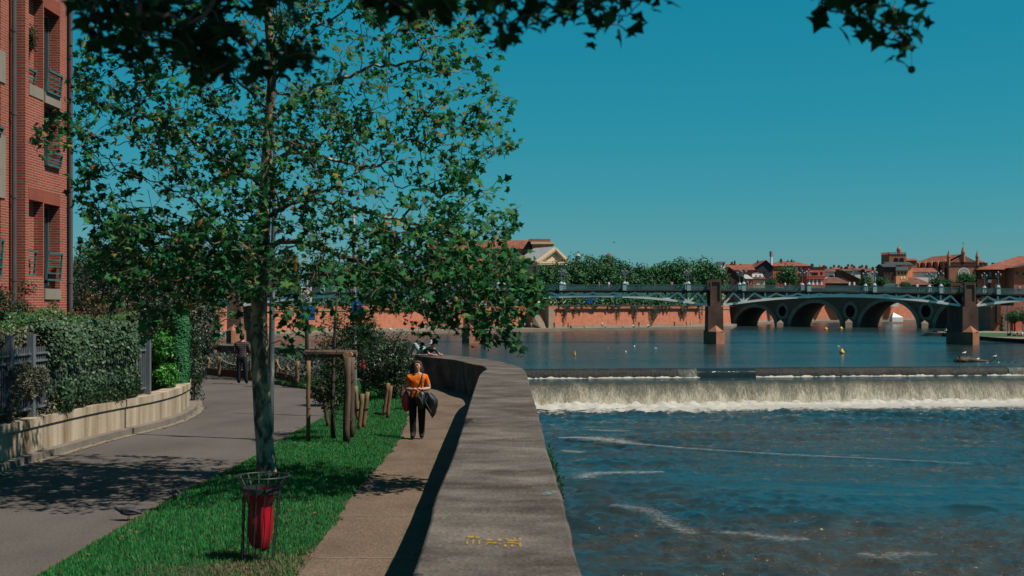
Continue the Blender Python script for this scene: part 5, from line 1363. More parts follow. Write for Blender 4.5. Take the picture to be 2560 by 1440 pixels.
# --- person lying on the wall with knees bent
lp = W(1060, 886, 44.3); lz = 1.0
lo = thing('person', 'person in pale jeans and white hat lying on top of the river wall', 'person', (lp.x, lp.y, lz))
ax = Vector((.62, -.78, 0)).normalized()   # body axis along the wall, head to the right
def La(a, s, z): v = ax*a+Vector((-ax.y, ax.x, 0))*s; return (v.x, v.y, z)
J = dict(pel=(La(-.05, 0, .14), (.13, .11)), wai=(La(.1, 0, .15), (.12, .10)), che=(La(.28, 0, .18), (.14, .11)), upc=(La(.42, 0, .23), (.12, .09)), nec=(La(.5, 0, .29), .05), hea=(La(.54, -.02, .34), .07), fac=(La(.57, -.03, .40), (.08, .08)), top=(La(.58, -.03, .46), .06),
         hl=(La(-.12, -.1, .13), .10), kl=(La(-.38, -.12, .40), .075), al=(La(-.62, -.12, .07), .05), tl=(La(-.74, -.12, .05), .04), hr=(La(-.12, .1, .13), .10), kr=(La(-.3, .12, .36), .075), ar=(La(-.55, .14, .07), .05), tr=(La(-.66, .14, .05), .04),
         sl=(La(.42, -.17, .22), .058), el=(La(.62, -.22, .06), .045), wl=(La(.82, -.14, .045), .03), sr=(La(.42, .17, .22), .058), er=(La(.6, .22, .06), .045), wr=(La(.78, .14, .05), .03))
def lfn(c):
    a = c.x*ax.x+c.y*ax.y
    if a > .47 and c.z > .24 or a > .6: return 0
    return 1 if a > .12 else (2 if a > -.60 else 0)
M_grn = mat('dark_green_top', [(.02, .05, .045), (.04, .08, .07)], 9, .8, .2, obj=True)
person_body('body', lo, J, LEGE+TORE, 'pel', [M_skin, M_grn, M_ljean], lfn, [((La(.82, -.14, .045), La(1, .1, .0), (0, 0, -1)), dict(curl=.2)), ((La(.78, .14, .05), La(1, -.1, .0), (0, 0, -1)), dict(curl=.2))])
mb = MB(); c = La(.575, -.03, .44); mb.lathe([(.135, -.02), (.13, .0), (.098, .01), (.092, .06), (.08, .10), (.04, .115)], c, 16); mb.build('hat', M_hat, lo, local=True, smooth=True)

# --- small figures far away (shared meshes, own colours)
def far_mesh(sit):
    if not sit:
        J = dict(pel=((0, 0, .9), (.17, .14)), wai=((0, 0, 1.05), (.15, .12)), che=((0, 0, 1.25), (.18, .13)), upc=((0, 0, 1.4), (.15, .1)), nec=((0, 0, 1.5), .06), hea=((0, 0, 1.58), .09), fac=((0, 0, 1.66), .10), top=((0, 0, 1.73), .07),
                 hl=((-.1, 0, .83), .11), kl=((-.13, -.06, .45), .08), al=((-.14, .04, .08), .06), tl=((-.15, -.1, .04), .05), hr=((.1, 0, .83), .11), kr=((.13, .06, .45), .08), ar=((.14, .1, .08), .06), tr=((.15, 0, .04), .05),
                 sl=((-.22, 0, 1.4), .07), el=((-.29, .03, 1.1), .055), wl=((-.28, -.12, .9), .045), sr=((.22, 0, 1.4), .07), er=((.29, .03, 1.1), .055), wr=((.27, -.12, .92), .045))
    else:
        J = dict(pel=((0, 0, .14), (.17, .15)), wai=((0, .03, .32), (.16, .13)), che=((0, .06, .52), (.18, .13)), upc=((0, .04, .68), (.15, .1)), nec=((0, .02, .78), .06), hea=((0, 0, .86), .09), fac=((0, -.02, .94), .10), top=((0, -.02, 1.01), .07),
                 hl=((-.1, -.1, .13), .11), kl=((-.16, -.42, .4), .085), al=((-.15, -.6, .07), .06), tl=((-.15, -.72, .05), .05), hr=((.1, -.1, .13), .11), kr=((.18, -.4, .36), .085), ar=((.17, -.62, .07), .06), tr=((.17, -.74, .05), .05),
                 sl=((-.22, .04, .68), .07), el=((-.3, -.1, .45), .055), wl=((-.16, -.36, .44), .045), sr=((.22, .04, .68), .07), er=((.3, -.1, .45), .055), wr=((.17, -.34, .42), .045))
    me = skin_mesh(J, LEGE+TORE, 'pel', 1)
    h0, h1, h2 = (1.47, .95, .07) if not sit else (.76, .22, -1)
    paint(me, lambda c: 0 if c.z > h0+.1 and c.y > -.02 else (1 if c.z > h0 else (2 if (c.z > h1 and c.y > -.3) else 3)))
    return me
FARM = {False: far_mesh(False), True: far_mesh(True)}
CL = {n: mat('far_cloth_'+n, [tuple(1.55*q for q in c)], 5, .9, 0, obj=True) for n, c in dict(white=(.6, .58, .55), black=(.02, .02, .025), red=(.4, .04, .03), blue=(.05, .14, .3), pink=(.5, .2, .22), grey=(.2, .2, .2), beige=(.4, .32, .22), navy=(.03, .04, .08), yellow=(.5, .4, .1), green=(.06, .16, .07)).items()}
FCOUNT = [0]
def far_person(label, loc, shirt, trou, sit=False, rz=0., sc=1., group=None):
    me = FARM[sit].copy()
    for m in (M_hairb, M_skin, CL[shirt], CL[trou]): me.materials.append(m)
    o = bpy.data.objects.new('person', me); _link(o); o.location = loc; o.rotation_euler = (0, 0, rz); o.scale = (sc,)*3
    return tag(o, label, 'person', group)
# ------------------------------------------------------------------ steel arch bridge
BX0, BD0, BS, BDD = -58.4, 271., 49.95, -4.88
BDIR = Vector((BS, BDD, 0)).normalized(); BN = Vector((BDIR.y, -BDIR.x, 0)); SP = math.hypot(BS, BDD)
def bz(i): return 6.47-.347*(i-1.55)**2        # railing top
def BP(i, w, z): return Vector((BX0+BS*i, BD0+BDD*i, 0))-BN*w+Vector((0, 0, z))     # i in spans, w metres behind the front face
M_steel = mat('pale_blue_green_steel', [(1.05, 1.04, .93), (1.24, 1.2, 1.06), (1.34, 1.28, 1.14)], .6, .6, 0, pos=[.3, .5, .7], spec=.3)
M_rail = mat('green_railing_steel', [(.12, .27, .26), (.17, .34, .33)], 1., .6, 0)
M_girder = mat('dark_girder_paint', [(.04, .07, .075), (.065, .10, .105)], .8, .7, 0)  # girders and cross beams are painted darker than the arch
M_deck = mat('brown_deck_edge', [(.10, .075, .06), (.16, .125, .10)], .8, .9, 0)
M_pier = mat('brown_pier_masonry', [(.15, .078, .055), (.24, .125, .088), (.33, .18, .125)], .5, .9, .3, 3, (1, 1, .5), pos=[.3, .5, .7], fine=.15, finescale=3)
M_pierl = mat('orange_brick_pier_base', [(.30, .125, .075), (.46, .21, .125)], .7, .9, .3, 4, fine=.2, finescale=4)
br = thing('arch_bridge', 'long pale steel arch bridge on brown masonry piers crossing the river', 'bridge', BP(1.5, 5, POND))
I0, I1 = -.55, 4.2
def path_pts(w, dz, i0=I0, i1=I1, n=80): return [BP(i0+(i1-i0)*k/n, w, bz(i0+(i1-i0)*k/n)+dz) for k in range(n+1)]
def ribbon(mb, w0, w1, dz0, dz1, i0=I0, i1=I1, n=80):
    a = path_pts(w0, dz0, i0, i1, n); b = path_pts(w0, dz1, i0, i1, n); c = path_pts(w1, dz1, i0, i1, n); d = path_pts(w1, dz0, i0, i1, n); k = len(mb.v)
    for q in zip(a, b, c, d): mb.v += list(q)
    for i in range(n):
        for j in range(4): mb.f.append([k+4*i+j, k+4*i+4+j, k+4*i+4+(j+1) % 4, k+4*i+(j+1) % 4]); mb.mi.append(mb.cur)
mb = MB(); ribbon(mb, -.25, 10.25, -1.36, -1.04); mb.build('deck', M_deck, br)
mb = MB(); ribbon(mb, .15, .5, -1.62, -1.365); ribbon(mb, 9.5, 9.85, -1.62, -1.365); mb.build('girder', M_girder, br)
for w, nm in ((0., 'front'), (10., 'rear')):
    mb = MB(); ribbon(mb, w-.04, w+.06, -.07, 0); ribbon(mb, w-.02, w+.04, -.62, -.56); ribbon(mb, w-.03, w+.05, -1.0, -.93)
    nb = int((I1-I0)*SP/.34)
    for k in range(nb):
        i = I0+(I1-I0)*k/nb; p = BP(i, w, bz(i)-1.0); q = BP(i, w, bz(i)-.05); mb.obox((p+q)/2, BDIR*.055, BN*.02, Vector((0, 0, .47)))
    mb.build('railing', M_rail, br)
def chord_z(i):
    f = i-math.floor(i); return (1.98+2.12*(1-(2*f-1)**2))-.10*(i-1.5)**2*.5
NPAN = 12
for s in range(-1, 4):
    for w, nm in ((.1, 0), (9.9, 1)):
        mb = MB(); g0, g1 = .032, .968
        pts = [s+g0+(g1-g0)*k/24 for k in range(25)]
        for a, b in zip(pts, pts[1:]): mb.bar(BP(a, w, chord_z(a)), BP(b, w, chord_z(b)), .34, .44)
        mb.build('arch_chord', M_steel, br)
        mb = MB(); off = .1135
        step = .2594/3
        ks = [off+step*k-1 for k in range(-3, 30)]
        xs = sorted([x for x in [(.1135-step+step*k) for k in range(0, 13)] if g0 < x < g1])
        for a in xs: mb.bar(BP(s+a, w, chord_z(s+a)), BP(s+a, w, bz(s+a)-1.62), .28, .32, tuple(BDIR))
        nodes_ = [g0]+xs+[g1]
        for a, b in zip(nodes_, nodes_[1:]):
            m = (a+b)/2
            for e in (a, b):
                z0 = chord_z(s+e); z1 = bz(s+m)-1.68
                mb.bar(BP(s+e, w, z0), BP(s+m, w, z1),   .26, .34 if nm == 0 else .3)
                if z1-z0 < 1.5: mb.bar(BP(s+e, w, z0+.3), BP(s+m, w, z1), .2, .2)
        mb.build('truss_web', M_steel, br)
    mb = MB()
    for a in np.linspace(.05, .95, 13): mb.bar(BP(s+a, .3, chord_z(s+a)+.25), BP(s+a, 9.7, chord_z(s+a)+.25), .18, .25)
    for a in np.linspace(.05, .95, 13): mb.bar(BP(s+a, .3, bz(s+a)-1.75), BP(s+a, 9.7, bz(s+a)-1.75), .3, .45)
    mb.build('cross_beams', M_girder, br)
def bbox(mb, i, dx0, dx1, w0, w1, z0, z1, tp=0.):
    c = BP(i, 0, 0); P = []
    for z, k in ((z0, 1), (z1, 1-tp)):
        for dx, w in ((dx0, w0), (dx1, w0), (dx1, w1), (dx0, w1)):
            P.append(c+BDIR*dx*k-BN*w+Vector((0, 0, z)))
    mb.add(P, [(0, 3, 2, 1), (4, 5, 6, 7), (0, 1, 5, 4), (1, 2, 6, 5), (2, 3, 7, 6), (3, 0, 4, 7)])
for i in range(-1, 5):
    zt_ = bz(i)+1.05
    mb = MB(); c = BP(i, 0, 0); mb.ext([c+BDIR*x-BN*w+Vector((0, 0, POND-3)) for x, w in ((-1.85, -.9), (0, -3.3), (1.85, -.9), (1.85, 10.9), (0, 13.3), (-1.85, 10.9))], (0, 0, -3.15-POND+3)); mb.build('pier_base', M_pierl, br)
    mb = MB(); bbox(mb, i, -1.55, 1.55, -1.5, 11.5, -3.15, 1.95, .04)
    po = mb.build('pier', M_pier, br)
    mb = MB(); c = BP(i, 0, 0)   # pointed cutwater cap
    mb.add([c+BDIR*-1.6+BN*1.5+Vector((0, 0, -3.14)), c+BN*3.2+Vector((0, 0, -3.14)), c+BDIR*1.6+BN*1.5+Vector((0, 0, -3.14)), c+BN*1.48+Vector((0, 0, -1.85))], [(0, 1, 3), (1, 2, 3)])
    mb.build('cutwater', M_pierl, po)
    for w0, w1 in ((-1.25, .08), (9.92, 11.25)):
        mb = MB(); bbox(mb, i, -1.08, 1.08, w0, w1, 1.98, zt_-.22); py_ = mb.build('pylon', M_pier, br)
        mb = MB(); bbox(mb, i, -1.2, 1.2, w0-.12, w1+.1, zt_-.22, zt_); mb.build('cap', M_pier, py_)
        mb = MB(); 
        for a, b, z0, z1 in ((-1.08, -.8, 2.0, zt_-.23), (.8, 1.08, 2.0, zt_-.23), (-.8, .8, zt_-.55, zt_-.23), (-.8, .8, 2.0, 2.9)): bbox(mb, i, a, b, w0-.13, w0-.003, z0, z1)
        mb.build('panel_frame', M_pier, py_)
# blue navigation board under the span
mb = MB(); p = W(1475, 752, 263.); mb.obox(p, BDIR*.55, BN*.05, Vector((0, 0, .5))); mb.build('navigation_board', M_blue, br)
# lamps: one cast, copied along both parapets
M_lampm = mat('grey_blue_lamp_iron', [(.10, .135, .14), (.15, .19, .19)], 2., .5, 0, spec=.4)
M_ped = mat('blue_grey_pedestal', [(.42, .55, .55), (.5, .62, .62)], 1., .6, 0)
M_lampg = mat('lamp_glass', [(.22, .24, .24)], 2., .3, 0)
lampdef = MB()
def make_lamp(label, loc):
    r = thing('bridge_lamp', label, 'street lamp', loc, 'ornate lamps along the steel bridge')
    mb = MB(); mb.box(-.38, .38, -.36, .36, -1.25, .12); mb.box(-.45, .45, -.42, .42, .12, .22); mb.lathe([(.42, .22), (.25, .5), (.12, .6)], (0, 0, 0), 8); mb.build('pedestal', M_ped, r, local=True)
    mb = MB(); mb.tube([(0, 0, .5), (0, 0, 2.0), (0, 0, 3.0)], [.11, .08, .06], 8)
    for k in range(4):
        a = k*math.pi/2+.4; mb.tube([(0, 0, 2.2), (.38*math.cos(a), .38*math.sin(a), 2.1), (.62*math.cos(a), .62*math.sin(a), 2.3)], .045, 5)
    mb.build('post', M_lampm, r, local=True)
    for k in range(5):
        a = k*math.pi/2+.4; x, y, z = (.62*math.cos(a), .62*math.sin(a), 2.3) if k < 4 else (0, 0, 2.75)
        l = MB(); l.lathe([(.09, 0), (.17, .34), (.2, .37)], (x, y, z), 6); lo_ = l.build('lantern', M_lampg, r, local=True)
        l = MB(); l.lathe([(.22, .37), (.13, .52), (.04, .62), (.02, .7)], (x, y, z), 6); l.build('lantern_cap', M_lampm, lo_, local=True)
    return r
lamp0 = None
order = ['first', 'second', 'third', 'fourth', 'fifth', 'sixth', 'seventh', 'eighth', 'ninth', 'tenth', 'eleventh', 'twelfth', 'thirteenth', 'fourteenth', 'fifteenth', 'sixteenth', 'seventeenth', 'eighteenth', 'nineteenth', 'twentieth', 'twenty first', 'twenty second', 'twenty third', 'twenty fourth', 'twenty fifth', 'twenty sixth', 'twenty seventh', 'twenty eighth', 'twenty ninth', 'thirtieth']
def nth(k): return order[k] if k < len(order) else str(k+1)
li = [s+.1135+.2594*k for s in range(-1, 4) for k in range(4)]
li = [i for i in li if -.2 < i < 3.35]
for w, side in ((-.15, 'near'), (10.15, 'far')):
    for k, i in enumerate(li):
        loc = BP(i, w, bz(i)); lab = 'five lantern iron lamp on the %s parapet of the steel bridge, %s from the left' % (side, nth(k))
        if lamp0 is None: lamp0 = make_lamp(lab, loc)
        else: dup(lamp0, loc, lab)
bl = [(1568, 'white', 'navy', 'cyclist like walker in white on the steel bridge, left of the middle span'), (1522, 'white', 'grey', 'walker in a white top on the steel bridge, farther left'), (1497, 'pink', 'grey', 'walker in pink on the steel bridge, leftmost on the middle span'), (1680, 'pink', 'navy', 'pedestrian in pink on the steel bridge by the middle lamp'), (1796, 'white', 'black', 'pedestrian in white just right of the middle pylon'), (1870, 'black', 'grey', 'pedestrian in black beside the lamp right of the middle pylon'),
      (1965, 'white', 'navy', 'pedestrian in white in front of the leafy tree on the bridge'), (2005, 'pink', 'beige', 'pedestrian in pink in front of the red house on the bridge'), (2297, 'white', 'black', 'pedestrian in white near the church side of the bridge'), (2552, 'white', 'blue', 'pedestrian in white at the right edge of the bridge'), (545, 'white', 'grey', 'walker in white on the left end of the bridge')]
for x, a, b, lab in bl:
    i = ((x-CX)/F*BD0-BX0)/(BS-(x-CX)/F*BDD); far_person(lab, BP(i, 1.3, bz(i)-1.04), a, b, False, random.random()*6, 1., 'people crossing the steel bridge')
# ------------------------------------------------------------------ far bank, old arch bridge, town
M_qwall = brickmat('quay_brick', (.66, .225, .125), (.55, .175, .10), (.52, .22, .135), 2.2, .35, .05, var=.45, bump=.1)
M_qstone = mat('quay_stone', [(.33, .25, .18), (.48, .37, .27)], .35, .95, 0, fine=.15, finescale=2)
M_prom = mat('quay_paving', [(.22, .165, .125), (.31, .245, .19)], .2, .95, 0)
M_qgrass = mat('quay_grass', [(.03, .085, .026), (.05, .12, .036)], .3, .95, 0)
M_town = mat('town_ground', [(.12, .1, .08), (.16, .13, .1)], .1, .95, 0)
QZ = -4.9
BANK = [(-110, 262), (-78, 283), (-39, 328), (14, 372), (52, 394), (70, 408), (80, 455), (110, 520), (190, 566), (420, 640)]
bank = [Vector(p) for p in BANK]
wall_l = [Vector(p) for p in [(-112, 276), (-88, 292), (-51, 336), (-27, 357)]]
wall_r = [Vector(p) for p in [(11, 384.5), (47, 408), (66, 420), (73, 430), (84, 470), (110, 531), (190, 577), (420, 652)]]
back = [(-30, 372), (-16, 384), (5, 396)]
mb = MB(); far = [Vector((p.x, p.y, QZ)) for p in bank]+[Vector((900, 700, QZ)), Vector((900, 900, QZ)), Vector((-400, 900, QZ)), Vector((-400, 262, QZ))]
mb.poly(far)
for a, b in zip(bank, bank[1:]): mb.add([(a.x, a.y, POND-1), (b.x, b.y, POND-1), (b.x, b.y, QZ), (a.x, a.y, QZ)], [(0, 1, 2, 3)])
tag(mb.build('far_quay', M_prom), 'stone promenade at the water edge of the far bank', 'quay', kind='structure')
mb = MB(); A = resample(bank[1:6], 40); strip(mb, offset2(A, 3.2), offset2(A, 1.3), QZ+.02); tag(mb.build('quay_lawn', M_qgrass), 'narrow grass strip along the far promenade', 'grass', kind='structure')
TZ = 1.3
mb = MB(); mb.poly([(-400, 276, TZ), (-112, 277, TZ), (-88, 293, TZ), (-51, 337, TZ), (-27, 358, TZ), (-30, 375, TZ), (-16, 387, TZ), (5, 399, TZ), (11, 386, TZ), (47, 409, TZ), (66, 421, TZ), (73, 431, TZ), (84, 471, TZ), (110, 532, TZ), (190, 578, TZ), (420, 653, TZ), (6000, 1500, TZ), (6000, 7000, TZ), (-6000, 7000, TZ), (-6000, 300, TZ)])
tag(mb.build('town_ground', M_town), 'town ground on the far bank reaching to the horizon', 'ground', kind='structure')
def bigwall(name, line, z0, z1, th, label, bat=.6, m=None):
    t = thing(name, label, 'wall', (line[0].x, line[0].y, z0)); L = resample(line, 60); n = len(L)
    def solid(nm, mt, o0, o1, za, zb, bt=0):
        mb = MB(); f0 = offset2(L, o0-bt); f1 = offset2(L, o0); b1 = offset2(L, o1)
        for p, q, r in zip(f0, f1, b1): mb.v += [Vector((p.x, p.y, za)), Vector((q.x, q.y, zb)), Vector((r.x, r.y, zb)), Vector((r.x, r.y, za))]
        for i in range(n-1):
            for j in range(3): mb.f.append([4*i+j, 4*i+4+j, 4*i+5+j, 4*i+1+j]); mb.mi.append(0)
        mb.f += [[0, 1, 2, 3], [4*n-4, 4*n-1, 4*n-2, 4*n-3]]; mb.mi += [0, 0]; mb.build(nm, mt, t)
    solid('wall_face', m or M_qwall, 0, th, z0+.7, z1, bat); solid('plinth', M_qstone, -bat-.08, th, z0-.3, z0+.69); solid('stone_band', M_qstone, -.22, th, z1+.01, z1+.3); solid('parapet', m or M_qwall, -.02, th*.5, z1+.31, z1+1.25)
    return t
bigwall('quay_wall', wall_l, QZ, .45, 3, 'tall orange brick quay wall left of the stairs gap')
bigwall('quay_wall', wall_r[:4], QZ, .45, 3, 'tall orange brick quay wall right of the stairs gap behind the steel bridge')
bigwall('quay_wall', wall_r[4:], QZ, 3.2, 3, 'distant brick quay wall seen through the arches of the old bridge')
bigwall('quay_wall', [Vector(p) for p in [(-29, 360), (-31, 374), (-16, 386), (5, 397), (10.5, 386)]], QZ, .2, 2, 'recessed darker brick wall behind the trees at the gap')
t = thing('stone_stair', 'stone stair flight at the corner of the far quay wall', 'stairs', (10, 383, QZ)); mb = MB()
for k in range(14): mb.obox((9.2-.28*k*.6, 382.6+.0*k, QZ+.19*k+.1), (1.0, .7, 0), (-.3, .45, 0), (0, 0, .1+.19*k*.5))
mb.build('steps', M_qstone, t); mb = MB(); mb.obox((11.2, 383.6, QZ+2.6), (.75, .5, 0), (-.5, .75, 0), (0, 0, 3.2)); mb.build('corner_pier', M_qstone, t)
# creeper hanging over the brick wall
M_hang = leafmat('hanging_creeper', [(.012, .03, .014), (.02, .045, .02), (.035, .06, .025)], .15, .6)
wl = resample(wall_r[:4], 300)
for nm, x0, x1, lab in (('creeper', 1395, 1480, 'dark creeper hanging over the brick quay wall, left clump'), ('creeper', 1480, 1600, 'dark creeper hanging over the brick quay wall, widest clump below the navigation board'), ('creeper', 1600, 1690, 'dark creeper hanging over the brick quay wall, clump left of the middle pier'), ('creeper', 1690, 1755, 'dark creeper hanging over the brick quay wall, beside the middle pier')):
    L = [p for p in wl if x0 < CX+p.x/p.y*F < x1]
    pts = []
    for p in L:
        for q in range(70):
            px = CX+p.x/p.y*F; ln = .2+11.0*max(0, noise.noise((px*.04, 2, 0))-.03)+12.0*max(0, noise.noise((px*.12, 7, 0))-.08)
            z = 1.9-ln*random.random()**1.1; pts.append((p.x+.25*random.random()-.1+random.gauss(0, .12), p.y-.7-.35*random.random()-.07*(1.9-z), z))
    pts = np.array(pts); r = thing(nm, lab, 'creeper', tuple(pts[0]))
    foliage('foliage', pts, np.tile((.5, -.8, .3), (len(pts), 1)), .22+.18*rng.random(len(pts)), M_hang, r, .7, droop=1.5)
L = [p for p in resample(wall_l, 200) if 930 < CX+p.x/p.y*F < 1100]; pts = []
for p in L:
    for q in range(60):
        px = CX+p.x/p.y*F; ln = .3+3.2*max(0, noise.noise((px*.08, 5, 0)))
        pts.append((p.x+.3*random.random(), p.y-.65-.3*random.random(), 1.7-ln*random.random()))
r = thing('creeper', 'dark creeper hanging over the left brick quay wall', 'creeper', pts[0]); pts = np.array(pts)
foliage('foliage', pts, np.tile((.5, -.8, .3), (len(pts), 1)), .22+.15*rng.random(len(pts)), M_hang, r, .7, droop=1.5)

# ---- old stone arch bridge
A0 = math.radians(33); PD = Vector((math.cos(A0), -math.sin(A0), 0)); PN = Vector((math.sin(A0), math.cos(A0), 0)); PO = Vector((76.8, 456, 0))
def ps(px):
    u = (px-CX)/F; return (PO.y*u-PO.x)/(PD.x-PD.y*u)
def PP(s, w, z): return PO+PD*s+PN*w+Vector((0, 0, z))
M_ob = brickmat('old_bridge_brick', (.27, .125, .09), (.2, .095, .07), (.24, .14, .1), 2.0, .35, .05, var=.5, bump=.1)
M_os = mat('old_bridge_stone', [(.30, .225, .165), (.42, .32, .24)], .5, .95, 0, fine=.2, finescale=2)
M_cw = mat('old_cutwater_stone', [(.16, .12, .09), (.24, .18, .135)], .5, .95, 0)
ob = thing('stone_bridge', 'old brick and stone bridge with round arches behind the steel bridge', 'bridge', PP(ps(2100), 0, POND))
spans = [(1838, 1937, 768), (1976, 2101, 757), (2150, 2293, 753), (2338, 2486, 752)]
OT, OW = 6.2, 21.
mb = MB(); mbk = MB(); mv = MB(); prev = ps(1815)
for a, b, cy in spans:
    s0, s1 = ps(a), ps(b); c = (s0+s1)/2; R = (s1-s0)/2; zc = PZ(cy, PP(c, 0, 0).y); n = 22
    arc = [(c-R*math.cos(math.pi*k/n), POND-.3+(zc-POND+.3)*math.sin(math.pi*k/n)) for k in range(n+1)]
    for w in (0, OW):
        (mb if w == 0 else mbk).add([PP(prev, w, POND-1), PP(s0, w, POND-1), PP(s0, w, OT), PP(prev, w, OT)], [(0, 1, 2, 3)])
        for (x0, z0), (x1, z1) in zip(arc, arc[1:]): (mb if w == 0 else mbk).add([PP(x0, w, z0), PP(x1, w, z1), PP(x1, w, OT), PP(x0, w, OT)], [(0, 1, 2, 3)])
    for (x0, z0), (x1, z1) in zip(arc, arc[1:]):
        mv.add([PP(x0, 0, z0), PP(x0, OW, z0), PP(x1, OW, z1), PP(x1, 0, z1)], [(0, 1, 2, 3)])
    k1 = 1+1.25/R
    out = [(c-R*k1*math.cos(math.pi*k/n), POND-.3+(zc-POND+.3+1.15)*math.sin(math.pi*k/n)) for k in range(n+1)]
    mr = MB()
    for q in range(n):
        (x0, z0), (x1, z1), (X0, Z0), (X1, Z1) = arc[q], arc[q+1], out[q], out[q+1]
        mr.add([PP(x0, -.12, z0), PP(x1, -.12, z1), PP(X1, -.12, Z1), PP(X0, -.12, Z0), PP(x0, .3, z0), PP(x1, .3, z1), PP(X1, .3, Z1), PP(X0, .3, Z0)], [(0, 1, 2, 3), (0, 4, 5, 1), (2, 6, 7, 3)])
    mr.build('arch_ring', M_os, ob); prev = s1
mb.add([PP(prev, 0, POND-1), PP(prev+14, 0, POND-1), PP(prev+14, 0, OT), PP(prev, 0, OT)], [(0, 1, 2, 3)])
mb.build('spandrel_wall', M_ob, ob); mbk.build('rear_wall', M_ob, ob); mv.build('vault', M_ob, ob)
mb = MB(); mb.obox(PP((ps(1815)+prev+14)/2, OW/2, OT+.2), PD*((prev+14-ps(1815))/2), PN*(OW/2+.3), Vector((0, 0, .2))); mb.build('cornice', M_os, ob)
mb = MB()
for w in (-.1, OW-.3): mb.obox(PP((ps(1815)+prev+14)/2, w+.2, OT+.95), PD*((prev+14-ps(1815))/2), PN*.2, Vector((0, 0, .54)))
mb.build('parapet', M_ob, ob)
for x, yt, w in ((1956, 799, 11), (2126, 797, 13), (2315, 800, 13)):
    s = ps(x); P0 = PP(s, 0, 0); hw = w*P0.y/F*1.25; z1 = PZ(yt+8, P0.y); z2 = PZ(yt-4, P0.y)
    mb = MB(); f = [PP(s-hw, 0, POND-1), PP(s, -5.2, POND-1), PP(s+hw, 0, POND-1)]; h = Vector((0, 0, z1-POND+1)); mb.ext(f, h); c_ = mb.build('cutwater', M_cw, ob)
    mb = MB(); q = [v+h for v in f]; mb.add(q+[PP(s, -.02, z2)], [(0, 1, 3), (1, 2, 3)]); mb.build('cutwater_roof', M_cw, c_)
    # flood opening: pale surround and flat dark disc in place of the shade inside
    zc = PZ(778, P0.y); n = 20; mb = MB(); mo_ = MB()
    for k in range(n):
        a, b = 2*math.pi*k/n, 2*math.pi*(k+1)/n; r0, r1 = hw*.72, hw*1.12
        mb.add([PP(s+r*math.cos(t_), -.1, zc+r*1.35*math.sin(t_)) for r, t_ in ((r0, a), (r0, b), (r1, b), (r1, a))], [(0, 1, 2, 3)])
        mo_.add([PP(s, -.05, zc), PP(s+r0*math.cos(a), -.05, zc+r0*1.35*math.sin(a)), PP(s+r0*math.cos(b), -.05, zc+r0*1.35*math.sin(b))], [(0, 1, 2)])
    mb.build('opening_surround', M_os, ob); mo_.build('flood_opening', mat('dark_opening', [(.012, .01, .01)], 1, .95) if 'dark_opening' not in bpy.data.materials else bpy.data.materials['dark_opening'], ob)
# tent and clutter seen under the third arch
M_tent = mat('white_canvas', [(1.2, 1.15, 1.05), (1.3, 1.25, 1.15)], 1, .8)
p = W(2245, 803, 500); t = thing('tent', 'white canvas tent seen through the third arch of the old bridge', 'tent', (p.x, p.y, QZ)); mb = MB()
mb.add([(p.x-2.2, p.y, QZ), (p.x+2, p.y, QZ), (p.x+2, p.y+4, QZ), (p.x-2.2, p.y+4, QZ), (p.x-2.2, p.y, QZ+1.8), (p.x+2, p.y, QZ+1.8), (p.x+2, p.y+4, QZ+1.8), (p.x-2.2, p.y+4, QZ+1.8), (p.x-1.2, p.y+2, QZ+3.6)], [(0, 1, 5, 4), (1, 2, 6, 5), (2, 3, 7, 6), (3, 0, 4, 7), (4, 5, 8), (5, 6, 8), (6, 7, 8), (7, 4, 8)]); mb.build('canvas', M_tent, t)

# ---- trees of the far side
M_far1 = leafmat('far_plane_leaves', [(.018, .09, .034), (.032, .14, .046), (.055, .185, .058), (.10, .19, .06)], .15, .6, .2, [0, .4, .8, 1])
for L, lb in ((wall_r[:4], 'dark undergrowth and low foliage along the top of the right brick quay wall'), (wall_l, 'dark undergrowth along the top of the left brick quay wall')):
    q = resample(L, 400); n = 9000; i_ = rng.integers(0, len(q), n); o2 = offset2(q, 2.6); P = np.array([(o2[i].x, o2[i].y) for i in i_])
    pts = np.stack([P[:, 0]+rng.normal(size=n)*.7, P[:, 1]+rng.normal(size=n)*.7, TZ+.3+4.4*rng.random(n)], 1); r = thing('hedge', lb, 'hedge', tuple(pts[0]))
    foliage('foliage', pts, np.tile((.5, -.7, .5), (n, 1)), .5+.4*rng.random(n), M_far1, r, .8)
def far_tree(name, label, px, D, ytop, wpx, zb=TZ, n=1900, m=M_far1, group=None, ybot=None):
    if name == 'town_tree': D += 48+.2*(px-1815)-8
    s = D/F; zt = PZ(ytop, D); r = wpx/2*s; zl = zb+(zt-zb)*.16 if ybot is None else PZ(ybot, D); X = PX(px, D)
    t = thing(name, label, 'tree', (X, D, zb), group)
    c, N = clumps((X, D, (zt+zl)/2), (r*.88, r*.88, (zt-zl)/2*.9), 64, max(8, n//32), r*.34, .4)
    c = c[c[:, 2] < zt+.4] if False else c
    foliage('crown', c, N[:len(c)], (.40+.36*rng.random(len(c)))*min(1.25, max(.42, r/4.2)), m, t, .75)
    mb = MB(); mb.tube([(X, D, zb-.2), (X+.1, D, (zb+zl)/2), (X, D, (zt+zl)/2)], [.35*r/3.5, .28*r/3.5, .1], 7)
    for k in range(4): a = k*1.6+px; mb.tube([(X, D, zl), (X+r*.5*math.cos(a), D+r*.5*math.sin(a), (zt+zl)/2+r*.2)], [.16*r/3.5, .05], 5)
    mb.build('trunk', M_bark, t); return t
GT = 'plane trees lining the far quay'
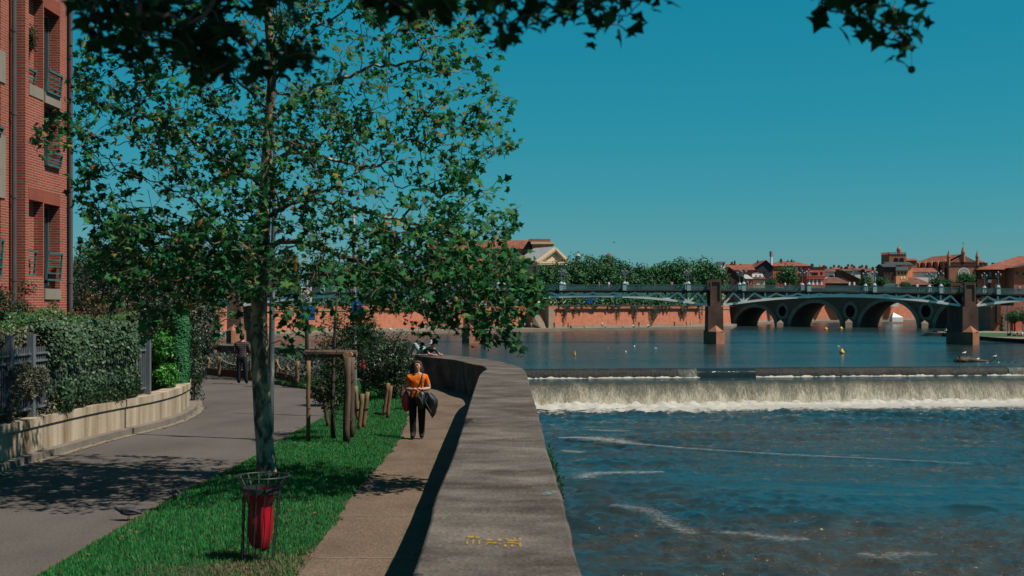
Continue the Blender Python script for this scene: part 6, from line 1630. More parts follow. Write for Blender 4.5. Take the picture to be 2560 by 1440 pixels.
row = [(1320, 398, 700, 64), (1358, 398, 664, 74), (1398, 402, 652, 80), (1438, 404, 634, 84), (1482, 408, 640, 80), (1520, 410, 636, 88), (1562, 412, 650, 78), (1603, 414, 660, 74), (1640, 416, 655, 76), (1678, 418, 642, 84), (1716, 420, 640, 84), (1752, 423, 636, 86), (1786, 425, 655, 66)]
for k, (x, D, y, w) in enumerate([(a, b, c-5, d*1.12) for a, b, c, d in row]): far_tree('plane_tree', 'plane tree behind the brick quay wall, %s from the left in the open row' % nth(k), x, D+6, y, w, TZ, 2600, group=GT, ybot=762)
for k, (x, D, y, w) in enumerate([(205, 300, 606, 80), (330, 310, 622, 110), (425, 310, 604, 120), (500, 312, 628, 110), (570, 318, 604, 110), (640, 322, 612, 105), (720, 330, 618, 105), (800, 336, 624, 105), (880, 345, 640, 100), (960, 352, 655, 100), (1040, 360, 668, 95), (1110, 372, 676, 90), (1180, 384, 672, 90), (1250, 392, 672, 84)]):
    far_tree('plane_tree', 'far quay plane tree seen through the foreground crown, %s from the left' % nth(k), x, D+10, y, w, TZ, 2300, group=GT, ybot=762)
for x, D, y, w, lb in ((1118, 366, 768, 46, 'small dark tree in the gap between the brick quay walls'), (1190, 376, 760, 60, 'dark tree in the middle of the quay wall gap'), (1265, 384, 765, 55, 'dark tree at the right of the quay wall gap')): far_tree('plane_tree', lb, x, D, y, w, QZ, 1500, M_darkl, ybot=800)
for x, D, y, w, yb, lb in ((1968, 440, 661, 78, 722, 'round leafy tree in front of the red town houses'), (1928, 436, 694, 34, 722, 'low flowering bush at the left of the round leafy tree'), (2165, 440, 690, 42, 722, 'bushy tree behind the bridge lamp left of the church tower'), (2203, 440, 692, 44, 722, 'tree below the church tower beside the dark house wall'), (2262, 430, 704, 34, 722, 'small shrub like tree below the orange house'), (2340, 430, 692, 44, 722, 'tree below the church nave'), (2372, 430, 700, 36, 722, 'smaller tree right of the one below the nave'), (2412, 420, 681, 52, 722, 'tree in front of the rose window facade'), (2440, 420, 684, 30, 722, 'narrow tree beside the dark corner of the hospital')):
    far_tree('town_tree', lb, x, D, y, w, TZ, 1500, ybot=yb)
for x, D, y, w, lb in ((2536, 335, 772, 52, 'loose tree in front of the right bank wall'), (2560, 326, 776, 34, 'darker tree at the right edge on the right bank')): far_tree('bank_tree', lb, x, D, y, w, QZ, 1100, ybot=812)

# ---- town houses
M_roof = mat('terracotta_roof', [(.17, .055, .036), (.27, .086, .053), (.34, .12, .078)], .45, .95, 0, fine=.25, finescale=1.6)
M_roofd = mat('brown_old_roof', [(.10, .044, .033), (.16, .07, .05), (.21, .1, .072)], .45, .95, 0, fine=.25, finescale=1.6)
M_slate = mat('dark_slate', [(.035, .042, .05), (.06, .068, .078)], .5, .8, 0, fine=.2, finescale=2)
M_slateg = mat('pale_grey_slate', [(.36, .37, .37), (.48, .49, .48)], .5, .8, 0)
M_redb = mat('red_house_brick', [(.85, .19, .125), (1.0, .25, .16)], .4, .9, 0, fine=.15, finescale=2)
M_brw = mat('brown_brick', [(.42, .17, .11), (.56, .245, .16)], .3, .95, 0, fine=.2, finescale=1.5)
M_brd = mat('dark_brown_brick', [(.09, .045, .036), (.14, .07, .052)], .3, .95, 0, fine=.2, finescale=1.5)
M_oran = mat('orange_render', [(1.3, .46, .20), (1.4, .53, .25)], .3, .9, 0)
M_crm = mat('cream_render', [(.88, .66, .42), (1.0, .78, .52)], .3, .9, 0)
M_wht = mat('white_render', [(1.05, .98, .9), (1.2, 1.12, 1.04)], .3, .9, 0)
M_shut = mat('white_shutter', [(1.25, 1.22, 1.15), (1.35, 1.32, 1.26)], .8, .8, 0)
M_dwin = mat('dark_window', [(.012, .014, .016), (.025, .028, .03)], .8, .3, 0)
M_zinc = mat('pale_zinc', [(.35, .36, .37), (.45, .46, .47)], .8, .5, 0)
def SH(px): return 48+.2*(px-1815) if px > 1815 else 0.
def house(name, label, x0, x1, ye, yr, D, dep, wm, rm, kind='gx', wins=(), chim=(), yb=None, cat='house', over=.5, rot=0., apex=None):
    """x0,x1 wall edges, ye eave row, yr ridge row (photo pixels at distance D)"""
    D = D+SH((x0+x1)/2); X0, X1, ze, zr = PX(x0, D), PX(x1, D), PZ(ye, D), PZ(yr, D); zb = TZ-.3; Xm = (X0+X1)/2
    t = thing(name, label, cat, (Xm, D, TZ)); mb = MB(); mb.box(X0, X1, D, D+dep, zb, ze)
    if kind == 'gy':
        ax_ = Xm if apex is None else PX(apex, D)
        mb.add([(X0, D, ze), (X1, D, ze), (ax_, D, zr), (X0, D+dep, ze), (X1, D+dep, ze), (ax_, D+dep, zr)], [(0, 1, 2), (5, 4, 3)])
    if kind == 'gx': mb.add([(X0, D, ze), (X0, D+dep, ze), (X0, D+dep/2, zr), (X1, D, ze), (X1, D+dep, ze), (X1, D+dep/2, zr)], [(0, 2, 1), (3, 4, 5)])
    mb.build('wall', wm, t); o = over; th = .18; mr = MB()
    def slab(q): mr.ext(q, (0, 0, th))
    if kind == 'gx':
        slab([(X0-o, D-o, ze), (X1+o, D-o, ze), (X1+o, D+dep/2, zr), (X0-o, D+dep/2, zr)]); slab([(X0-o, D+dep/2, zr), (X1+o, D+dep/2, zr), (X1+o, D+dep+o, ze), (X0-o, D+dep+o, ze)])
    elif kind == 'gy':
        slab([(X0-o, D-o, ze-.1), (ax_, D-o, zr), (ax_, D+dep+o, zr), (X0-o, D+dep+o, ze-.1)]); slab([(ax_, D-o, zr), (X1+o, D-o, ze-.1), (X1+o, D+dep+o, ze-.1), (ax_, D+dep+o, zr)])
    elif kind == 'hip':
        k = min((X1-X0)*.32, dep*.5); a = [(X0-o, D-o, ze), (X1+o, D-o, ze), (X1+o, D+dep+o, ze), (X0-o, D+dep+o, ze), (X0+k, D+dep/2, zr), (X1-k, D+dep/2, zr)]
        mr.add(a, [(0, 1, 5, 4), (1, 2, 5), (2, 3, 4, 5), (3, 0, 4), (0, 3, 2, 1)])
    elif kind == 'shed': slab([(X0-o, D-o, ze), (X1+o, D-o, ze), (X1+o, D+dep, zr), (X0-o, D+dep, zr)])
    elif kind == 'flat': mr.box(X0-.25, X1+.25, D-.25, D+dep+.25, ze+.003, ze+.3)
    r_ = mr.build('roof', rm, t)
    s = D/F
    for w in wins:
        x, y, ww, hh = w[:4]; m_ = MB(); wm_ = w[4] if len(w) > 4 else M_dwin
        cx_, cz = PX(x, D), PZ(y, D); m_.box(cx_-ww/2*s, cx_+ww/2*s, D-.08, D+.02, cz-hh/2*s, cz+hh/2*s); m_.build('shutter' if wm_ is M_shut else 'window', wm_, t)
    for c in chim:
        x, y0, y1, w = c[:4]; m_ = MB(); cx_ = PX(x, D); m_.box(cx_-w/2*s, cx_+w/2*s, D+dep*.4, D+dep*.4+w*s*1.4, PZ(y1, D)-.6, PZ(y0, D)); m_.box(cx_-w/3*s, cx_+w/3*s, D+dep*.4+.15, D+dep*.4+w*s, PZ(y0, D)-.1, PZ(y0-2, D)); m_.build('chimney', c[4] if len(c) > 4 else M_brd, r_)
    return t
house('roof_cabin_house', 'pale flat capped stair tower at the end of the far tree row', 1797, 1813, 656, 654, 470, 5, M_wht, M_zinc, 'flat', [(1809, 661, 4, 6)])
house('town_house', 'long low terracotta roofed house with dark upper chimneys right of the tree row', 1812, 1885, 676, 660, 480, 14, M_redb, M_roof, 'gx', [], [(1836, 655, 664, 5), (1843, 652, 662, 4), (1868, 664, 670, 9), (1858, 660, 668, 3)])
house('town_house', 'red house with steep terracotta roof and dark wall', 1812, 1860, 697, 668, 452, 12, M_brd, M_roof, 'gy', [(1840, 706, 4, 7), (1825, 706, 3, 7)], apex=1822)  # wall drawn in dark brick
house('town_house', 'small red house under a grey slate hipped roof beside the bridge lamp', 1859, 1880, 697, 686, 446, 9, M_redb, M_slateg, 'hip', [(1869, 706, 5, 9, M_shut)])
house('town_house', 'tall dark gable ended house below the antenna', 1891, 1932, 668, 651, 470, 20, M_slate, M_roof, 'gy', [(1911, 680, 3, 4), (1922, 676, 3, 4)], [(1904, 650, 656, 3)], apex=1915)  # dark slate wall colour stands in for the shade on the facade
house('town_house', 'broad red brick house with hipped terracotta roof and white windows', 1929, 2030, 665, 651, 466, 20, M_redb, M_roof, 'hip', [(1990, 672, 9, 9, M_shut), (2004, 672, 5, 8, M_shut), (2013, 672, 5, 8, M_shut), (1975, 672, 5, 8, M_shut)], [(1963, 647, 653, 5), (1980, 650, 655, 3), (1990, 649, 655, 4), (1996, 652, 657, 3)])
house('town_house', 'grey mansard house with two round dormers', 1882, 1912, 697, 680, 444, 10, M_crm, M_roofd, 'hip', [(1890, 690, 3, 5), (1900, 690, 3, 5), (1893, 709, 3, 7, M_shut), (1897, 709, 3, 7, M_shut)])
mb = MB(); D = 443.6+SH(1897); mb.ext([(PX(1880, D), D, PZ(700, D)), (PX(1913, D), D, PZ(700, D)), (PX(1910, D), D+3, PZ(684, D)), (PX(1884, D), D+3, PZ(684, D))], (0, 1, 0)); tag(mb.build('mansard_roof', M_slateg, org=W(1896, 690, D)), 'pale grey mansard slope of the small dormer house', 'roof')
house('town_house', 'flat topped red brick house with white shutters and dark loggia', 2017, 2063, 669, 667, 446, 14, M_redb, M_brd, 'flat', [(2037, 684, 15, 6), (2054, 683, 5, 6), (2023, 706, 4, 13, M_shut), (2033, 706, 4, 13, M_shut), (2043, 706, 4, 13, M_shut), (2054, 706, 4, 13, M_shut)], [(2060, 662, 670, 5, M_oran), (2039, 660, 668, 6), (2069, 664, 671, 7)])
mb = MB(); D = 445.6+SH(2040); mb.box(PX(2016.5, D), PX(2063.5, D), D-.1, D+.2, PZ(694, D), PZ(691.5, D)); tag(mb.build('string_course', M_brd, org=W(2040, 693, D)), 'dark string course across the flat topped red house', 'trim')
house('town_house', 'narrow white and yellow house right of the flat topped red house', 2063, 2086, 680, 672, 458, 10, M_wht, M_roofd, 'gx', [(2069, 684, 6, 8, M_shut), (2079, 692, 12, 6)])
house('town_house', 'low brown roofed hall beside the white and yellow house', 2064, 2122, 708, 692, 440, 14, M_brd, M_roofd, 'hip')
house('town_house', 'long brown roof sloping down to the right in the low town', 2102, 2156, 702, 676, 460, 16, M_brd, M_roofd, 'gy', [(2112, 709, 4, 8, M_shut), (2124, 709, 4, 8, M_shut), (2136, 709, 4, 8, M_shut)], apex=2104)
k = 0
for x, y, w, D in ((2078, 672, 20, 560), (2098, 668, 22, 590), (2118, 672, 26, 540), (2132, 666, 18, 600), (2150, 670, 26, 560), (2168, 668, 20, 590), (2182, 672, 30, 540), (2196, 676, 20, 520)):
    house('distant_house', 'small hazy house on the low skyline left of the church tower, %s from the left' % nth(k), x-w/2, x+w/2, y+6, y, D, 12, (M_brd, M_wht, M_crm)[k % 3], (M_roofd, M_roof)[k % 2], 'gx', [(x-3, y+9, 3, 3)], [(x-w*.3, y-5, y+2, 4), (x+w*.25, y-4, y+3, 5)]); k += 1
# antenna mast
DA = 468+SH(1979); a0 = W(1928, 650, DA); t = thing('antenna_mast', 'white cylindrical telecom antenna on the red roofed house', 'antenna', tuple(a0)); mb = MB(); mb.tube([W(1928, 664, DA), W(1928, 642, DA)], .5, 8); mb.build('mast', M_wht, t)
mb = MB(); mb.tube([W(1928, 642, DA), W(1928, 628, DA)], .55, 10); mb.tube([W(1924.5, 641, DA), W(1924.5, 629, DA)], .15, 5); mb.tube([W(1932, 641, DA), W(1932, 629, DA)], .3, 5); mb.build('antenna_panels', M_zinc, t)
# orange house
D = 432
house('town_house', 'dark shaded side block of the orange house left of the tree', 2210, 2240, 668, 660, D+6, 12, M_brd, M_slate, 'gx', [(2216, 682, 3, 6), (2224, 682, 3, 6), (2232, 695, 4, 9)])  # dark brick colour stands in for shade on the orange house's left side
house('town_house', 'orange rendered house with balcony windows below the church tower', 2240, 2270, 677, 667, D, 10, M_oran, M_slate, 'gx', [(2247, 682, 4, 7), (2255, 682, 4, 7), (2263, 682, 4, 7), (2254, 695, 4, 6, M_shut), (2261, 694, 4, 6, M_shut)])
house('town_house', 'taller rear wing of the orange house with wide slate roof', 2220, 2281, 663, 655, D+14, 12, M_oran, M_slate, 'gx', [(2247, 667, 14, 3), (2268, 670, 3, 6, M_shut)])
house('town_house', 'white house with low terracotta roof under the church buttresses', 2282, 2342, 681, 670, 438, 12, M_wht, M_roof, 'gx', [(2303, 686, 10, 7, M_shut), (2318, 685, 4, 7, M_shut), (2326, 685, 4, 7, M_shut), (2336, 686, 5, 6, M_shut)])
house('market_hall', 'broad brown roofed hall in front of the white house', 2250, 2330, 712, 693, 428, 16, M_brd, M_roofd, 'hip')
house('town_house', 'low white service building behind the bridge railing under the church tower', 2215, 2246, 711, 709, 420, 6, M_wht, M_zinc, 'flat', [(2240, 714, 6, 6, M_zinc)])
# church tower
D = 470+SH(2235); X0, X1 = PX(2223, D), PX(2266, D); dp = 9.; zt_ = PZ(634, D); t = thing('church_tower', 'square crenellated brick church tower with small domed turret', 'tower', ((X0+X1)/2, D, TZ))
Xl, Yl = PX(2203, D+8), D+8
q = [(X0, D), (X1, D), (X1-1, D+13), (Xl, Yl)]
mb = MB(); mb.ext([(x, y, TZ-.3) for x, y in q], (0, 0, zt_-TZ)); mb.build('shaft', M_brw, t)
mb = MB()
def edge(p, q_, n, z, h, w, d):
    p, q_ = Vector((*p, z)), Vector((*q_, z)); dr = (q_-p).normalized()
    for k in range(n): c = p+(q_-p)*((k+.5)/n); mb.obox(c+Vector((0, 0, h/2)), dr*w/2, Vector((-dr.y, dr.x, 0))*d/2, Vector((0, 0, h/2)))
edge(q[0], q[1], 12, zt_-.3, 1.0, .32, .5); edge(q[3], q[0], 8, zt_-.3, 1.0, .32, .5); mb.build('battlements', M_brw, t)
for x in (2240, 2254):
    mb = MB(); c = W(x, 650, D-.06); r = 1.1; pts = [(c.x-r, D-.06, c.z-2.2)]+[(c.x-r*math.cos(a), D-.06, c.z+r*math.sin(a)) for a in np.linspace(0, math.pi, 9)]+[(c.x+r, D-.06, c.z-2.2)]; mb.poly(pts); mb.build('belfry_arch', M_dwin, t)
mb = MB(); c = W(2247, 634, D+4); s = D/F; mb.lathe([(5.2*s, 0), (5.2*s, 9*s), (6.0*s, 9.5*s), (5.6*s, 13*s), (3.6*s, 17*s), (1.2*s, 19*s), (.7*s, 21*s), (.8*s, 22*s), (.2*s, 24*s)], (c.x, c.y, c.z-.3), 10); mb.build('turret', M_brw, t, smooth=False)
# church: nave + facade with rose window
D = 452+SH(2370); t = thing('church', 'long brick church with buttresses, rose window and three pointed turrets', 'church', (PX(2360, D), D, TZ))
fx0, fx1 = PX(2371, D), PX(2443, D); ze, za = PZ(659, D), PZ(637, D); xm = PX(2408, D)
mb = MB(); mb.ext([(fx0, D, TZ-.3), (fx1, D, TZ-.3), (fx1, D, ze), (xm, D, za), (fx0, D, ze)], (0, 1.6, 0)); mb.build('facade', M_brw, t)
mb = MB()
for k in range(17): x = fx0+1.3+(fx1-fx0-2.6)*k/16; mb.box(x-.22, x+.22, D-.25, D-.003, PZ(659, D), PZ(655, D))
mb.box(fx0, fx1, D-.22, D-.003, PZ(664.5, D), PZ(659, D)-.003); mb.build('arcaded_band', M_brd, t)
c = W(2409.5, 684, D); R = 14.5*D/F
mb = MB(); n = 30
for k in range(n):
    a, b = 2*math.pi*k/n, 2*math.pi*(k+1)/n; mb.add([(c.x+r*math.cos(t_), D-.2, c.z+r*math.sin(t_)) for r, t_ in ((R*.9, a), (R*.9, b), (R*1.04, b), (R*1.04, a))], [(0, 1, 2, 3)])
rose = mb.build('rose_window', M_wht, t)
mb = MB(); mb.poly([(c.x+R*.91*math.cos(2*math.pi*k/n), D-.1, c.z+R*.91*math.sin(2*math.pi*k/n)) for k in range(n)]); mb.build('pane', M_dwin, rose)
mb = MB()
for rr, nn, lr in ((.25, 6, .17), (.52, 11, .16), (.78, 17, .135)):
    for k in range(nn):
        a = 2*math.pi*k/nn; cx_, cz_ = c.x+R*rr*math.cos(a), c.z+R*rr*math.sin(a); m8 = 8
        for j in range(m8):
            t0, t1 = 2*math.pi*j/m8, 2*math.pi*(j+1)/m8; mb.add([(cx_+R*lr*q_*math.cos(t_), D-.17, cz_+R*lr*q_*math.sin(t_)) for q_, t_ in ((.62, t0), (.62, t1), (1, t1), (1, t0))], [(0, 1, 2, 3)])
mb.build('tracery', M_wht, rose)
for x, yb_, yt_, w in ((2371.5, 665, 626, 4.2), (2408, 655, 615, 5), (2443, 665, 627, 4.2)):
    p = W(x, yb_, D+.3); s = D/F; h = (yb_-yt_)*s; mb = MB(); mb.lathe([(w*s, 0), (w*s, h*.55), (w*1.15*s, h*.56), (w*1.1*s, h*.62), (w*.7*s, h*.78), (w*.12*s, h)], (p.x, p.y, p.z), 8); tu = mb.build('turret', M_brw, t)
    mb = MB(); top = Vector((p.x, p.y, p.z+h)); mb.tube([top, top+Vector((0, 0, 10*s if x == 2408 else 3*s))], .07, 4)
    if x == 2408: mb.bar(top+Vector((-.6, 0, 7*s)), top+Vector((.6, 0, 7*s)), .12, .12)
    mb.build('cross', M_brd, tu)
for x in (2370, 2444):
    mb = MB(); s = D/F; mb.box(PX(x, D)-1.6*s, PX(x, D)+1.6*s, D-.8, D-.003, TZ, PZ(662, D)); mb.build('corner_buttress', M_brd, t)
nx0, nx1, ny = PX(2283, D+22), fx0, D+1.7
# nave runs back and left from the facade
na, nb_ = Vector((fx0, D+1.6, 0)), Vector((PX(2290, D+30), D+30, 0)); side = (nb_-na); sn = side.normalized(); sp_ = Vector((sn.y, -sn.x, 0))*-1
w_ = (fx1-fx0)
def NV(s, w, z): return na+side*s+Vector((1, .15, 0)).normalized()*w+Vector((0, 0, z))
ze2 = PZ(655, D+12)
mb = MB(); P = [NV(0, 0, TZ-.3), NV(1, 0, TZ-.3), NV(1, w_, TZ-.3), NV(0, w_, TZ-.3)]; mb.ext(P, (0, 0, ze2-TZ+.3)); mb.build('nave_wall', M_brw, t)
mb = MB(); rz_ = PZ(637.5, D+15); mb.add([NV(-.02, -.4, ze2), NV(1.02, -.4, ze2), NV(.9, w_/2, rz_-.3), NV(-.02, w_/2, rz_), NV(1.02, w_+.4, ze2), NV(-.02, w_+.4, ze2)], [(0, 1, 2, 3), (3, 2, 4, 5), (1, 4, 2)]); mb.build('nave_roof', M_roof, t)
for k in range(5):
    s = .04+k*.2; mb = MB(); a = NV(s, 0, 0); a2 = NV(s+.045, 0, 0); o_ = Vector((-.55, -.83, 0))*2.7
    for_ = [a, a2, a2+o_, a+o_]; z1 = PZ(648, D+10); z2 = PZ(657, D+10)
    mb.add([p_+Vector((0, 0, TZ)) for p_ in for_]+[a+Vector((0, 0, z1)), a2+Vector((0, 0, z1)), a2+o_+Vector((0, 0, z2)), a+o_+Vector((0, 0, z2))], [(0, 1, 2, 3), (4, 5, 6, 7), (0, 1, 5, 4), (1, 2, 6, 5), (2, 3, 7, 6), (3, 0, 4, 7)]); mb.build('buttress', M_brw, t)
house('apse_block', 'low stepped brick block between church tower and nave', 2268, 2292, 652, 646, 486, 10, M_brw, M_roof, 'gx', cat='building')
house('church_annex', 'small round roofed brick annex behind the right turret of the church', 2444, 2461, 656, 649, 470, 8, M_brw, M_roof, 'hip', [(2450, 659, 3, 5)], cat='building')
# hospital on the right bank
D = 352; t = thing('hospital', 'large brown brick riverside hospital with wide hipped terracotta roof', 'building', (PX(2510, D), D, TZ))
X0, X1 = PX(2443, D), PX(2640, D); zb = QZ; ze = PZ(674, D)
mb = MB(); k_ = (D+18)/D; mb.ext([(X0, D, zb), (PX(2500, D), D, zb), (PX(2500, D), D+18, zb), (X0*k_, D+18, zb)], (0, 0, ze-zb)); mb.box(PX(2500, D), PX(2517, D), D+1.2, D+18, zb, ze); mb.build('wall', M_brw, t)
mb = MB(); mb.box(PX(2517, D), X1, D-5, D+18, zb, ze+.3); mb.build('front_wing', M_brw, t)
mb = MB(); mb.box(X0-.02, PX(2499, D), D-.35, D-.003, PZ(698, D), ze-.003); mb.build('wall_shade', M_brd, t)  # dark brick slab stands in for the shade on this wall
mb = MB(); zr = PZ(641, D+12); mb.add([(X0-1.2, D-1.8, ze), (X1, D-1.8, ze), (X1, D+22, ze), (X0*k_+.6, D+22, ze), (PX(2545, D+10), D+10, zr), (X1, D+10, zr)], [(0, 1, 5, 4), (3, 0, 4), (2, 3, 4, 5), (0, 3, 2, 1)]); r_ = mb.build('roof', M_roof, t)
mb = MB(); z1 = ze+.3; mb.add([(PX(2508, D), D-6, z1), (X1+6, D-6, z1), ((PX(2560, D)+X1)/2, D-6, PZ(650, D)), (PX(2508, D), D+14, z1), (X1+6, D+14, z1), ((PX(2560, D)+X1)/2, D+14, PZ(650, D)), ], [(0, 1, 2), (0, 2, 5, 3), (1, 4, 5, 2), (0, 3, 4, 1)]); mb.build('pediment_roof', M_roofd, t)
for x, y, w, h, m_ in ((2474, 686, 7, 13, M_glass2), (2473, 703, 9, 7, M_shut), (2472, 714, 6, 12, M_dwin), (2525, 684, 4, 6, M_dwin), (2558, 705, 6, 16, M_redb), (2540, 686, 4, 6, M_dwin)):
    c = W(x, y, D); yy = D-.42 if x < 2500 else D-5.08; s = D/F; mb = MB(); mb.box(c.x-w/2*s, c.x+w/2*s, yy, yy+.06, c.z-h/2*s, c.z+h/2*s); mb.build('window', m_, t)
for x in (2466, 2484): 
    c = W(x, 662, D+4); mb = MB(); mb.box(c.x-.35, c.x+.35, c.y, c.y+.7, c.z-2, c.z+.6); mb.build('chimney', M_brd, r_)
s = D/F
mk = MB()
for x in (2491, 2499):
    c = W(x, 713.5, D-.5); n = 18
    for k in range(n):
        a, b = 2*math.pi*k/n, 2*math.pi*(k+1)/n; mk.add([(c.x+r*2.6*s*math.cos(t_), D-.45, c.z+r*4.4*s*math.sin(t_)) for r, t_ in ((.62, a), (.62, b), (1, b), (1, a))], [(0, 1, 2, 3)])
tag(mk.build('oval_signs', M_shut, org=W(2495, 713, D)), 'pair of white oval rings on the hospital wall above the bridge railing', 'sign')
# cream temple fronted church (left of the tree row)
D = 436; s = D/F; t = thing('basilica', 'brick basilica with cream columned temple front and pediment', 'church', (PX(1370, D), D, TZ))
px0, px1 = PX(1340, D), PX(1416, D)
mb = MB(); zc = PZ(655, D)
mb.add([(px0, D-1, zc+.2), (px1, D-1, zc+.2), (PX(1383, D), D-1, PZ(624.5, D)), (px0, D+14, zc+.2), (px1, D+14, zc+.2), (PX(1383, D), D+14, PZ(624.5, D))], [(0, 1, 2), (5, 4, 3)]); mb.box(px0+.4, px1-.4, D-.6, D+14, PZ(667, D), zc-.8); mb.build('pediment', M_crm, t)
mb = MB(); a, b, c = Vector((px0-.6, D-1.2, zc-.2)), Vector((px1+.6, D-1.2, zc-.2)), Vector((PX(1383, D), D-1.2, PZ(621, D)))
mb.bar(a, c, 1.6, .8); mb.bar(c, b, 1.6, .8); mb.bar(a, b, 1.6, .6); mb.build('cornice', M_crm, t)
mb = MB()
for k in range(24):
    x = px0+(px1-px0)*(k+.5)/24; mb.box(x-.2, x+.2, D-1.9, D-1.0, zc-.95, zc-.52)
for k in range(16):
    for e in (a, b): p_ = e.lerp(c, (k+.5)/16); mb.box(p_.x-.2, p_.x+.2, D-1.85, D-1.0, p_.z-.95, p_.z-.42)
mb.build('dentils', M_crm, t)
mb = MB(); mb.ext([a+Vector((0, .2, .4)), c+Vector((0, .2, .4)), c+Vector((0, 15, .4)), a+Vector((0, 15, .4))], (0, 0, .25)); mb.ext([c+Vector((0, .2, .4)), b+Vector((0, .2, .4)), b+Vector((0, 15, .4)), c+Vector((0, 15, .4))], (0, 0, .25)); mb.build('portico_roof', M_slateg, t)
for x in (1348, 1358, 1369, 1380, 1391, 1402, 1411):
    mb = MB(); mb.lathe([(.85, 0), (.8, .4), (.68, .5), (.6, PZ(670, D)-TZ-.6), (.85, PZ(670, D)-TZ-.3), (.9, PZ(667.5, D)-TZ)], (PX(x, D), D+.3, TZ), 10); mb.build('column', M_crm, t, smooth=True)
mb = MB(); mb.box(px0+1, px1-1, D+4, D+14, TZ, PZ(668, D)); mb.build('cella_wall', M_crm, t)
mb = MB(); X0, X1 = PX(1331, D+16), PX(1383, D+16); mb.box(X0, X1, D+16, D+30, TZ, PZ(604, D+16)); mb.build('front_block', M_brw, t)
mb = MB(); mb.box(X0-.5, X1+.5, D+15.5, D+30.5, PZ(610, D+16), PZ(604.5, D+16)); mb.build('block_cornice', M_crm, t)
mb = MB(); mb.box(X0-1.2, X1-1.0, D+16.5, D+29, PZ(604, D+16)+.003, PZ(597, D+16)); mb.build('attic', M_brw, t)
mb = MB(); L0 = PX(1060, D+10); mb.box(L0, X0-.003, D+20, D+34, TZ, PZ(622, D+20)); mb.box(L0, X0-.003, D+8, D+19.9, TZ, PZ(655, D+10)); mb.build('nave_wall', M_brw, t)
mb = MB(); ry = D+27; mb.add([(L0, D+19.5, PZ(622, D+20)), (X0+.5, D+19.5, PZ(622, D+20)), (X0+.5, ry, PZ(600, ry)), (L0, ry, PZ(604, ry)), (L0, D+34.5, PZ(622, D+20)), (X0+.5, D+34.5, PZ(622, D+20))], [(0, 1, 2, 3), (3, 2, 5, 4)])
mb.add([(L0, D+7.5, PZ(655, D+10)), (X0-1, D+7.5, PZ(655, D+10)), (X0-1, D+19.4, PZ(634, D+19)), (L0, D+19.4, PZ(634, D+19))], [(0, 1, 2, 3)]); mb.build('nave_roof', M_roof, t)
mb = MB(); mb.box(PX(1302, D+6), PX(1331, D+6), D+6, D+16, TZ, PZ(642, D+6)); mb.box(PX(1301, D+6), PX(1332, D+6), D+5.6, D+16, PZ(646, D+6), PZ(642, D+6)+.2); mb.build('side_chapel', M_crm, t)
mb = MB(); mb.add([(PX(1380, D+20), D+20, PZ(640, D+20)), (PX(1436, D+20), D+20, PZ(660, D+20)), (PX(1436, D+30), D+30, PZ(660, D+30)), (PX(1380, D+30), D+30, PZ(628, D+30))], [(0, 1, 2, 3)]); mb.build('side_roof', M_roofd, t)
for ch in t.children:     # the temple front is turned towards the river
    if ch.name.split('.')[0] in ('pediment', 'cornice', 'dentils', 'portico_roof', 'column', 'cella_wall'): ch.scale = (1.1, 1, 1); ch.rotation_euler = (0, 0, math.radians(27))
# two roof tops above the tree row
p = W(1444, 642, 520); t = thing('cupola', 'small pale cupola rising above the tree row', 'cupola', (p.x, p.y, TZ)); mb = MB(); s = 520/F; mb.lathe([(6*s, TZ-p.z), (6*s, 1*s), (8*s, 2*s), (5*s, 6*s), (2.5*s, 8*s), (.3*s, 10*s)], (p.x, p.y, p.z), 10); mb.build('dome', M_zinc, t)
p = W(1522, 640, 560); t = thing('red_cupola', 'reddish conical roof peeping above the tree row', 'cupola', (p.x, p.y, TZ)); mb = MB(); s = 560/F; mb.lathe([(6*s, TZ-p.z), (6*s, 0), (9*s, -1*s), (6*s, 3*s), (1*s, 6*s), (.3*s, 8*s)], (p.x, p.y, p.z), 10); mb.build('cone_roof', M_roof, t)
for x, lb in ((448, 'red brick chimney stack pair above the left trees'),):
    p = W(x, 600, 330); t = thing('chimney_house', lb, 'building', (p.x, p.y, TZ)); mb = MB(); mb.box(p.x-4, p.x+4, p.y, p.y+8, TZ, p.z-1.5); mb.build('wall', M_brw, t); mb = MB(); mb.add([(p.x-4.4, p.y-.4, p.z-1.5), (p.x+4.4, p.y-.4, p.z-1.5), (p.x+4.4, p.y+8, p.z-1.5), (p.x-4.4, p.y+8, p.z-1.5), (p.x-3, p.y+4, p.z+.2), (p.x+3, p.y+4, p.z+.2)], [(0, 1, 5, 4), (1, 2, 5), (2, 3, 4, 5), (3, 0, 4)]); r_ = mb.build('roof', M_slate, t)
    for dx in (-1.2, 1.0): mb = MB(); mb.box(p.x+dx-.8, p.x+dx+.8, p.y+3, p.y+4.2, p.z-1, p.z+1.2); mb.build('chimney', M_redb, r_)

